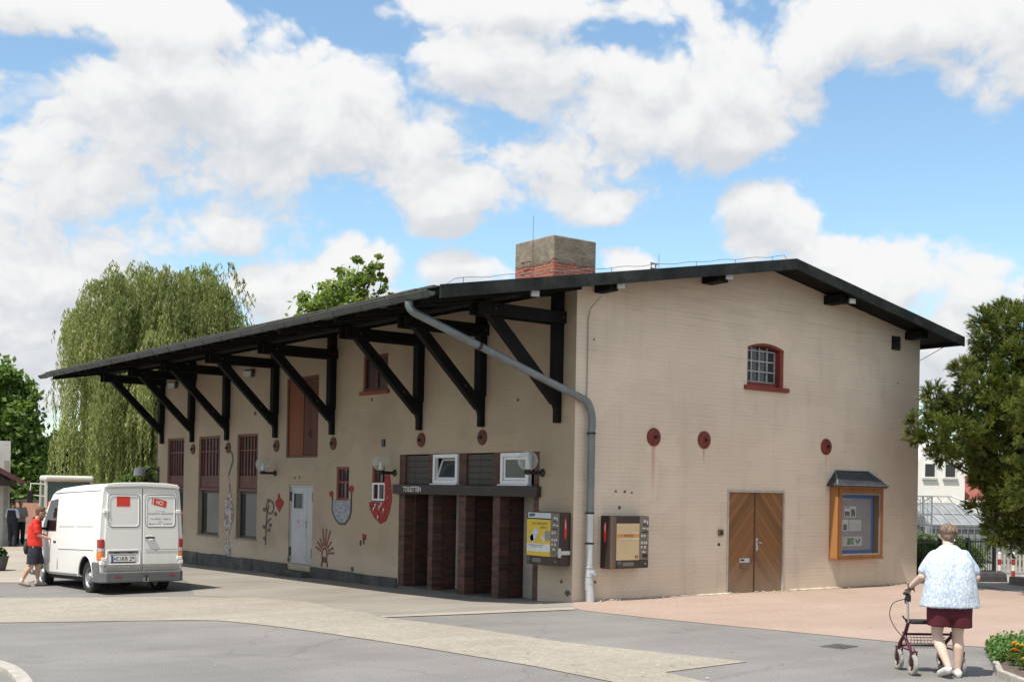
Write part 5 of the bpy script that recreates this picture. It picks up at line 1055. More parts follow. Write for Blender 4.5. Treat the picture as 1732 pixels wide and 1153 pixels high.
f = MB(); [f.box(min(s * 0.955, s * 0.93), 0.18, 0.44, max(s * 0.955, s * 0.93), 0.58, 0.66) for s in (-1, 1)]; VB('bumper_end', f, vgrey, bp, bevel=0.02)
f = MB(); f.box(-0.66, -0.004, 0.365, -0.52, 0.003, 0.395); f.box(0.58, -0.004, 0.375, 0.72, 0.003, 0.405); VB('reflector', f, lens_r, bp)
f = MB(); f.tube([(0.03, 0.2, 0.28), (0.03, 0.02, 0.28), (0.03, -0.06, 0.30), (0.03, -0.06, 0.36)], 0.02, 8); f.ball((0.03, -0.06, 0.385), 0.027); f.box(-0.12, 0.05, 0.235, 0.18, 0.15, 0.29); tb = VB('tow_bar', f, black_metal)
f = MB(); f.box(-0.02, -0.02, 0.26, 0.10, 0.04, 0.345); VB('tow_socket', f, steel, tb, bevel=0.006)
f = MB(); f.tube([(-0.5, 0.3, 0.24), (-0.5, 0.55, 0.22)], 0.03, 8); f.box(-0.55, 0.45, 0.12, -0.53, 0.47, 0.26); f.ball((-0.03, 0.95, 0.27), (0.16, 0.13, 0.13)); f.tube([(-0.75, 0.95, 0.33), (0.75, 0.95, 0.33)], 0.05, 10); f.box(0.18, 0.2, 0.10, 0.21, 0.22, 0.3); VB('axle_and_exhaust', f, under)
for Y in (0.95, 3.95):
    for s in (-1, 1):
        c = Vector((s * 0.775, Y, 0.335)); a = Vector((s, 0, 0))
        f = MB(); f.lathe([(0.205, -0.105), (0.30, -0.115), (0.328, -0.09), (0.335, -0.05), (0.335, 0.05), (0.328, 0.09), (0.30, 0.112), (0.205, 0.105), (0.205, -0.105)], c, a, 36); wh = VB('wheel', f, rubber, smooth=True)
        f = MB(); f.lathe([(0.205, -0.10), (0.215, 0.075), (0.20, 0.095), (0.185, 0.08), (0.165, 0.045), (0.11, 0.06), (0.095, 0.095), (0.05, 0.10), (0.0, 0.10)], c, a, 28); VB('rim', f, steel, wh, smooth=True)
        f = MB()
        for k in range(8): t_ = 2 * math.pi * k / 8; f.box(c.x + s * 0.052 - 0.012, c.y + 0.14 * math.cos(t_) - 0.022, c.z + 0.14 * math.sin(t_) - 0.022, c.x + s * 0.052 + 0.012, c.y + 0.14 * math.cos(t_) + 0.022, c.z + 0.14 * math.sin(t_) + 0.022)
        VB('rim_hole', f, under, wh)
        f = MB(); ar = [(s * 0.944, Y + 0.425 * math.cos(t_), 0.36 + 0.425 * math.sin(t_)) for t_ in [math.pi * k / 16 for k in range(17)]]; f.tube(ar, 0.018, 6); VB('arch_lip', f, vwhite, smooth=True)
# sides: seams, mouldings, cab windows, mirrors
for s in (-1, 1):
    def strip(name, pts, w, m_, d=0.006):
        f = MB(); 
        for (y0, z0), (y1, z1) in zip(pts, pts[1:]):
            L = math.hypot(y1 - y0, z1 - z0); ny, nz = -(z1 - z0) / L * w / 2, (y1 - y0) / L * w / 2
            q_ = [(y0 + ny, z0 + nz), (y1 + ny, z1 + nz), (y1 - ny, z1 - nz), (y0 - ny, z0 - nz)]
            f.prism([(s * (vx(z) - 0.004), y, z) for y, z in q_], (s * (0.004 + d), 0, 0))
        return VB(name, f, m_)
    strip('side_moulding', [(0.50, 0.915), (2.62, 0.915)], 0.035, vwhite, 0.012); strip('side_seam', [(0.50, 0.893), (2.62, 0.893)], 0.010, seam, 0.003)
    strip('panel_crease', [(0.55, 1.36), (1.55, 1.36)], 0.012, seam, 0.0015); strip('panel_crease', [(1.65, 1.36), (2.60, 1.36)], 0.012, seam, 0.0015)
    strip('gutter_line', [(0.25, 2.075), (3.1, 2.075)], 0.014, seam, 0.003)
    strip('door_seam', [(2.70, 2.02), (2.70, 0.46)], 0.014, seam, 0.003)
    f = MB(); Wn = [(2.80, 1.95), (3.30, 1.92), (3.72, 1.42), (3.72, 1.27), (2.80, 1.27)]
    f.prism([(s * (vx(z) - 0.03 - 0.03 * (y - 2.8)), y, z) for y, z in Wn], (s * 0.040, 0, 0)); VB('cab_window', f, vglass, bevel=0.004)
    f = MB(); f.box(min(s * 0.93, s * 0.96), 2.78, 1.02, max(s * 0.93, s * 0.96), 2.93, 1.06); VB('door_handle', f, under, bevel=0.01)
    f = MB(); f.box(min(s * 0.98, s * 1.16), 3.62, 1.22, max(s * 0.98, s * 1.16), 3.74, 1.52); mr = VB('wing_mirror', f, under, bevel=0.03)
    f = MB(); f.tube([(s * 0.88, 3.68, 1.32), (s * 1.0, 3.68, 1.32)], 0.03, 8); VB('mirror_arm', f, under, mr)
f = MB(); f.prism([(-0.72, 3.30, 2.16), (0.72, 3.30, 2.16), (0.80, 4.06, 1.51), (-0.80, 4.06, 1.51)], (0, 0.02, 0.02)); VB('windscreen', f, vglass)
for s in (-1, 1):
    f = MB(); f.ball((s * 0.62, 4.74, 0.86), (0.16, 0.1, 0.09)); VB('headlight', f, lens_w, smooth=True)
f = MB(); f.box(-0.85, 4.55, 0.28, 0.85, 4.95, 0.58); VB('front_bumper', f, vgrey, bevel=0.06, segs=3)

# ------------------------------------------------------------------ people
from mathutils import noise as mnoise
def fuse(name, caps, mat, parent, voxel=0.012, balls=(), lofts=(), it=6, wrinkle=0.0, wsc=14.0, fac=0.5, zsc=1.0):
    """one continuous surface from tapered limbs, ellipsoids and lofted trunks"""
    f = MB()
    for (a, ra, b, rb) in caps:
        a, b = Vector(a), Vector(b); f.tube([a, b], [ra, rb], 16); f.ball(a, ra * 1.0, 14, 10); f.ball(b, rb * 1.0, 14, 10)
    for (c, r, *rot) in balls:
        q = MB().ball((0, 0, 0), r, 20, 14); M = Matrix.Translation(Vector(c)) @ (Matrix.Rotation(rot[0], 4, rot[1]) if rot else Matrix.Identity(4)); q.xf(M); f.add(q.v, q.f)
    for rings in lofts:                     # rings of (cx, cy, cz, rx, ry[, tilt about X])
        n = 28; vs = []; fs = []
        for (cx, cy, cz, rx, ry, *tl) in rings:
            t = tl[0] if tl else 0.0
            for k in range(n):
                a = 2 * math.pi * k / n; ca, sa = math.cos(a), math.sin(a); e = 0.82
                x = rx * math.copysign(abs(ca) ** e, ca); y = ry * math.copysign(abs(sa) ** e, sa)
                vs.append((cx + x, cy + y * math.cos(t), cz + y * math.sin(t)))
        m = len(rings)
        for i in range(m - 1): fs += [(i * n + k, i * n + (k + 1) % n, (i + 1) * n + (k + 1) % n, (i + 1) * n + k) for k in range(n)]
        fs += [tuple(range(n))[::-1], tuple((m - 1) * n + k for k in range(n))]; f.add(vs, fs)
    o = f.build(name, mat, None, weld=False)
    rm = o.modifiers.new('r', 'REMESH'); rm.mode = 'VOXEL'; rm.voxel_size = voxel
    sm = o.modifiers.new('s', 'SMOOTH'); sm.iterations = it; sm.factor = fac
    bpy.context.view_layer.update()
    me = bpy.data.meshes.new_from_object(o.evaluated_get(bpy.context.evaluated_depsgraph_get()))
    bpy.data.objects.remove(o)
    if wrinkle:
        for v in me.vertices:
            p = Vector((v.co.x, v.co.y, v.co.z * zsc)) * wsc; v.co += v.normal * wrinkle * (mnoise.noise(p) + 0.5 * mnoise.noise(p * 2.1))
    me.polygons.foreach_set('use_smooth', [True] * len(me.polygons)); me.name = name
    if not me.materials: me.materials.append(mat)
    o = bpy.data.objects.new(name, me); COL.objects.link(o); o.parent = parent; MW[o] = MW[parent]
    return o
def hand(c, d, up, side, curl=0.6, s=1.0):
    """palm and five fingers; c wrist, d along the palm, up back of the hand, side where the thumb leaves"""
    c, d, up = Vector(c), Vector(d).normalized(), Vector(up).normalized(); sd = d.cross(up).normalized() * side
    up = sd.cross(d) * side; up = up if up.dot(Vector(up)) else up
    caps = []; pe = c + d * 0.085 * s
    for k, (o, L) in enumerate(((-0.030, 0.062), (-0.010, 0.075), (0.010, 0.080), (0.029, 0.072))):
        b = pe + sd * o * s; caps.append((c + d * 0.02 * s + sd * o * 0.6 * s, 0.014 * s, b, 0.0115 * s))
        q = b; ang = curl * 0.6
        for j, fr in enumerate((0.45, 0.32, 0.23)):
            dirn = d * math.cos(ang) - up * math.sin(ang); e = q + dirn * L * fr * s; caps.append((q, (0.0105 - 0.0012 * j) * s, e, (0.0098 - 0.0014 * j) * s)); q = e; ang += curl
    t0 = c + d * 0.025 * s + sd * 0.03 * s; t1 = t0 + (d * 0.6 + sd * 0.7 - up * 0.25) * 0.042 * s; t2 = t1 + (d * 0.9 + sd * 0.15 - up * 0.5) * 0.034 * s
    caps += [(t0, 0.014 * s, t1, 0.0115 * s), (t1, 0.0115 * s, t2, 0.009 * s)]
    return caps
def skinmat(name, col): return pm(name, col, 0.55, 0.08, 5, 60, 0.03, 0, 0.35)

# --- the woman with the rollator (local frame: X right, Y forward, Z up)
WP = gp(1604, 1144); wyaw = R(48) - math.pi / 2
wo = thing('person', 'older woman in a pale blue patterned blouse and dark red shorts pushing a walker', 'person', (WP.x, WP.y, 0), wyaw)
wo.scale = (1.03, 1.03, 1.03)
skin_w = skinmat('skin_fair', (0.62, 0.44, 0.35))
hd = Vector((0.005, 0.135, 1.545))
caps = [((-0.01, 0.045, 1.36), 0.062, (0.0, 0.10, 1.47), 0.056),
    ((-0.165, 0.03, 1.285), 0.052, (-0.285, 0.03, 1.085), 0.047), ((-0.285, 0.03, 1.085), 0.046, (-0.375, 0.19, 0.955), 0.028),
    ((0.165, 0.03, 1.285), 0.052, (0.285, 0.03, 1.085), 0.047), ((0.285, 0.03, 1.085), 0.046, (0.175, 0.215, 0.955), 0.028),
    ((-0.10, 0.0, 0.84), 0.105, (-0.115, 0.05, 0.47), 0.060), ((-0.115, 0.05, 0.47), 0.058, (-0.10, -0.03, 0.34), 0.060), ((-0.10, -0.03, 0.34), 0.060, (-0.045, -0.16, 0.135), 0.035),
    ((0.105, -0.02, 0.84), 0.105, (0.10, 0.035, 0.46), 0.060), ((0.10, 0.035, 0.46), 0.058, (0.10, -0.01, 0.33), 0.062), ((0.10, -0.01, 0.33), 0.062, (0.095, 0.0, 0.085), 0.036),
    ((-0.045, -0.16, 0.125), 0.034, (-0.075, 0.0, 0.03), 0.024), ((0.095, -0.02, 0.06), 0.036, (0.105, 0.15, 0.03), 0.026),
    (hd + Vector((0, 0.05, -0.05)), 0.05, hd + Vector((0, 0.072, -0.085)), 0.030), (hd + Vector((0, 0.088, -0.005)), 0.010, hd + Vector((0, 0.112, -0.030)), 0.013)]
caps += hand((-0.377, 0.195, 0.945), (0.0, 0.95, -0.25), (0, 0.25, 0.97), 1, 0.75) + hand((0.173, 0.22, 0.945), (0.0, 0.95, -0.25), (0, 0.25, 0.97), -1, 0.75)
balls = [(hd, (0.076, 0.095, 0.108)), (hd + Vector((-0.078, 0.0, -0.015)), (0.012, 0.024, 0.034)), (hd + Vector((0.078, 0.0, -0.015)), (0.012, 0.024, 0.034)), ((0, 0.0, 0.93), (0.21, 0.17, 0.18)), ((0, 0.01, 1.12), (0.2, 0.15, 0.22)), ((0, 0.03, 1.27), (0.16, 0.10, 0.10))]
fuse('body', caps, skin_w, wo, 0.0075, balls, it=4)
hair_w = pm('hair_brown_grey', (0.16, 0.105, 0.078), 0.6, 0.45, 30, 120, 0.5, stretch=(1, 1, 0.35))
fuse('hair', [(hd + Vector((0, -0.055, -0.02)), 0.066, hd + Vector((0, -0.045, -0.085)), 0.050)], hair_w, wo, 0.008, [(hd + Vector((0, -0.018, 0.026)), (0.090, 0.100, 0.098)), (hd + Vector((-0.03, -0.04, 0.05)), (0.07, 0.07, 0.07)), (hd + Vector((0.03, -0.05, 0.04)), (0.07, 0.07, 0.075))], it=3, wrinkle=0.010, wsc=55, zsc=0.3)
m, nt, b = newmat('blouse_seersucker'); v = objc(nt)
st = nd(nt, 'ShaderNodeVectorMath', {0: v, 1: (1, 1, 0.6)}, operation='MULTIPLY').outputs[0]
vo = nd(nt, 'ShaderNodeTexVoronoi', {'Vector': st, 'Scale': 60.0, 'Randomness': 1.0}, feature='SMOOTH_F1')
nz = nd(nt, 'ShaderNodeTexNoise', {'Vector': st, 'Scale': 48.0, 'Detail': 4.0, 'Roughness': 0.65}).outputs[0]
c = mixc(nt, sstep(nt, nz, 0.42, 0.60), (0.36, 0.45, 0.56), (0.60, 0.63, 0.67)); c = mixc(nt, mth(nt, 'MULTIPLY', sstep(nt, nd(nt, 'ShaderNodeTexNoise', {'Vector': st, 'Scale': 38.0, 'Detail': 3.0, 'W': 2.0}, noise_dimensions='4D').outputs[0], 0.60, 0.68), 0.55), c, (0.20, 0.30, 0.44))
nt.links.new(c, b.inputs['Base Color']); b.inputs['Roughness'].default_value = 0.85; bump(nt, b, mth(nt, 'ADD', vo.outputs[0], nz), 0.5, 0.008)
fuse('blouse', [((-0.15, 0.03, 1.305), 0.078, (-0.262, 0.035, 1.15), 0.074), ((0.15, 0.03, 1.305), 0.078, (0.262, 0.035, 1.15), 0.074)], m, wo, 0.011,
     lofts=[[(0, -0.01, 0.765, 0.315, 0.215), (0, -0.01, 0.82, 0.305, 0.212), (0, -0.01, 0.95, 0.285, 0.205), (0, 0.0, 1.10, 0.262, 0.19), (0, 0.02, 1.24, 0.245, 0.165), (0, 0.035, 1.34, 0.20, 0.12), (0, 0.05, 1.405, 0.105, 0.085), (0, 0.06, 1.43, 0.075, 0.07)]], it=4, wrinkle=0.011, wsc=9, zsc=0.35)
short_m = pm('dark_red_cloth', (0.075, 0.008, 0.014), 0.8, 0.3, 5, 80, 0.2)
fuse('shorts', [], short_m, wo, 0.011, lofts=[[(-0.105, 0.0, 0.555, 0.128, 0.158), (-0.10, 0.0, 0.70, 0.13, 0.165), (-0.08, 0, 0.93, 0.15, 0.17)], [(0.105, -0.01, 0.545, 0.128, 0.158), (0.10, -0.01, 0.70, 0.13, 0.165), (0.08, 0, 0.93, 0.15, 0.17)], [(0, -0.005, 0.64, 0.17, 0.15), (0, -0.005, 0.95, 0.23, 0.175)]], it=3, wrinkle=0.010, wsc=9, zsc=0.4)
shoe_m = pm('white_shoe', (0.62, 0.60, 0.58), 0.6, 0.1, 9, 60, 0.1)
for nm_, A_, B_, tip in (('shoe', (-0.045, -0.165, 0.105), (-0.08, 0.01, 0.035), 0.9), ('shoe', (0.095, -0.035, 0.045), (0.108, 0.155, 0.036), 0.0)):
    A_, B_ = Vector(A_), Vector(B_); fuse('shoe', [(A_, 0.044, B_, 0.042), (A_ + Vector((0, -0.005, -0.015)), 0.036, B_ + Vector((0, 0.02, -0.006)), 0.032)], shoe_m, wo, 0.008, it=3)
f = MB(); f.tube([(-0.37 + 0.034 * math.cos(t), 0.175 + 0.012 * math.sin(t), 0.962 + 0.034 * math.sin(t)) for t in [2 * math.pi * k / 16 for k in range(16)]], 0.007, 6, closed=True); f.build('wristwatch', black_metal, wo, world=False)

# --- rollator
wk = thing('rollator', 'dark red four-wheeled walker with black seat and wire basket', 'walker', (WP.x - 0.08, WP.y + 0.06, 0), wyaw + R(8))
wk.scale = (1.04, 1.04, 1.0)
tubem = pm('walker_red_paint', (0.085, 0.018, 0.028), 0.35, 0.2, 8, 60, 0.02, 0.2); tyre_g = pm('grey_tyre', (0.30, 0.285, 0.255), 0.75, 0.15, 8, 60, 0.1); alu = pm('aluminium_tube', (0.45, 0.44, 0.42), 0.35, 0.1, 8, 40, 0.02, 0.7)
f = MB()
for s in (-1, 1):
    x = s * 0.27
    f.tube([(x, 0.20, 0.60), (x, 0.30, 0.44), (x * 0.96, 0.45, 0.34), (x * 0.92, 0.50, 0.28)], 0.020, 10)
    f.tube([(x, 0.34, 0.46), (x * 0.98, 0.24, 0.34), (x * 0.97, 0.10, 0.26)], 0.019, 10)
    f.tube([(x * 0.97, 0.10, 0.30), (x * 0.97, 0.075, 0.255)], 0.022, 8); f.tube([(x * 0.92, 0.50, 0.32), (x * 0.92, 0.525, 0.255)], 0.022, 8)
    f.tube([(x * 0.97, 0.17, 0.27), (x * 0.93, 0.46, 0.27)], 0.011, 8)
f.tube([(-0.27, 0.30, 0.44), (0.27, 0.30, 0.44)], 0.014, 10); f.tube([(-0.26, 0.46, 0.29), (0.26, 0.46, 0.29)], 0.012, 8)
f.build('frame', tubem, wk, world=False, smooth=True)
f = MB(); f.box(-0.25, 0.17, 0.565, 0.25, 0.38, 0.605); f.build('seat', pm('black_seat', (0.02, 0.02, 0.022), 0.55), wk, world=False, bevel=0.015)
f = MB(); z0, z1 = 0.27, 0.40; ya, yb = 0.32, 0.55; xa = 0.19
for k in range(11): x = -xa + 2 * xa * k / 10; f.tube([(x, ya, z1), (x, ya + 0.02, z0), (x, yb - 0.02, z0), (x, yb, z1)], 0.0028, 5)
for z in (z0 + 0.03, z0 + 0.065, z0 + 0.10, z1): f.tube([(-xa, ya, z), (xa, ya, z), (xa, yb, z), (-xa, yb, z)], 0.003 if z < z1 else 0.005, 5, closed=True)
f.build('basket', alu, wk, world=False)
for s in (-1, 1):
    x = s * 0.275
    f = MB(); f.tube([(x, 0.20, 0.58), (x + s * 0.005, 0.215, 0.86)], 0.0125, 10); f.build('handle_tube', alu, wk, world=False)
    f = MB(); f.tube([(x + s * 0.005, 0.24, 0.885), (x + s * 0.01, 0.20, 0.90), (x + s * 0.012, 0.30, 0.905)], 0.017, 10); f.box(x - 0.02, 0.195, 0.82, x + 0.025, 0.245, 0.895); hg = f.build('grip', black_metal, wk, world=False)
    f = MB(); f.tube([(x, 0.25, 0.86), (x, 0.30, 0.855), (x, 0.30, 0.80), (x, 0.24, 0.79)], 0.008, 8); f.build('brake_lever', black_metal, hg, world=False)
    f = MB(); f.tube(smoothpts([Vector((x, 0.24, 0.85)), Vector((x + s * 0.16, 0.22, 0.80)), Vector((x + s * 0.20, 0.22, 0.66)), Vector((x + s * 0.12, 0.24, 0.50)), Vector((x, 0.25, 0.38))], 6), 0.0045, 6); f.build('brake_cable', black_metal, wk, world=False) if s < 0 else None
    f = MB(); f.tube([(x, 0.20, 0.60), (x + s * 0.05, 0.19, 0.63), (x + s * 0.07, 0.185, 0.66)], 0.009, 6); f.build('fold_lever', black_metal, wk, world=False)
    for (wx, wy) in ((s * 0.262, 0.085), (s * 0.248, 0.54)):
        f = MB(); f.lathe([(0.075, -0.02), (0.105, -0.025), (0.12, -0.016), (0.123, 0), (0.12, 0.016), (0.105, 0.025), (0.075, 0.02), (0.075, -0.02)], (wx, wy, 0.123), (1, 0, 0), 28); w_ = f.build('wheel', tyre_g, wk, world=False, smooth=True)
        f = MB(); f.lathe([(0.0, -0.03), (0.02, -0.03), (0.022, 0.03), (0, 0.03)], (wx, wy, 0.123), (1, 0, 0), 14)
        for k in range(5): t = 2 * math.pi * k / 5; f.bar((wx, wy, 0.123), (wx, wy + 0.08 * math.cos(t), 0.123 + 0.08 * math.sin(t)), 0.02, 0.022, (1, 0, 0))
        f.build('hub', tubem, w_, world=False)
        f = MB(); [f.bar((wx + q, wy, 0.11), (wx + q, wy - 0.02, 0.265), 0.006, 0.03) for q in (-0.034, 0.034)]; f.box(wx - 0.037, wy - 0.04, 0.255, wx + 0.037, wy + 0.01, 0.275); f.build('fork', tubem, w_, world=False)

# --- the man in the red shirt at the van door
MP = gp(57, 991); fac = Vector((Rv.x, Rv.y, 0)) * 0.96 + Fv * 0.28; myaw = math.atan2(fac.y, fac.x) - math.pi / 2
mn = thing('person', 'man in a red polo shirt and dark shorts reaching for the van door', 'person', (MP.x, MP.y, g(MP.x, MP.y)), myaw)
skin_m = skinmat('skin_tan', (0.50, 0.29, 0.20)); mh = Vector((0.0, 0.12, 1.655))
caps = [((0, 0.03, 1.46), 0.055, (0, 0.08, 1.58), 0.052),
    ((0.185, 0.02, 1.42), 0.055, (0.21, 0.09, 1.15), 0.042), ((0.21, 0.09, 1.15), 0.040, (0.15, 0.345, 1.07), 0.027),
    ((-0.185, 0.02, 1.42), 0.055, (-0.21, 0.10, 1.15), 0.042), ((-0.21, 0.10, 1.15), 0.040, (-0.12, 0.33, 1.08), 0.027),
    ((0.10, -0.01, 0.90), 0.095, (0.105, -0.02, 0.50), 0.058), ((0.105, -0.02, 0.50), 0.055, (0.10, -0.14, 0.34), 0.056), ((0.10, -0.14, 0.34), 0.056, (0.10, -0.25, 0.115), 0.034),
    ((-0.10, 0.01, 0.90), 0.095, (-0.10, 0.10, 0.49), 0.058), ((-0.10, 0.10, 0.49), 0.055, (-0.10, 0.06, 0.33), 0.056), ((-0.10, 0.06, 0.33), 0.056, (-0.10, 0.07, 0.09), 0.034),
    ((0.10, -0.26, 0.10), 0.035, (0.10, -0.11, 0.035), 0.028), ((-0.10, 0.05, 0.06), 0.036, (-0.10, 0.22, 0.035), 0.028),
    (mh + Vector((0, 0.055, -0.06)), 0.045, mh + Vector((0, 0.075, -0.095)), 0.028), (mh + Vector((0, 0.092, 0.005)), 0.010, mh + Vector((0, 0.118, -0.025)), 0.014), (mh + Vector((-0.02, 0.090, -0.058)), 0.008, mh + Vector((0.02, 0.090, -0.058)), 0.008)]
caps += hand((0.15, 0.35, 1.07), (-0.15, 0.97, -0.1), (0, 0.1, 1), -1, 0.45) + hand((-0.12, 0.335, 1.08), (0.1, 0.97, -0.1), (0, 0.1, 1), 1, 0.45)
fuse('body', caps, skin_m, mn, 0.0085, [(mh, (0.074, 0.096, 0.112)), (mh + Vector((-0.076, 0, -0.015)), (0.012, 0.022, 0.032)), (mh + Vector((0.076, 0, -0.015)), (0.012, 0.022, 0.032)), ((0, 0, 0.98), (0.165, 0.12, 0.15)), ((0, 0.0, 1.2), (0.17, 0.12, 0.22)), ((0, 0.02, 1.37), (0.19, 0.10, 0.11))], it=4)
for s in (-1, 1): MB().ball(mh + Vector((s * 0.03, 0.084, 0.012)), (0.009, 0.008, 0.005), 10, 8).build('eye', black_metal, mn, world=False)
fuse('hair', [], pm('hair_auburn', (0.13, 0.065, 0.032), 0.6, 0.4, 30, 120, 0.5), mn, 0.008, [(mh + Vector((0, -0.02, 0.035)), (0.088, 0.100, 0.092)), (mh + Vector((0, 0.05, 0.085)), (0.06, 0.05, 0.035)), (mh + Vector((0, -0.06, -0.02)), (0.07, 0.05, 0.07))], it=3, wrinkle=0.008, wsc=36)
fuse('polo_shirt', [((-0.165, 0.015, 1.43), 0.078, (-0.212, 0.07, 1.22), 0.070), ((0.165, 0.015, 1.43), 0.078, (0.212, 0.07, 1.22), 0.070)], pm('red_polo', (0.60, 0.030, 0.018), 0.75, 0.12, 5, 80, 0.15), mn, 0.010,
     lofts=[[(0, 0.0, 0.90, 0.20, 0.165), (0, 0.0, 1.05, 0.195, 0.155), (0, 0.0, 1.22, 0.20, 0.15), (0, 0.01, 1.36, 0.215, 0.135), (0, 0.02, 1.45, 0.15, 0.095), (0, 0.035, 1.51, 0.078, 0.070)]], it=4, wrinkle=0.009, wsc=10)
fuse('shorts', [], pm('navy_shorts', (0.028, 0.030, 0.042), 0.8, 0.2, 5, 60, 0.15), mn, 0.010, lofts=[[(0.105, -0.05, 0.50, 0.088, 0.105), (0.10, -0.03, 0.70, 0.100, 0.12), (0.08, 0, 0.96, 0.11, 0.125)], [(-0.105, 0.09, 0.50, 0.088, 0.105), (-0.10, 0.05, 0.70, 0.100, 0.12), (-0.08, 0, 0.96, 0.11, 0.125)], [(0, 0, 0.86, 0.165, 0.12), (0, 0, 0.98, 0.17, 0.13)]], it=3, wrinkle=0.007, wsc=9)
shoe_b = pm('beige_shoe', (0.30, 0.23, 0.17), 0.7, 0.2, 9, 60, 0.1); sock_m = pm('grey_sock', (0.55, 0.54, 0.53), 0.8, 0.1, 9, 60, 0.1)
for A_, B_, C_ in (((0.10, -0.275, 0.085), (0.10, -0.10, 0.04), (0.10, -0.225, 0.17)), ((-0.10, 0.035, 0.048), (-0.10, 0.225, 0.042), (-0.10, 0.065, 0.17))):
    A_, B_, C_ = Vector(A_), Vector(B_), Vector(C_); fuse('shoe', [(A_, 0.046, B_, 0.044), (A_ - Vector((0, 0, 0.012)), 0.036, B_ + Vector((0, 0.02, -0.008)), 0.034)], shoe_b, mn, 0.009, it=3)
    fuse('sock', [(A_ + Vector((0, 0.02, 0.02)), 0.042, C_, 0.043)], sock_m, mn, 0.009, it=2)
fuse('shoulder_bag', [], pm('dark_bag', (0.03, 0.033, 0.030), 0.7), mn, 0.012, [((0.05, -0.17, 0.86), (0.13, 0.06, 0.15))], it=2)

# --- two people talking far off by the low white building
def bystander(px, py, depth_p, label, yaw, shirt, vest, trousers, hair):
    p = depth_p; t = thing('person', label, 'person', p, yaw)
    h = Vector((0, 0.03, 1.63))
    caps = [((0, 0, 1.45), 0.055, (0, 0.02, 1.56), 0.05), ((-0.19, 0, 1.40), 0.055, (-0.25, -0.02, 1.12), 0.042), ((-0.25, -0.02, 1.12), 0.04, (-0.12, 0.19, 1.08), 0.03), ((0.19, 0, 1.40), 0.055, (0.25, 0.0, 1.12), 0.042), ((0.25, 0.0, 1.12), 0.04, (0.06, 0.2, 1.12), 0.03),
        ((-0.10, 0, 0.88), 0.09, (-0.10, 0.02, 0.48), 0.06), ((-0.10, 0.02, 0.48), 0.058, (-0.10, -0.02, 0.08), 0.036), ((0.10, 0, 0.88), 0.09, (0.10, 0.02, 0.48), 0.06), ((0.10, 0.02, 0.48), 0.058, (0.10, -0.02, 0.08), 0.036), (h + Vector((0, 0.085, 0)), 0.01, h + Vector((0, 0.11, -0.03)), 0.013)]
    caps += hand((-0.12, 0.19, 1.08), (0.8, 0.5, 0.1), (0, 0.3, 0.9), 1, 0.3) + hand((0.06, 0.2, 1.12), (-0.8, 0.5, 0.0), (0, 0.3, 0.9), -1, 0.3)
    fuse('body', caps, skin_m, t, 0.011, [(h, (0.074, 0.095, 0.112)), ((0, 0, 1.0), (0.16, 0.12, 0.14)), ((0, 0, 1.25), (0.18, 0.12, 0.22))], it=3)
    fuse('hair', [], hair, t, 0.010, [(h + Vector((0, -0.02, 0.03)), (0.085, 0.098, 0.092))], it=2, wrinkle=0.006, wsc=30)
    fuse('shirt', [((-0.17, 0, 1.41), 0.075, (-0.245, -0.01, 1.16), 0.065), ((0.17, 0, 1.41), 0.075, (0.245, 0.0, 1.16), 0.065)], shirt, t, 0.013, lofts=[[(0, 0, 0.90, 0.19, 0.15), (0, 0, 1.2, 0.20, 0.15), (0, 0, 1.38, 0.20, 0.12), (0, 0.01, 1.47, 0.09, 0.08)]], it=3, wrinkle=0.006)
    if vest: fuse('vest', [], vest, t, 0.013, lofts=[[(0, -0.01, 0.88, 0.20, 0.155), (0, -0.01, 1.2, 0.212, 0.158), (0, -0.01, 1.40, 0.19, 0.125)]], it=3, wrinkle=0.006)
    fuse('trousers', [((-0.10, 0, 0.88), 0.11, (-0.10, 0.02, 0.48), 0.085), ((-0.10, 0.02, 0.48), 0.085, (-0.10, -0.02, 0.10), 0.07), ((0.10, 0, 0.88), 0.11, (0.10, 0.02, 0.48), 0.085), ((0.10, 0.02, 0.48), 0.085, (0.10, -0.02, 0.10), 0.07)], trousers, t, 0.013, it=3)
    for s in (-0.10, 0.10): fuse('shoe', [((s, -0.04, 0.045), 0.044, (s, 0.14, 0.04), 0.042)], black_metal, t, 0.012, it=2)
def at_depth_ground(px, depth):
    p = far(px, 850, depth); p.z = g(p.x, p.y); return p
navy = pm('navy_cloth', (0.02, 0.022, 0.032), 0.85, 0.15); pale = pm('pale_shirt', (0.50, 0.52, 0.56), 0.8, 0.08); hg_ = pm('hair_grey', (0.30, 0.27, 0.24), 0.7, 0.2); hb_ = pm('hair_dark', (0.06, 0.04, 0.03), 0.6, 0.2)
tow = lambda p, q: math.atan2(q.y - p.y, q.x - p.x) - math.pi / 2
pa, pb = at_depth_ground(22, 46.5), at_depth_ground(35, 48.5)
bystander(0, 0, pa, 'standing person in a pale shirt, dark vest and dark trousers beside the grey wall corner', tow(pa, pb) - 0.5, pale, navy, navy, hb_)
bystander(0, 0, pb, 'grey-haired person in white top seen beyond the person in the dark vest', tow(pb, pa) + 0.4, pm('white_top', (0.36, 0.36, 0.38), 0.8, 0.06), None, navy, hg_)

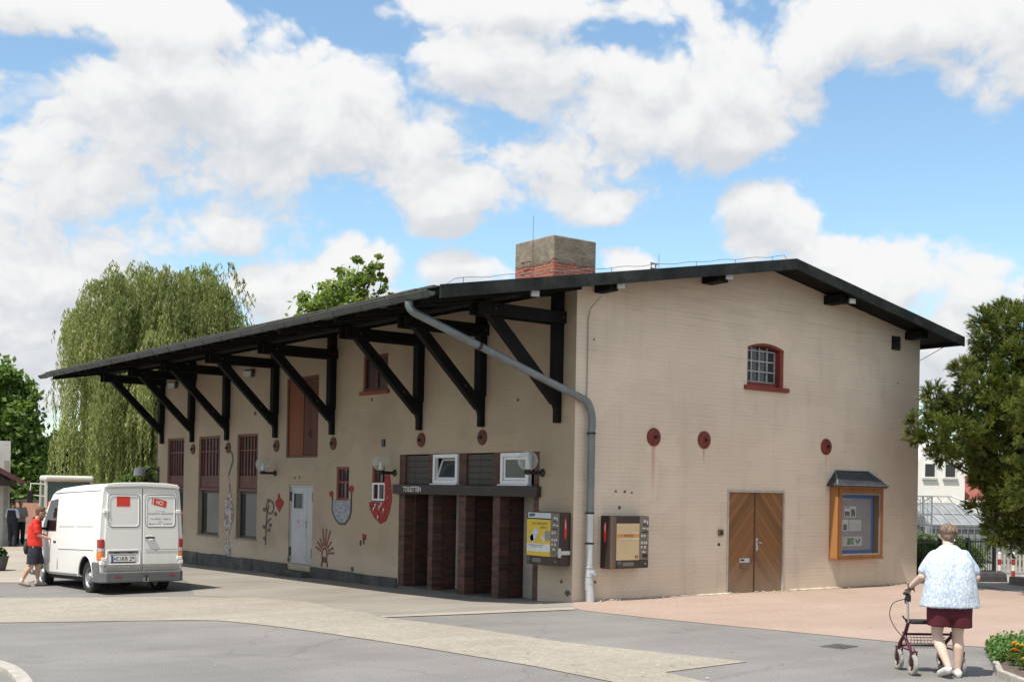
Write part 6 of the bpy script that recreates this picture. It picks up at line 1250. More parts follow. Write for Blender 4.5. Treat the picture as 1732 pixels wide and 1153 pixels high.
# ------------------------------------------------------------------ small tractor beyond the van
tp = at_depth_ground(112, 41.0); tyaw = math.atan2(CAM.y - tp.y, CAM.x - tp.x) + math.pi / 2 + R(8)
tr = thing('tractor', 'compact orange tractor with a cream cab roof, partly hidden behind the white van', 'tractor', tp, tyaw)
TB = lambda n, f, m, p=tr, **k: f.build(n, m, p, world=False, **k)       # front of the tractor is local -Y
cream_m = pm('cab_cream', (0.56, 0.57, 0.51), 0.4, 0.08); oran = pm('tractor_orange', (0.62, 0.12, 0.02), 0.4, 0.1); grn = glassy('cab_glass', (0.018, 0.042, 0.028), 0.08, 0.6)
TB('roof', MB().box(-0.78, -0.65, 2.46, 0.78, 0.75, 2.66), cream_m, bevel=0.08, segs=4)
f = MB()
for x in (-0.72, 0.72): f.bar((x, -0.55, 1.0), (x, -0.5, 2.46), 0.09, 0.09); f.bar((x, 0.65, 1.0), (x, 0.65, 2.46), 0.09, 0.09); f.bar((x, -0.5, 1.1), (x, 0.65, 1.1), 0.08, 0.08)
f.bar((-0.72, -0.55, 1.05), (0.72, -0.55, 1.05), 0.1, 0.1); TB('cab_frame', f, cream_m)
f = MB(); f.face([(-0.70, -0.55, 1.1), (0.70, -0.55, 1.1), (0.70, -0.5, 2.45), (-0.70, -0.5, 2.45)]); f.face([(-0.70, 0.66, 1.1), (0.70, 0.66, 1.1), (0.70, 0.66, 2.45), (-0.70, 0.66, 2.45)])
for x in (-0.73, 0.73): f.face([(x, -0.52, 1.1), (x, 0.65, 1.1), (x, 0.65, 2.45), (x, -0.48, 2.45)])
TB('cab_window', f, grn)
f = MB(); f.prism([(-0.42, -1.95, 0.75), (0.42, -1.95, 0.75), (0.45, -1.9, 1.35), (0.36, -1.85, 1.5), (-0.36, -1.85, 1.5), (-0.45, -1.9, 1.35)], (0, 1.3, 0.05)); hd_ = TB('bonnet', f, oran, bevel=0.05)
f = MB(); f.box(-0.34, -1.97, 0.85, 0.34, -1.94, 1.25); TB('grille', f, under, hd_)
f = MB(); f.box(-0.5, -1.9, 0.5, 0.5, 0.8, 0.78); f.box(-0.72, -0.5, 0.7, 0.72, 0.7, 1.05); TB('chassis', f, under)
f = MB(); f.box(-0.25, 0.1, 1.0, 0.25, 0.5, 1.15); f.box(-0.25, 0.42, 1.1, 0.25, 0.52, 1.7); TB('driver_seat', f, under, bevel=0.04)
for x, y, r, w in ((-0.66, -1.5, 0.42, 0.24), (0.66, -1.5, 0.42, 0.24), (-0.82, 0.45, 0.62, 0.34), (0.82, 0.45, 0.62, 0.34)):
    f = MB(); f.lathe([(r * 0.55, -w / 2), (r * 0.92, -w / 2), (r, -w / 3), (r, w / 3), (r * 0.92, w / 2), (r * 0.55, w / 2), (r * 0.55, -w / 2)], (x, y, r), (1, 0, 0), 32)
    for k in range(20): t = 2 * math.pi * k / 20; f.bar((x - w / 2.2, y + r * math.cos(t), r + r * math.sin(t)), (x + w / 2.2, y + r * math.cos(t + .12), r + r * math.sin(t + .12)), 0.05, 0.04)
    w_ = TB('wheel', f, rubber); f = MB(); f.lathe([(0, -w / 2.5), (r * 0.55, -w / 2.2), (r * 0.55, w / 2.2), (0, w / 2.5)], (x, y, r), (1, 0, 0), 24); TB('rim', f, cream_m, w_)
for s in (-1, 1):
    f = MB(); f.tube([(s * 0.72, -0.5, 2.36), (s * 1.2, -0.62, 2.38), (s * 1.22, -0.62, 2.02), (s * 0.74, -0.52, 1.95)], 0.025, 8); ma = TB('mirror_arm', f, cream_m)
    f = MB(); f.box(s * 1.22 - 0.09, -0.67, 1.75, s * 1.22 + 0.09, -0.62, 2.15); TB('mirror', f, under, ma, bevel=0.02)
f = MB(); f.box(-0.70, -1.0, 1.52, -0.5, -0.85, 1.66); f.ball((-0.6, -0.9, 1.72), 0.1); TB('work_lamp', f, oran, bevel=0.02)

# ------------------------------------------------------------------ left edge: low white building, tub
bp_ = at_depth_ground(16, 47.0); bl = thing('white_annexe', 'low pale-rendered building with a maroon canopy roof at the left edge', 'building', bp_, math.atan2((bp_ - CAM).y, (bp_ - CAM).x) - math.pi / 2)
f = MB(); f.box(-7.0, 0.0, -0.5, 0.0, 6.0, 4.05); f.build('wall', pm('pale_render', (0.50, 0.49, 0.45), 0.85, 0.1, 1.2, 30, 0.1, dirt=(0.35, 0.33, 0.30)), bl, world=False)
f = MB(); f.box(-0.22, -0.012, -0.3, -0.05, -0.001, 3.3); f.build('recessed_strip', pm('grey_render', (0.30, 0.29, 0.27), 0.85), bl, world=False)
f = MB(); f.prism([(-6.0, -1.3, 2.95), (0.30, -1.3, 2.30), (0.36, -1.3, 2.44), (-1.6, -1.3, 4.0), (-6.0, -1.3, 4.0)][0:0] or [(-2.2, -1.4, 3.75), (0.50, -1.4, 2.36), (0.56, -1.4, 2.50), (-2.2, -1.4, 4.05)], (0, 1.9, 0)); f.build('canopy_roof', pm('maroon_tile', (0.085, 0.028, 0.035), 0.7, 0.2, 6, 30, 0.3), bl, world=False)
f = MB(); f.prism([(-2.2, -1.1, 2.4), (0.40, -1.1, 2.30), (-2.2, -1.1, 3.7)], (0, 1.095, 0)); f.build('canopy_gable', pm('canopy_dark', (0.05, 0.035, 0.035), 0.8), bl, world=False)
gw_ = at_depth_ground(48, 58.0); t = thing('garden_wall', 'low terracotta-coloured wall far behind the man in red', 'wall', gw_, math.atan2(Rv.y, Rv.x))
f = MB(); f.box(-0.6, 0, 0.5, 0.7, 0.2, 1.55); f.box(-0.6, 0.001, -0.5, 0.7, 0.2, 0.499); f.build('wall_panel', pm('terracotta', (0.42, 0.22, 0.16), 0.8, 0.15), t, world=False); f = MB(); f.box(-0.63, -0.03, 1.551, 0.73, 0.23, 1.62); f.build('coping', plinth_m, t, world=False)
tb_ = gp(-8, 965); t = thing('planter_tub', 'dark stone planter tub cut by the left edge of the picture', 'planter', (tb_.x, tb_.y, g(tb_.x, tb_.y)))
f = MB(); f.lathe([(0.22, 0), (0.26, 0.05), (0.33, 0.36), (0.35, 0.40), (0.30, 0.40), (0.27, 0.30), (0, 0.28)], (0, 0, 0), (0, 0, 1), 24); f.build('tub', pm('tub_stone', (0.10, 0.09, 0.10), 0.8, 0.25, 6, 40, 0.3), t, world=False, smooth=True)
leaf_dark = leafmat('leaf_dark', (0.022, 0.05, 0.014), (0.05, 0.095, 0.022), None, 0.25)
def rand_unit(n): v = rng.normal(size=(n, 3)); return v / np.linalg.norm(v, axis=1, keepdims=True)
def leaf_quads(P, size, asp=0.5, up=0.4, dirs=None, jit=0.35):
    n = len(P); d = rand_unit(n) if dirs is None else dirs
    nn = rand_unit(n); nn[:, 2] += up; s = np.cross(d, nn); s /= np.linalg.norm(s, axis=1, keepdims=True) + 1e-9
    L = (size * (1 + jit * rng.uniform(-1, 1, n)))[:, None]
    a = P - d * L * 0.5; c = P + d * L * 0.5; m_ = P + d * L * 0.02
    return np.stack([a, m_ + s * L * asp * 0.5, c, m_ - s * L * asp * 0.5], 1)
P_ = rand_unit(500) * np.array([0.3, 0.3, 0.22]) * rng.uniform(0.5, 1, (500, 1)) + np.array([0, 0, 0.45]); quads('foliage', leaf_quads(P_, 0.10), leaf_dark, t)
k0 = gp(30, 1137); t = thing('kerb_corner', 'pale curved kerb stone in the bottom left corner', 'kerb', (0, 0, 0))
pts = [gp(-60, 1112), gp(-20, 1122), gp(12, 1132), gp(32, 1146), gp(44, 1165), gp(48, 1190)]; pts = smoothpts([Vector((p.x, p.y, 0)) for p in pts], 5); f = MB(); vs = []
for i, p in enumerate(pts):
    tg = (pts[min(i + 1, len(pts) - 1)] - pts[max(i - 1, 0)]).normalized(); no = Vector((-tg.y, tg.x, 0)) * 0.075
    for q, z in ((-no, -0.1), (-no, 0.055), (no, 0.055), (no, -0.1)): vs.append(p + q + Vector((0, 0, z)))
m_ = len(pts); f.add(vs, [(i * 4 + k, i * 4 + (k + 1) % 4, (i + 1) * 4 + (k + 1) % 4, (i + 1) * 4 + k) for i in range(m_ - 1) for k in range(4)] + [(0, 1, 2, 3), tuple((m_ - 1) * 4 + k for k in range(4))])
f.build('kerb_stone', pm('kerb_granite', (0.36, 0.34, 0.30), 0.85, 0.2, 8, 60, 0.3), t, bevel=0.012)

# ------------------------------------------------------------------ vegetation
bark = pm('bark', (0.085, 0.065, 0.048), 0.9, 0.35, 4, 25, 0.6, stretch=(1, 1, 0.25))
def crown_points(blobs, n, sub=0.30, shell=0.55, flat=1.0):
    w = np.array([b[1] ** 2 for b in blobs]); w /= w.sum(); out = []; rn = []
    for (c, r), k in zip(blobs, np.maximum((w * n).astype(int), 20)):
        m = max(int(k / 34), 3); cc = rand_unit(m) * (r * rng.uniform(shell, 1.0, (m, 1))); cc[:, 2] *= flat; tone = rng.random(m)
        idx = rng.integers(0, m, k); p = cc[idx] + rng.normal(size=(k, 3)) * r * sub * np.array([0.55, 0.55, 0.42]); out.append(p + np.array(c[:])); rn.append(np.clip(tone[idx] * 0.6 + rng.random(k) * 0.4, 0, 1))
    return np.concatenate(out), np.concatenate(rn)
def tree(name, label, base, blobs, n, size, mat, r0=0.2, asp=0.55, group=None, sub=0.30, shell=0.55):
    base = Vector(base); t = thing(name, label, 'tree', base, 0, group)
    cen = sum((Vector(b[0]) for b in blobs), Vector()) / len(blobs); top = Vector((base.x * 0.4 + cen.x * 0.6, base.y * 0.4 + cen.y * 0.6, cen.z))
    f = MB(); f.tube(smoothpts([base - Vector((0, 0, 0.2)), base.lerp(top, 0.35) + Vector((0.1, -0.05, 0)), base.lerp(top, 0.7), top], 4), [r0 * (1.15 - 0.85 * k / 12) for k in range(13)], 10)
    for i, (c, r) in enumerate(blobs):
        a = base.lerp(top, min(0.45 + 0.5 * random.random(), 1)); f.tube([a, a.lerp(Vector(c), 0.5) + Vector((0, 0, -0.08 * r)), Vector(c) + Vector((0, 0, r * 0.35))], [r0 * 0.36, r0 * 0.2, r0 * 0.05], 6)
    f.build('trunk', bark, t, smooth=True)
    p, rn = crown_points([(Vector(b[0]) - base, b[1]) for b in blobs], n, sub, shell)
    quads('crown', leaf_quads(p, size, asp), mat, t, rn)
    return t
def pxblobs(l, depth, k=1.0):          # crown lobes: centre and radius seen in the photo, put at their own distance
    out = []
    for q in l:
        px, py, r = q[:3]; dd = depth + (q[3] if len(q) > 3 else 0.0); out.append((far(px, py, dd), r * k * dd / F_PX))
    return out
leaf_mid = leafmat('leaf_mid', (0.06, 0.105, 0.02), (0.15, 0.215, 0.05), None, 0.42)
leaf_far = leafmat('leaf_far', (0.065, 0.12, 0.024), (0.19, 0.275, 0.07), None, 0.42)
leaf_wil = leafmat('leaf_willow', (0.13, 0.155, 0.05), (0.40, 0.42, 0.18), (0.48, 0.43, 0.2), 0.45)
leaf_pine = leafmat('pine_needle', (0.045, 0.075, 0.014), (0.20, 0.225, 0.04), (0.22, 0.10, 0.025), 0.2)
# willow
wb = far(262, 812, 50.0); wb.z = -0.55
t = thing('willow_tree', 'weeping willow with long hanging strands behind the far end of the shed', 'tree', wb)
f = MB(); f.tube(smoothpts([Vector((0, 0, -0.3)), Vector((0.2, 0.1, 2.0)), Vector((0.1, -0.1, 4.5)), Vector((0.3, 0.2, 7.5))], 4), [0.48 - 0.025 * k for k in range(13)], 12)
for k in range(16):
    a = k * 2.4; r = 2.0 + 1.2 * random.random(); z = 4.0 + 0.3 * k; f.tube(smoothpts([Vector((0.1, 0, z - 1.2)), Vector((r * 0.5 * math.cos(a), r * 0.5 * math.sin(a), z + 0.9)), Vector((r * math.cos(a), r * math.sin(a), min(z + 1.4, 9.8)))], 4), [0.16 - 0.014 * j for j in range(9)], 6)
f.build('trunk', bark, t, world=False, smooth=True)
RR, FF = np.array(Rv), np.array(Fv); LP, LD, LR = [], [], []
def strand(x, y, z, L, ox, oy, tone, step=0.052):
    n = max(int(L / step), 6); s = np.linspace(0, 1, n); dist = np.hypot(x, y) + 1e-6
    arc = np.minimum(s * L / 0.9, 1.0)
    px_ = x + ox * arc + rng.normal() * 0.10 * s * s; py_ = y + oy * arc + rng.normal() * 0.10 * s * s
    pz_ = z + 0.30 * np.sin(np.minimum(s * L / 0.9, 1) * np.pi) * 0.6 - np.maximum(s * L - 0.35, 0)
    wig = rng.normal(size=(n, 2)) * 0.028
    p = np.stack([px_ + wig[:, 0], py_ + wig[:, 1], pz_], 1); d = rand_unit(n) * 0.55; d[:, 2] -= 1.0; d /= np.linalg.norm(d, axis=1, keepdims=True)
    LP.append(p); LD.append(d); LR.append(np.clip(tone + rng.normal(size=n) * 0.14, 0, 1))
for bough in range(66):                                # drooping boughs, each a curtain of twigs with gaps beside it
    a0 = rng.uniform(0, 2 * np.pi); u = rng.random() ** 0.5; r0 = u * 3.15 * (1 + 0.10 * math.sin(3 * a0 + 1)); cx_, cy_ = r0 * math.cos(a0), r0 * math.sin(a0)
    side = cx_ * RR[0] + cy_ * RR[1]; top = 10.8 - 0.026 * r0 ** 4 * (1.0 if side > 0 else 1.35) + rng.normal() * 0.35
    if bough > 42: top -= rng.uniform(0.8, 4.5)
    if bough < 18: a0 = bough * 0.349; r0 = 2.7 if bough % 2 else 1.7; cx_, cy_ = r0 * math.cos(a0), r0 * math.sin(a0); top = 10.8 - 0.026 * r0 ** 4 + rng.normal() * 0.25
    tone0 = rng.random(); spread = rng.uniform(0.38, 0.75)
    for bnch in range(13):
        ex, ey = rng.normal() * spread, rng.normal() * spread; bx_, by_ = cx_ + ex, cy_ + ey; zt0 = top - 0.75 * (ex * ex + ey * ey) + rng.normal() * 0.15
        if rng.random() < 0.30: zt0 -= rng.uniform(0.5, 4.0)
        zt0 = max(zt0, 2.4); L0 = min(rng.uniform(1.0, 5.4), max(zt0 - (0.4 if side < 1.2 else 2.0), 0.6)); o = 0.25 + 0.4 * u; a = math.atan2(by_, bx_); tone = tone0 * 0.7 + 0.3 * rng.random()
        for k in range(9):
            x, y = bx_ + rng.normal() * 0.12, by_ + rng.normal() * 0.12; ca, sa = math.cos(a + rng.normal() * 0.4), math.sin(a + rng.normal() * 0.4)
            strand(x + 0.3 * RR[0], y + 0.3 * RR[1], zt0 + rng.normal() * 0.15, L0 * rng.uniform(0.5, 1.1), ca * o, sa * o, tone)
for (px, py, L) in ((108, 548, 1.6), (114, 540, 1.3), (104, 560, 1.1), (120, 535, 1.2), (98, 640, 2.4), (100, 690, 2.5), (112, 660, 2.8), (408, 500, 0.9), (404, 480, 1.0), (395, 465, 0.9), (412, 520, 0.8), (388, 455, 0.8)):
    q = np.array(far(px, py, 50.0) - wb)
    for j in range(5): strand(q[0] + rng.normal() * 0.12, q[1] + rng.normal() * 0.3, q[2] + rng.normal() * 0.15, L * rng.uniform(0.6, 1.1), 0.1, 0.0, rng.random())
P_ = np.concatenate(LP); D_ = np.concatenate(LD); quads('crown', leaf_quads(P_, 0.16, 0.26, 0.2, D_), leaf_wil, t, np.concatenate(LR))
# broadleaf trees
tree('broadleaf_tree', 'light green tree showing above the roof between the willow and the chimney', (far(585, 812, 53)[0], far(585, 812, 53)[1], -0.5),
     pxblobs([(560, 500, 34, 0), (595, 490, 36, 1), (618, 470, 24, 0), (606, 455, 18, 1), (632, 446, 17, 0), (648, 466, 14, 0.5), (640, 438, 9), (645, 485, 12), (530, 520, 30, 1), (610, 520, 38), (570, 545, 60, 1), (520, 545, 34), (640, 530, 20, 1), (540, 600, 70, 2), (610, 600, 70, 1), (663, 498, 6)], 53), 8000, 0.25, leafmat('leaf_sunny', (0.12, 0.175, 0.04), (0.29, 0.35, 0.10), None, 0.5), 0.24, 0.6, None, 0.33, 0.45)
T = 'trees beyond the yard'
for (lab, bx, bd, l, n, m_) in (
    ('dark green tree at the left edge beyond the white annexe', 5, 66, [(12, 655, 36), (40, 668, 28), (-30, 660, 60), (25, 710, 50), (55, 735, 26), (-10, 760, 70), (40, 780, 44), (70, 765, 22), (-60, 720, 80), (20, 830, 60)], 15000, leaf_far),
    ('dark tree low behind the red-shirted man, left of the willow', 90, 72, [(95, 790, 48), (120, 770, 40), (70, 830, 46), (140, 810, 50), (110, 840, 60), (60, 800, 30)], 11000, leaf_dark),
    ('dark tree directly behind the trunk of the willow', 190, 74, [(180, 800, 60), (230, 790, 60), (260, 750, 50), (150, 760, 34), (215, 840, 60), (280, 800, 60), (170, 850, 50)], 11000, leaf_dark),
    ('dark tree low in the gap between the annexe and the tractor', 35, 80, [(40, 860, 46), (10, 860, 40), (75, 865, 40), (50, 820, 36)], 6000, leaf_dark)):
    p = far(bx, 820, bd); p.z = -0.8; tree('broadleaf_tree', lab, p, pxblobs(l, bd), n, 0.34, m_, 0.3, 0.6, T)
# light shrub in front of the far end of the shed
sb = at_depth_ground(262, 42.5)
t = thing('shrub', 'light green bush at the far corner of the shed behind the van', 'shrub', sb)
f = MB(); [f.tube([(0, 0, -0.1), (0.5 * math.cos(k), 0.5 * math.sin(k), 1.3)], [0.03, 0.01], 6) for k in range(6)]; f.build('stem', bark, t, world=False)
p, rn = crown_points([(far(px, py, 42.5) - sb, r * 42.5 / F_PX) for px, py, r in ((250, 800, 16), (235, 812, 18), (215, 818, 18), (255, 830, 22), (225, 845, 26), (195, 830, 16))], 5000, 0.3, 0.5)
quads('foliage', leaf_quads(p, 0.13, 0.6), leafmat('leaf_light', (0.07, 0.12, 0.025), (0.16, 0.22, 0.06), None, 0.35), t, rn)
# pine at the right edge
pd = 26.5; pb_ = far(1800, 900, pd); pb_.z = 0.0
t = thing('pine_tree', 'bushy pine with yellow-green needles at the right edge by the shed corner', 'tree', pb_)
lob = [(1660, 545, 17, -.3), (1672, 570, 24, 0), (1700, 550, 34, .4), (1735, 560, 44, 0), (1690, 610, 38, .6), (1735, 625, 55, -.4), (1628, 622, 13, 0), (1642, 640, 22, .3), (1668, 655, 34, -.4), (1576, 663, 13, 0), (1585, 690, 22, .3), (1556, 712, 13, -.2), (1550, 735, 14, .1), (1578, 735, 25, -.2), (1612, 700, 32, .5), (1620, 740, 34, -.5), (1655, 705, 42, .2), (1700, 690, 50, -.6), (1740, 710, 55, .2),
       (1598, 772, 14, .2), (1640, 765, 28, .4), (1668, 765, 36, -.2), (1710, 770, 52, .4), (1655, 800, 17, 0), (1680, 810, 30, .2), (1725, 830, 50, -.3), (1690, 850, 24, .1), (1650, 853, 9, 0), (1660, 862, 8, 0), (1700, 880, 34, .4), (1738, 890, 42, -.2), (1690, 905, 20, 0), (1716, 915, 18, .3), (1590, 775, 9, .2), (1577, 766, 8, .4),
       (1800, 590, 60, .5), (1800, 680, 75, -.5), (1810, 770, 80, .6), (1800, 860, 70, -.6), (1770, 520, 40, 0), (1790, 470, 34, .3), (1860, 640, 55, 0), (1890, 730, 60, .4), (1880, 820, 60, -.3), (1930, 780, 40, 0), (1760, 640, 60, 1.6), (1770, 740, 70, 1.8), (1760, 820, 60, -1.6), (1780, 700, 70, -1.9), (1840, 600, 40, 1.2)]
LOB = pxblobs(lob, pd)
f = MB(); f.tube(smoothpts([Vector((0, 0, -0.2)), Vector((0.1, 0.05, 1.6)), Vector((-0.05, 0, 3.6)), Vector((0, 0.05, 6.3))], 4), [0.21 - 0.014 * k for k in range(13)], 12)
for (c, r) in LOB:
    q = c - pb_; z0 = max(0.5, q.z - 0.35 * math.hypot(q.x, q.y) - 0.3); f.tube(smoothpts([Vector((0, 0, z0)), Vector((q.x * 0.5, q.y * 0.5, z0 * 0.5 + q.z * 0.5 - 0.12)), q], 3), [0.04, 0.034, 0.028, 0.022, 0.017, 0.013, 0.008], 6)
f.build('trunk', bark, t, world=False, smooth=True)
NP, NR = [], []
for (c, r), (px, *_) in zip(LOB, lob):
    c = np.array(c - pb_); m = int((150 if px < 1760 else 90) * (r / 0.42) ** 2) * 2 + 14
    mc = max(m // 5, 5); o = rand_unit(mc); rad = r * rng.uniform(0.2, 1.0, (mc, 1)) ** 0.6; cl = c + o * rad
    cd_ = o * 0.8 + np.array([0, 0, 0.5]) + rng.normal(size=(mc, 3)) * 0.25; cd_ /= np.linalg.norm(cd_, axis=1, keepdims=True); ct_ = rng.random(mc)
    k7 = 8; d = np.repeat(cd_, k7, 0) + rand_unit(mc * k7) * 0.75; d /= np.linalg.norm(d, axis=1, keepdims=True); p = np.repeat(cl, k7, 0) + d * rng.uniform(0.03, 0.12, (mc * k7, 1)); tone = np.repeat(ct_, k7); m = mc * k7
    nn = 22; D2 = np.repeat(d, nn, 0); B2 = np.repeat(p, nn, 0) + D2 * rng.uniform(-0.03, 0.11, (m * nn, 1)); dev = rand_unit(m * nn)
    nd_ = D2 * 1.0 + dev * 0.6; nd_ /= np.linalg.norm(nd_, axis=1, keepdims=True); L = rng.uniform(0.05, 0.09, (m * nn, 1)); sd_ = np.cross(nd_, rand_unit(m * nn)); sd_ /= np.linalg.norm(sd_, axis=1, keepdims=True) + 1e-9
    w = 0.0085; NP.append(np.stack([B2 - sd_ * w * .6, B2 + sd_ * w * .6, B2 + nd_ * L + sd_ * w * .3, B2 + nd_ * L - sd_ * w * .3], 1)); NR.append(np.clip(np.repeat(tone, nn) * 0.65 + rng.random(m * nn) * 0.25, 0, 0.92) + (np.repeat(rng.random(mc) < 0.05, k7 * nn) & (rng.random(m * nn) < 0.2)) * 0.3)
quads('crown', np.concatenate(NP), leaf_pine, t, np.clip(np.concatenate(NR), 0, 1))

# ------------------------------------------------------------------ right-hand background
iron = pm('black_iron', (0.02, 0.022, 0.022), 0.5, 0.2); greym = pm('grey_galvanised', (0.26, 0.28, 0.29), 0.5, 0.15, 3, 30, 0.05, 0.3)
fy = 1.05; t = thing('iron_fence', 'black iron bar fence in front of the hedge right of the shed', 'fence', (10.5, fy, 0))
f = MB(); f.box(10.47, fy - 0.02, 0.88, 15.4, fy + 0.02, 0.92); f.box(10.47, fy - 0.02, 0.10, 15.4, fy + 0.02, 0.14); f.build('rail', iron, t)
for k in range(5): MB().box(10.47 + k * 1.22, fy - 0.035, -0.1, 10.53 + k * 1.22, fy + 0.035, 1.0).build('post', iron, t)
f = MB()
for k in range(43): x = 10.58 + k * 0.112; f.cyl((x, fy, 0.05), (x, fy, 0.97), 0.009, n=6)
f.build('bars', iron, t)
t = thing('hedge', 'green hedge dotted with white roses behind the black fence', 'hedge', (13, 2.0, 0))
n = 20000; P_ = np.stack([rng.uniform(10.5, 15.6, n), rng.uniform(1.35, 2.9, n), rng.uniform(0, 1, n)], 1); hh = 0.86 + 0.13 * np.sin(P_[:, 0] * 2.3) + 0.08 * np.sin(P_[:, 0] * 5.1 + 1) + 0.06 * np.sin(P_[:, 1] * 7); hh = np.where(P_[:, 0] < 11.3, 0.72, hh); P_[:, 2] = hh * P_[:, 2] ** 0.7
P_ += rng.normal(size=(n, 3)) * 0.05; quads('foliage', leaf_quads(P_ - np.array([13, 2.0, 0]), 0.085, 0.6), leaf_mid, t)
f = MB(); [f.tube([(x, 2.0, -0.1), (x + 0.1, 2.0, 0.8)], [0.025, 0.01], 5) for x in (11, 12, 13, 14, 15)]; f.build('stem', bark, t)
for (x, y, z) in ((12.9, 1.5, 0.98), (13.3, 1.45, 0.95), (13.15, 1.5, 1.05), (14.2, 1.5, 0.9), (12.4, 1.4, 0.85)):
    f = MB(); [f.ball((x + random.uniform(-.03, .03), y + random.uniform(-.03, .03), z + random.uniform(-.02, .02)), (0.04, 0.04, 0.03), 8, 6) for k in range(4)]; f.build('white_rose', pm('rose_white', (0.68, 0.66, 0.58), 0.7), t, smooth=True)
t = thing('board_fence', 'low brown board fence with a pale round top rail beside the shed corner', 'fence', (10.9, 1.3, 0))
f = MB(); [f.box(10.5 + k * 0.125, 1.28, 0.0, 10.62 + k * 0.125, 1.31, 0.98) for k in range(10)]; f.build('boards', planks('brown_boards', 'y', (0.17, 0.08, 0.04), (0.27, 0.14, 0.08), 0.125), t)
f = MB(); f.tube([(10.45, 1.25, 1.03), (11.8, 1.25, 1.03)], 0.06, 10); f.build('top_rail', pm('rail_wood', (0.42, 0.31, 0.22), 0.7), t, smooth=True)
# greenhouse and the grille fence before it
A = math.atan2(Rv.y, Rv.x)
gh = far(1612, 850, 44.0); gh.z = 0; t = thing('greenhouse', 'grey glass and metal greenhouse roof in front of the white house', 'greenhouse', gh, A + R(8))
TB = lambda n, f, m, p=t, **k: f.build(n, m, p, world=False, **k)
f = MB(); f.prism([(-0.9, 0, 0), (2.6, 0, 0), (2.6, 3, 0), (-0.9, 3, 0)], (0, 0, 1.02)); TB('wall', f, pm('greenhouse_wall', (0.28, 0.29, 0.29), 0.6, 0.1))
f = MB(); f.face([(-0.9, -0.05, 1.05), (2.6, -0.05, 1.05), (0.9, 1.5, 1.78), (-0.9, 1.5, 1.78)]); f.face([(-0.9, 3.05, 1.05), (2.6, 3.05, 1.05), (0.9, 1.5, 1.78), (-0.9, 1.5, 1.78)]); f.face([(2.6, -0.05, 1.05), (2.6, 3.05, 1.05), (0.9, 1.5, 1.78)]); f.face([(-0.9, -0.05, 1.05), (-0.9, 3.05, 1.05), (-0.9, 1.5, 1.78)])
TB('glass_roof', f, glassy('greenhouse_glass', (0.22, 0.235, 0.24), 0.25, 0.5))
f = MB(); f.tube([(-0.9, 1.5, 1.82), (0.9, 1.5, 1.82), (2.6, -0.06, 1.07)], 0.03, 6); f.tube([(-0.9, 1.5, 2.08), (0.75, 1.5, 2.08), (2.5, 0.1, 1.25)], 0.028, 6); f.tube([(-0.9, -0.06, 1.07), (2.6, -0.06, 1.07)], 0.03, 6); f.tube([(-0.9, 0.72, 1.45), (1.7, 0.72, 1.45)], 0.02, 6)
for k in range(9): x = -0.85 + k * 0.40; xr = min(x, 0.9); f.tube([(x, -0.07, 1.08), (xr, 1.45, 1.80)], 0.018, 6)
zz = [(-0.9 + k * 0.21, 1.5, 2.08 if k % 2 else 1.84) for k in range(9)]; f.tube(zz, 0.022, 6); TB('metal_frame', f, pm('pale_metal', (0.42, 0.43, 0.43), 0.45, 0.1, 3, 30, 0, 0.3))
cg = far(1563, 856, 36.0); cg.z = 0; t = thing('metal_stair_cage', 'grey barred metal enclosure just right of the shed wall', 'metal cage', cg, A)
TB = lambda n, f, m, p=t, **k: f.build(n, m, p, world=False, **k)
f = MB(); W2 = 0.23
for x in (-0.6, W2): 
    for y in (0, 0.8): f.box(x - 0.02, y - 0.02, 0, x + 0.02, y + 0.02, 2.05 if x > 0 else 1.85)
for z in (0.75, 1.5, 2.05): f.bar((-0.6, 0, z), (W2, 0, z), 0.035, 0.035)
f.bar((-0.6, 0, 1.55), (W2, 0, 2.05), 0.03, 0.03); f.bar((W2, 0, 2.05), (W2, 0.8, 2.05), 0.035, 0.035); TB('frame', f, greym)
f = MB(); [f.cyl((x, 0, 0.02), (x, 0, 2.0), 0.008, n=6) for x in [-0.55 + 0.11 * k for k in range(8)]]; TB('bars', f, greym)
f = MB(); f.box(-0.58, 0.4, 0.02, W2 - 0.06, 0.44, 1.45); f.box(-0.2, 0.38, 0.7, 0.0, 0.399, 1.35); TB('back_panel', f, pm('panel_slate_grey', (0.15, 0.17, 0.18), 0.6))
gf = far(1640, 880, 38.0); gf.z = 0; t = thing('grille_fence', 'grey metal grille fence between the hedge and the greenhouse', 'fence', gf, A)
TB = lambda n, f, m, p=t, **k: f.build(n, m, p, world=False, **k)
f = MB(); [f.bar((-1.25, 0, z), (3.2, 0, z), 0.03, 0.035) for z in (0.15, 1.17)]; f.bar((-1.25, 0, 1.08), (3.2, 0, 1.08), 0.02, 0.015); TB('rail', f, greym)
f = MB(); [f.box(-1.25 + 0.20 * k - 0.012, -0.01, 0, -1.25 + 0.20 * k + 0.012, 0.01, 1.2) for k in range(23)]; TB('bars', f, greym)
f = MB(); f.box(-1.3, 0.06, 0, 3.2, 0.08, 1.05); TB('screen_panel', f, pm('screen_grey', (0.24, 0.25, 0.25), 0.7))
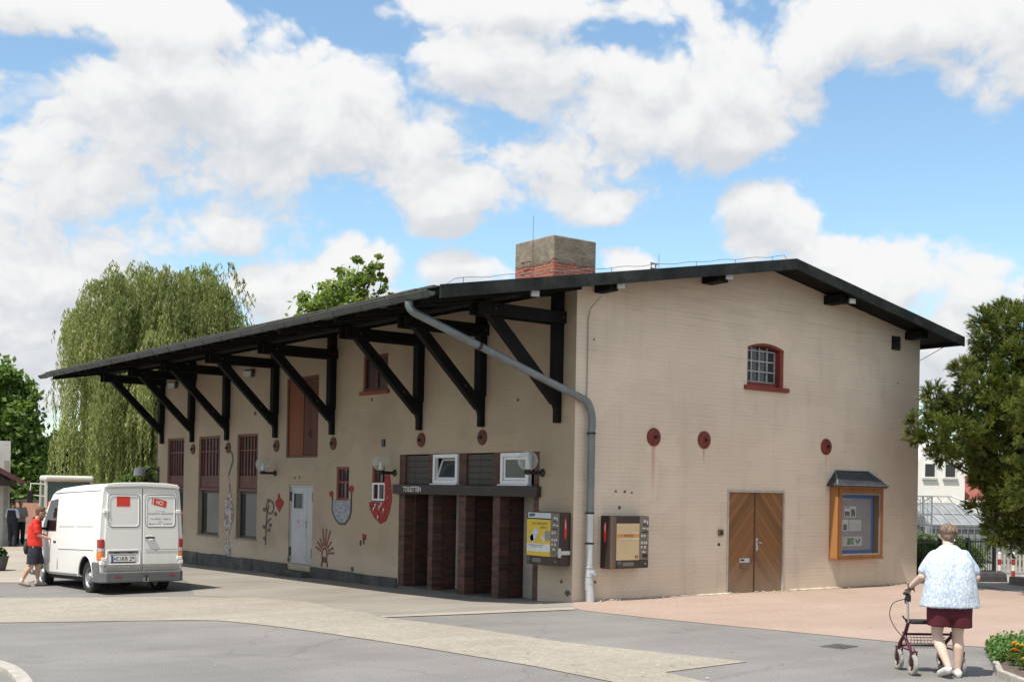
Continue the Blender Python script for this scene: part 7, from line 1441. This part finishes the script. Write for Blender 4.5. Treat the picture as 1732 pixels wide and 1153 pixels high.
# white house
hs = far(1592, 800, 60.0); hs.z = 0; t = thing('white_house', 'white house with a round-topped gable and two dark windows beyond the greenhouse', 'house', hs, A)
TB = lambda n, f, m, p=t, **k: f.build(n, m, p, world=False, **k)
zof = lambda py: CAM_H + (YP + 0.0183 * (1592 - 866) - py) * 60.0 / F_PX + PITCH * 60 
c = 60.0 / F_PX; xo = lambda px: (px - 1592) * c
wm = pm('house_white', (0.70, 0.68, 0.62), 0.85, 0.05, 1, 20, 0.05); ro = pm('red_roof_tile', (0.24, 0.075, 0.055), 0.75, 0.3, 8, 30, 0.3)
arc_ = [(xo(1592) + 1.17 * math.cos(t_), 0, zof(795) + 1.38 * math.sin(t_)) for t_ in [math.pi * k / 20 for k in range(21)]]
f = MB(); f.prism([(1.17, 0, -0.5)] + arc_ + [(-1.17, 0, -0.5)], (0, 5, 0)); f.box(-6, 0.3, -0.5, -1.18, 6, 2.6); f.box(1.18, 0.6, -0.5, 7.0, 6, 1.95); TB('wall', f, wm)
f = MB(); f.prism([(0.92, 0.25, 1.98), (7.3, 0.25, 1.98), (7.3, 3.0, 3.2), (1.95, 3.0, 3.2)], (0, 0.02, -0.1)); f.prism([(-6.2, 0.0, 2.6), (-1.2, 0.0, 2.6), (-1.2, 3.0, 4.2), (-6.2, 3.0, 4.2)], (0, 0.02, -0.1)); TB('roof', f, ro)
f = MB(); f.tube([(0.95, 0.22, 1.95), (1.95, 2.95, 3.2)], 0.05, 6); f.box(1.2, 0.15, 1.86, 7.2, 0.5, 1.94); TB('gutter', f, wm)
for px in (1572.5, 1607.0):
    a, b_ = xo(px - 10), xo(px + 10); z0, z1 = zof(808), zof(783)
    f = MB(); f.box(a, -0.04, z0, a + 0.05, 0.0 - 0.002, z1); f.box(b_ - 0.05, -0.04, z0, b_, -0.002, z1); f.box(a + .05, -0.04, z1 - 0.05, b_ - .05, -0.002, z1); f.box(a + .05, -0.04, z0, b_ - .05, -0.002, z0 + 0.05); w_ = TB('window', f, white_pvc)
    f = MB(); f.box(a + 0.05, -0.02, z0 + 0.05, b_ - 0.05, -0.003, z1 - 0.05); TB('pane', f, dark_glass, w_)
    f = MB(); f.box(a - 0.08, -0.12, z0 - 0.09, b_ + 0.08, -0.001, z0 - 0.005); TB('sill', f, pm('house_sill', (0.45, 0.40, 0.36), 0.8), w_)
# bollards, kerb, wall, picket fence
for k, (px, lb) in enumerate(((1690.5, 'red and white banded post, the left one of two under the pine'), (1714, 'red and white banded post, the right one of two under the pine'))):
    p = far(px, 950, 31.0); t = thing('bollard', lb, 'bollard', (p.x, p.y, 0), 0, 'red and white posts under the pine')
    wm_, rm_ = pm('post_white', (0.66, 0.65, 0.62), 0.5, 0.08), pm('post_red', (0.33, 0.03, 0.03), 0.5, 0.12)
    f = MB(); f.lathe([(0.045, 0), (0.045, 0.64), (0.02, 0.665), (0, 0.67)], (0, 0, 0), (0, 0, 1), 16); q_ = f.build('post', wm_, t, world=False, smooth=True)
    for z in (0.05, 0.34): f = MB(); f.lathe([(0.0462, 0), (0.0462, 0.145)], (0, 0, z), (0, 0, 1), 16); f.build('red_band', rm_, t, world=False, smooth=True)
    f = MB(); f.box(-0.06, -0.06, -0.02, 0.06, 0.06, 0.02); f.build('foot', black_metal, t, world=False)
ka, kb = gp(1575, 984), gp(1704, 985); kd = (kb - ka).normalized()
t = thing('trough_kerb', 'dark rounded stone trough lying behind the woman', 'kerb', ka); f = MB(); up = Vector((0, 0, 1)); cr = Vector((-kd.y, kd.x, 0))
prof_ = [(-0.02, 0.0), (0.0, 0.14), (0.04, 0.21), (0.12, 0.25), (0.32, 0.25), (0.40, 0.2), (0.42, 0.0)]
f.prism([ka + cr * a + up * b_ for a, b_ in prof_], kb - ka); f.build('stone', pm('dark_stone', (0.045, 0.042, 0.043), 0.85, 0.3, 5, 30, 0.3), t, bevel=0.03, segs=3)
wa, wb_ = gp(1706, 988), gp(1830, 1004); wd = (wb_ - wa).normalized(); cr = Vector((-wd.y, wd.x, 0))
t = thing('low_wall', 'low grey concrete wall at the right edge beyond the path', 'wall', wa); f = MB(); f.prism([wa + up * -0.1, wb_ + up * -0.1, wb_ + up * 0.20, wa + up * 0.20], cr * 0.3); f.build('concrete', pm('wall_concrete', (0.27, 0.25, 0.22), 0.85, 0.2, 4, 30, 0.2), t, bevel=0.02)
pf = far(1684, 960, 33.0); pf.z = 0; t = thing('picket_fence', 'pale picket fence behind the red and white posts', 'fence', pf, A)
f = MB(); [f.box(k * 0.105, 0, 0.02, k * 0.105 + 0.055, 0.02, 0.52) for k in range(18)]; f.build('pickets', pm('picket_paint', (0.42, 0.40, 0.36), 0.7, 0.15), t, world=False); f = MB(); [f.box(0, 0.021, z, 1.9, 0.045, z + 0.05) for z in (0.12, 0.38)]; f.build('rail', pm('picket_rail', (0.36, 0.34, 0.30), 0.7), t, world=False)
t = thing('garden_shrubs', 'dark shrubs filling the garden behind the picket fence under the pine', 'shrub', (19.6, 1.2, 0))
p, rn = crown_points([(Vector((x, y, z)), r) for x, y, z, r in ((-1.0, 0.6, 0.4, 0.6), (-0.2, 0.2, 0.5, 0.7), (0.8, -0.3, 0.6, 0.8), (0.6, 1.0, 0.8, 1.0), (1.9, 0.3, 0.9, 1.0))], 9000, 0.3, 0.4)
quads('foliage', leaf_quads(p, 0.12, 0.6), leaf_far, t, rn); f = MB(); [f.tube([(x, 0.6, -0.1), (x, 0.7, 1.0)], [0.04, 0.01], 5) for x in (-1.5, 0, 1.5, 2.5)]; f.build('stem', bark, t, world=False)

# ------------------------------------------------------------------ flower bed bottom right
KB = [gp(1672, 1108), gp(1684, 1130), gp(1692, 1146), gp(1742, 1166), gp(1830, 1190), gp(1900, 1120), gp(1790, 1096), gp(1700, 1091)]
sheet('soil', [(p.x, p.y) for p in KB], 0.05, pm('garden_soil', (0.105, 0.08, 0.062), 0.95, 0.35, 9, 60, 0.8))
t = thing('flowerbed_kerb', 'pale stone edging of the flower bed at the bottom right', 'kerb', KB[1])
for a, b_ in zip(KB[1:5], KB[2:6]):
    a, b_ = Vector((a.x, a.y, 0.02)), Vector((b_.x, b_.y, 0.02)); d = (b_ - a).normalized()
    f = MB(); f.bar(a + d * 0.004, b_ - d * 0.004, 0.07, 0.15); f.build('edging_stone', MATS['kerb_granite'], t, bevel=0.012)
n = 5200; P_ = []
poly = [gp(1666, 1106), gp(1676, 1124), gp(1690, 1128), gp(1712, 1120), gp(1760, 1112), gp(1800, 1100), gp(1740, 1090), gp(1692, 1093)]
bx = np.array([[p.x, p.y] for p in poly])
while len(P_) < n:
    a = rng.integers(0, len(bx)); q = bx.mean(0) + (bx[a] * rng.random() + bx[(a + 1) % len(bx)] * rng.random() - bx.mean(0)) * 0.0 ; u = rng.random(); e = bx[a] * u + bx[(a + 1) % len(bx)] * (1 - u); q = bx.mean(0) + (e - bx.mean(0)) * math.sqrt(rng.random()) * 1.02
    P_.append((q[0], q[1], 0.05 + 0.13 * rng.random() ** 0.8 * (1 + 0.3 * math.sin(q[0] * 17))))
o = quads('ground_cover', leaf_quads(np.array(P_), 0.045, 0.6, 0.9), leafmat('leaf_cover', (0.06, 0.13, 0.03), (0.15, 0.25, 0.07), None, 0.3)); tag(o, kind='stuff')
yel, orn = pm('marigold_yellow', (0.68, 0.46, 0.015), 0.6, 0.15, 30, 90, 0.2), pm('marigold_orange', (0.68, 0.20, 0.01), 0.6, 0.15, 30, 90, 0.2)
def marigold(px, py, blooms, label):
    p = gp(px, py); t = thing('marigold_plant', label, 'flowers', (p.x, p.y, 0.05), 0, 'marigolds in the flower bed')
    P_ = rand_unit(380) * np.array([0.09, 0.09, 0.07]) * rng.uniform(0.3, 1, (380, 1)) + np.array([0, 0, 0.08]); quads('leaves', leaf_quads(P_, 0.035, 0.35), leaf_mid, t)
    for (dx, dy, z, m_, r) in blooms:
        f = MB(); f.tube([(dx * 0.5, dy * 0.5, 0.0), (dx, dy, z - 0.01)], 0.003, 5); b_ = f.build('stem', MATS['leaf_mid'], t, world=False)
        f = MB()
        for ring_i, (rr_, zz_, cnt, tl) in enumerate(((1.0, 0.0, 12, 0.25), (0.72, 0.25, 10, 0.55), (0.42, 0.45, 7, 0.9))):
            for k in range(cnt):
                a = 2 * math.pi * (k + 0.5 * ring_i) / cnt; ca, sa = math.cos(a), math.sin(a); w_ = 0.32 * r; R0, R1 = 0.15 * r, rr_ * r; z1 = z + zz_ * r; zt = z1 + R1 * tl * 0.5
                f.face([(dx + ca * R0, dy + sa * R0, z1 - 0.2 * r), (dx + ca * R1 * 0.8 - sa * w_, dy + sa * R1 * 0.8 + ca * w_, zt), (dx + ca * R1, dy + sa * R1, zt - 0.06 * r), (dx + ca * R1 * 0.8 + sa * w_, dy + sa * R1 * 0.8 - ca * w_, zt)])
        f.build('bloom', m_, t, world=False)
marigold(1721, 1119, [(0.0, 0.0, 0.16, yel, 0.038), (0.05, -0.03, 0.15, yel, 0.034), (-0.04, 0.03, 0.17, orn, 0.03), (0.03, 0.06, 0.18, yel, 0.034)], 'tallest marigold clump, yellow and orange blooms, at the right edge')
marigold(1716, 1124, [(-0.02, 0.0, 0.13, orn, 0.042), (0.02, -0.02, 0.12, orn, 0.034)], 'marigold with deep orange blooms between two yellow ones')
marigold(1713, 1132, [(0.0, 0.0, 0.10, yel, 0.034)], 'small marigold with one pale yellow bloom nearest the kerb corner')
marigold(1731, 1140, [(0.0, 0.0, 0.12, yel, 0.04), (0.05, 0.02, 0.11, yel, 0.034)], 'yellow marigold cut by the right edge, nearest the camera')
marigold(1750, 1128, [(0.0, 0.0, 0.15, orn, 0.04), (0.05, 0.02, 0.13, yel, 0.034)], 'marigold just outside the right edge of the bed')
# fallen petals and leaves on the paving, manhole cover
F_ = []
for k in range(95):
    px, py = (rng.uniform(900, 1240), rng.uniform(1100, 1150)) if k < 30 else (rng.uniform(1010, 1600), rng.uniform(1000, 1075)) if k < 65 else (rng.uniform(60, 1500), rng.uniform(1020, 1150))
    p = gp(px, py); F_.append((p.x, p.y, p.z + 0.018))
o = quads('fallen_leaves', leaf_quads(np.array(F_), 0.05, 0.55, 6.0, np.concatenate([rand_unit(len(F_))[:, :2], np.zeros((len(F_), 1))], 1)), leafmat('dry_petal', (0.10, 0.07, 0.04), (0.42, 0.38, 0.32), (0.65, 0.63, 0.58), 0.1)); tag(o, kind='stuff')
p = gp(1419, 1093); t = thing('manhole_cover', 'small dark square inspection cover in the asphalt', 'manhole cover', (p.x, p.y, 0.0), R(8))
f = MB(); f.box(-0.22, -0.16, -0.02, 0.22, 0.16, 0.012); q_ = f.build('cover', pm('cast_iron', (0.09, 0.09, 0.09), 0.7, 0.25, 9, 50, 0.3), t, world=False, bevel=0.004); f = MB(); [f.box(-0.18 + k * 0.06, -0.12, 0.0125, -0.15 + k * 0.06, 0.12, 0.018) for k in range(6)]; f.build('ribs', MATS['cast_iron'], q_, world=False)
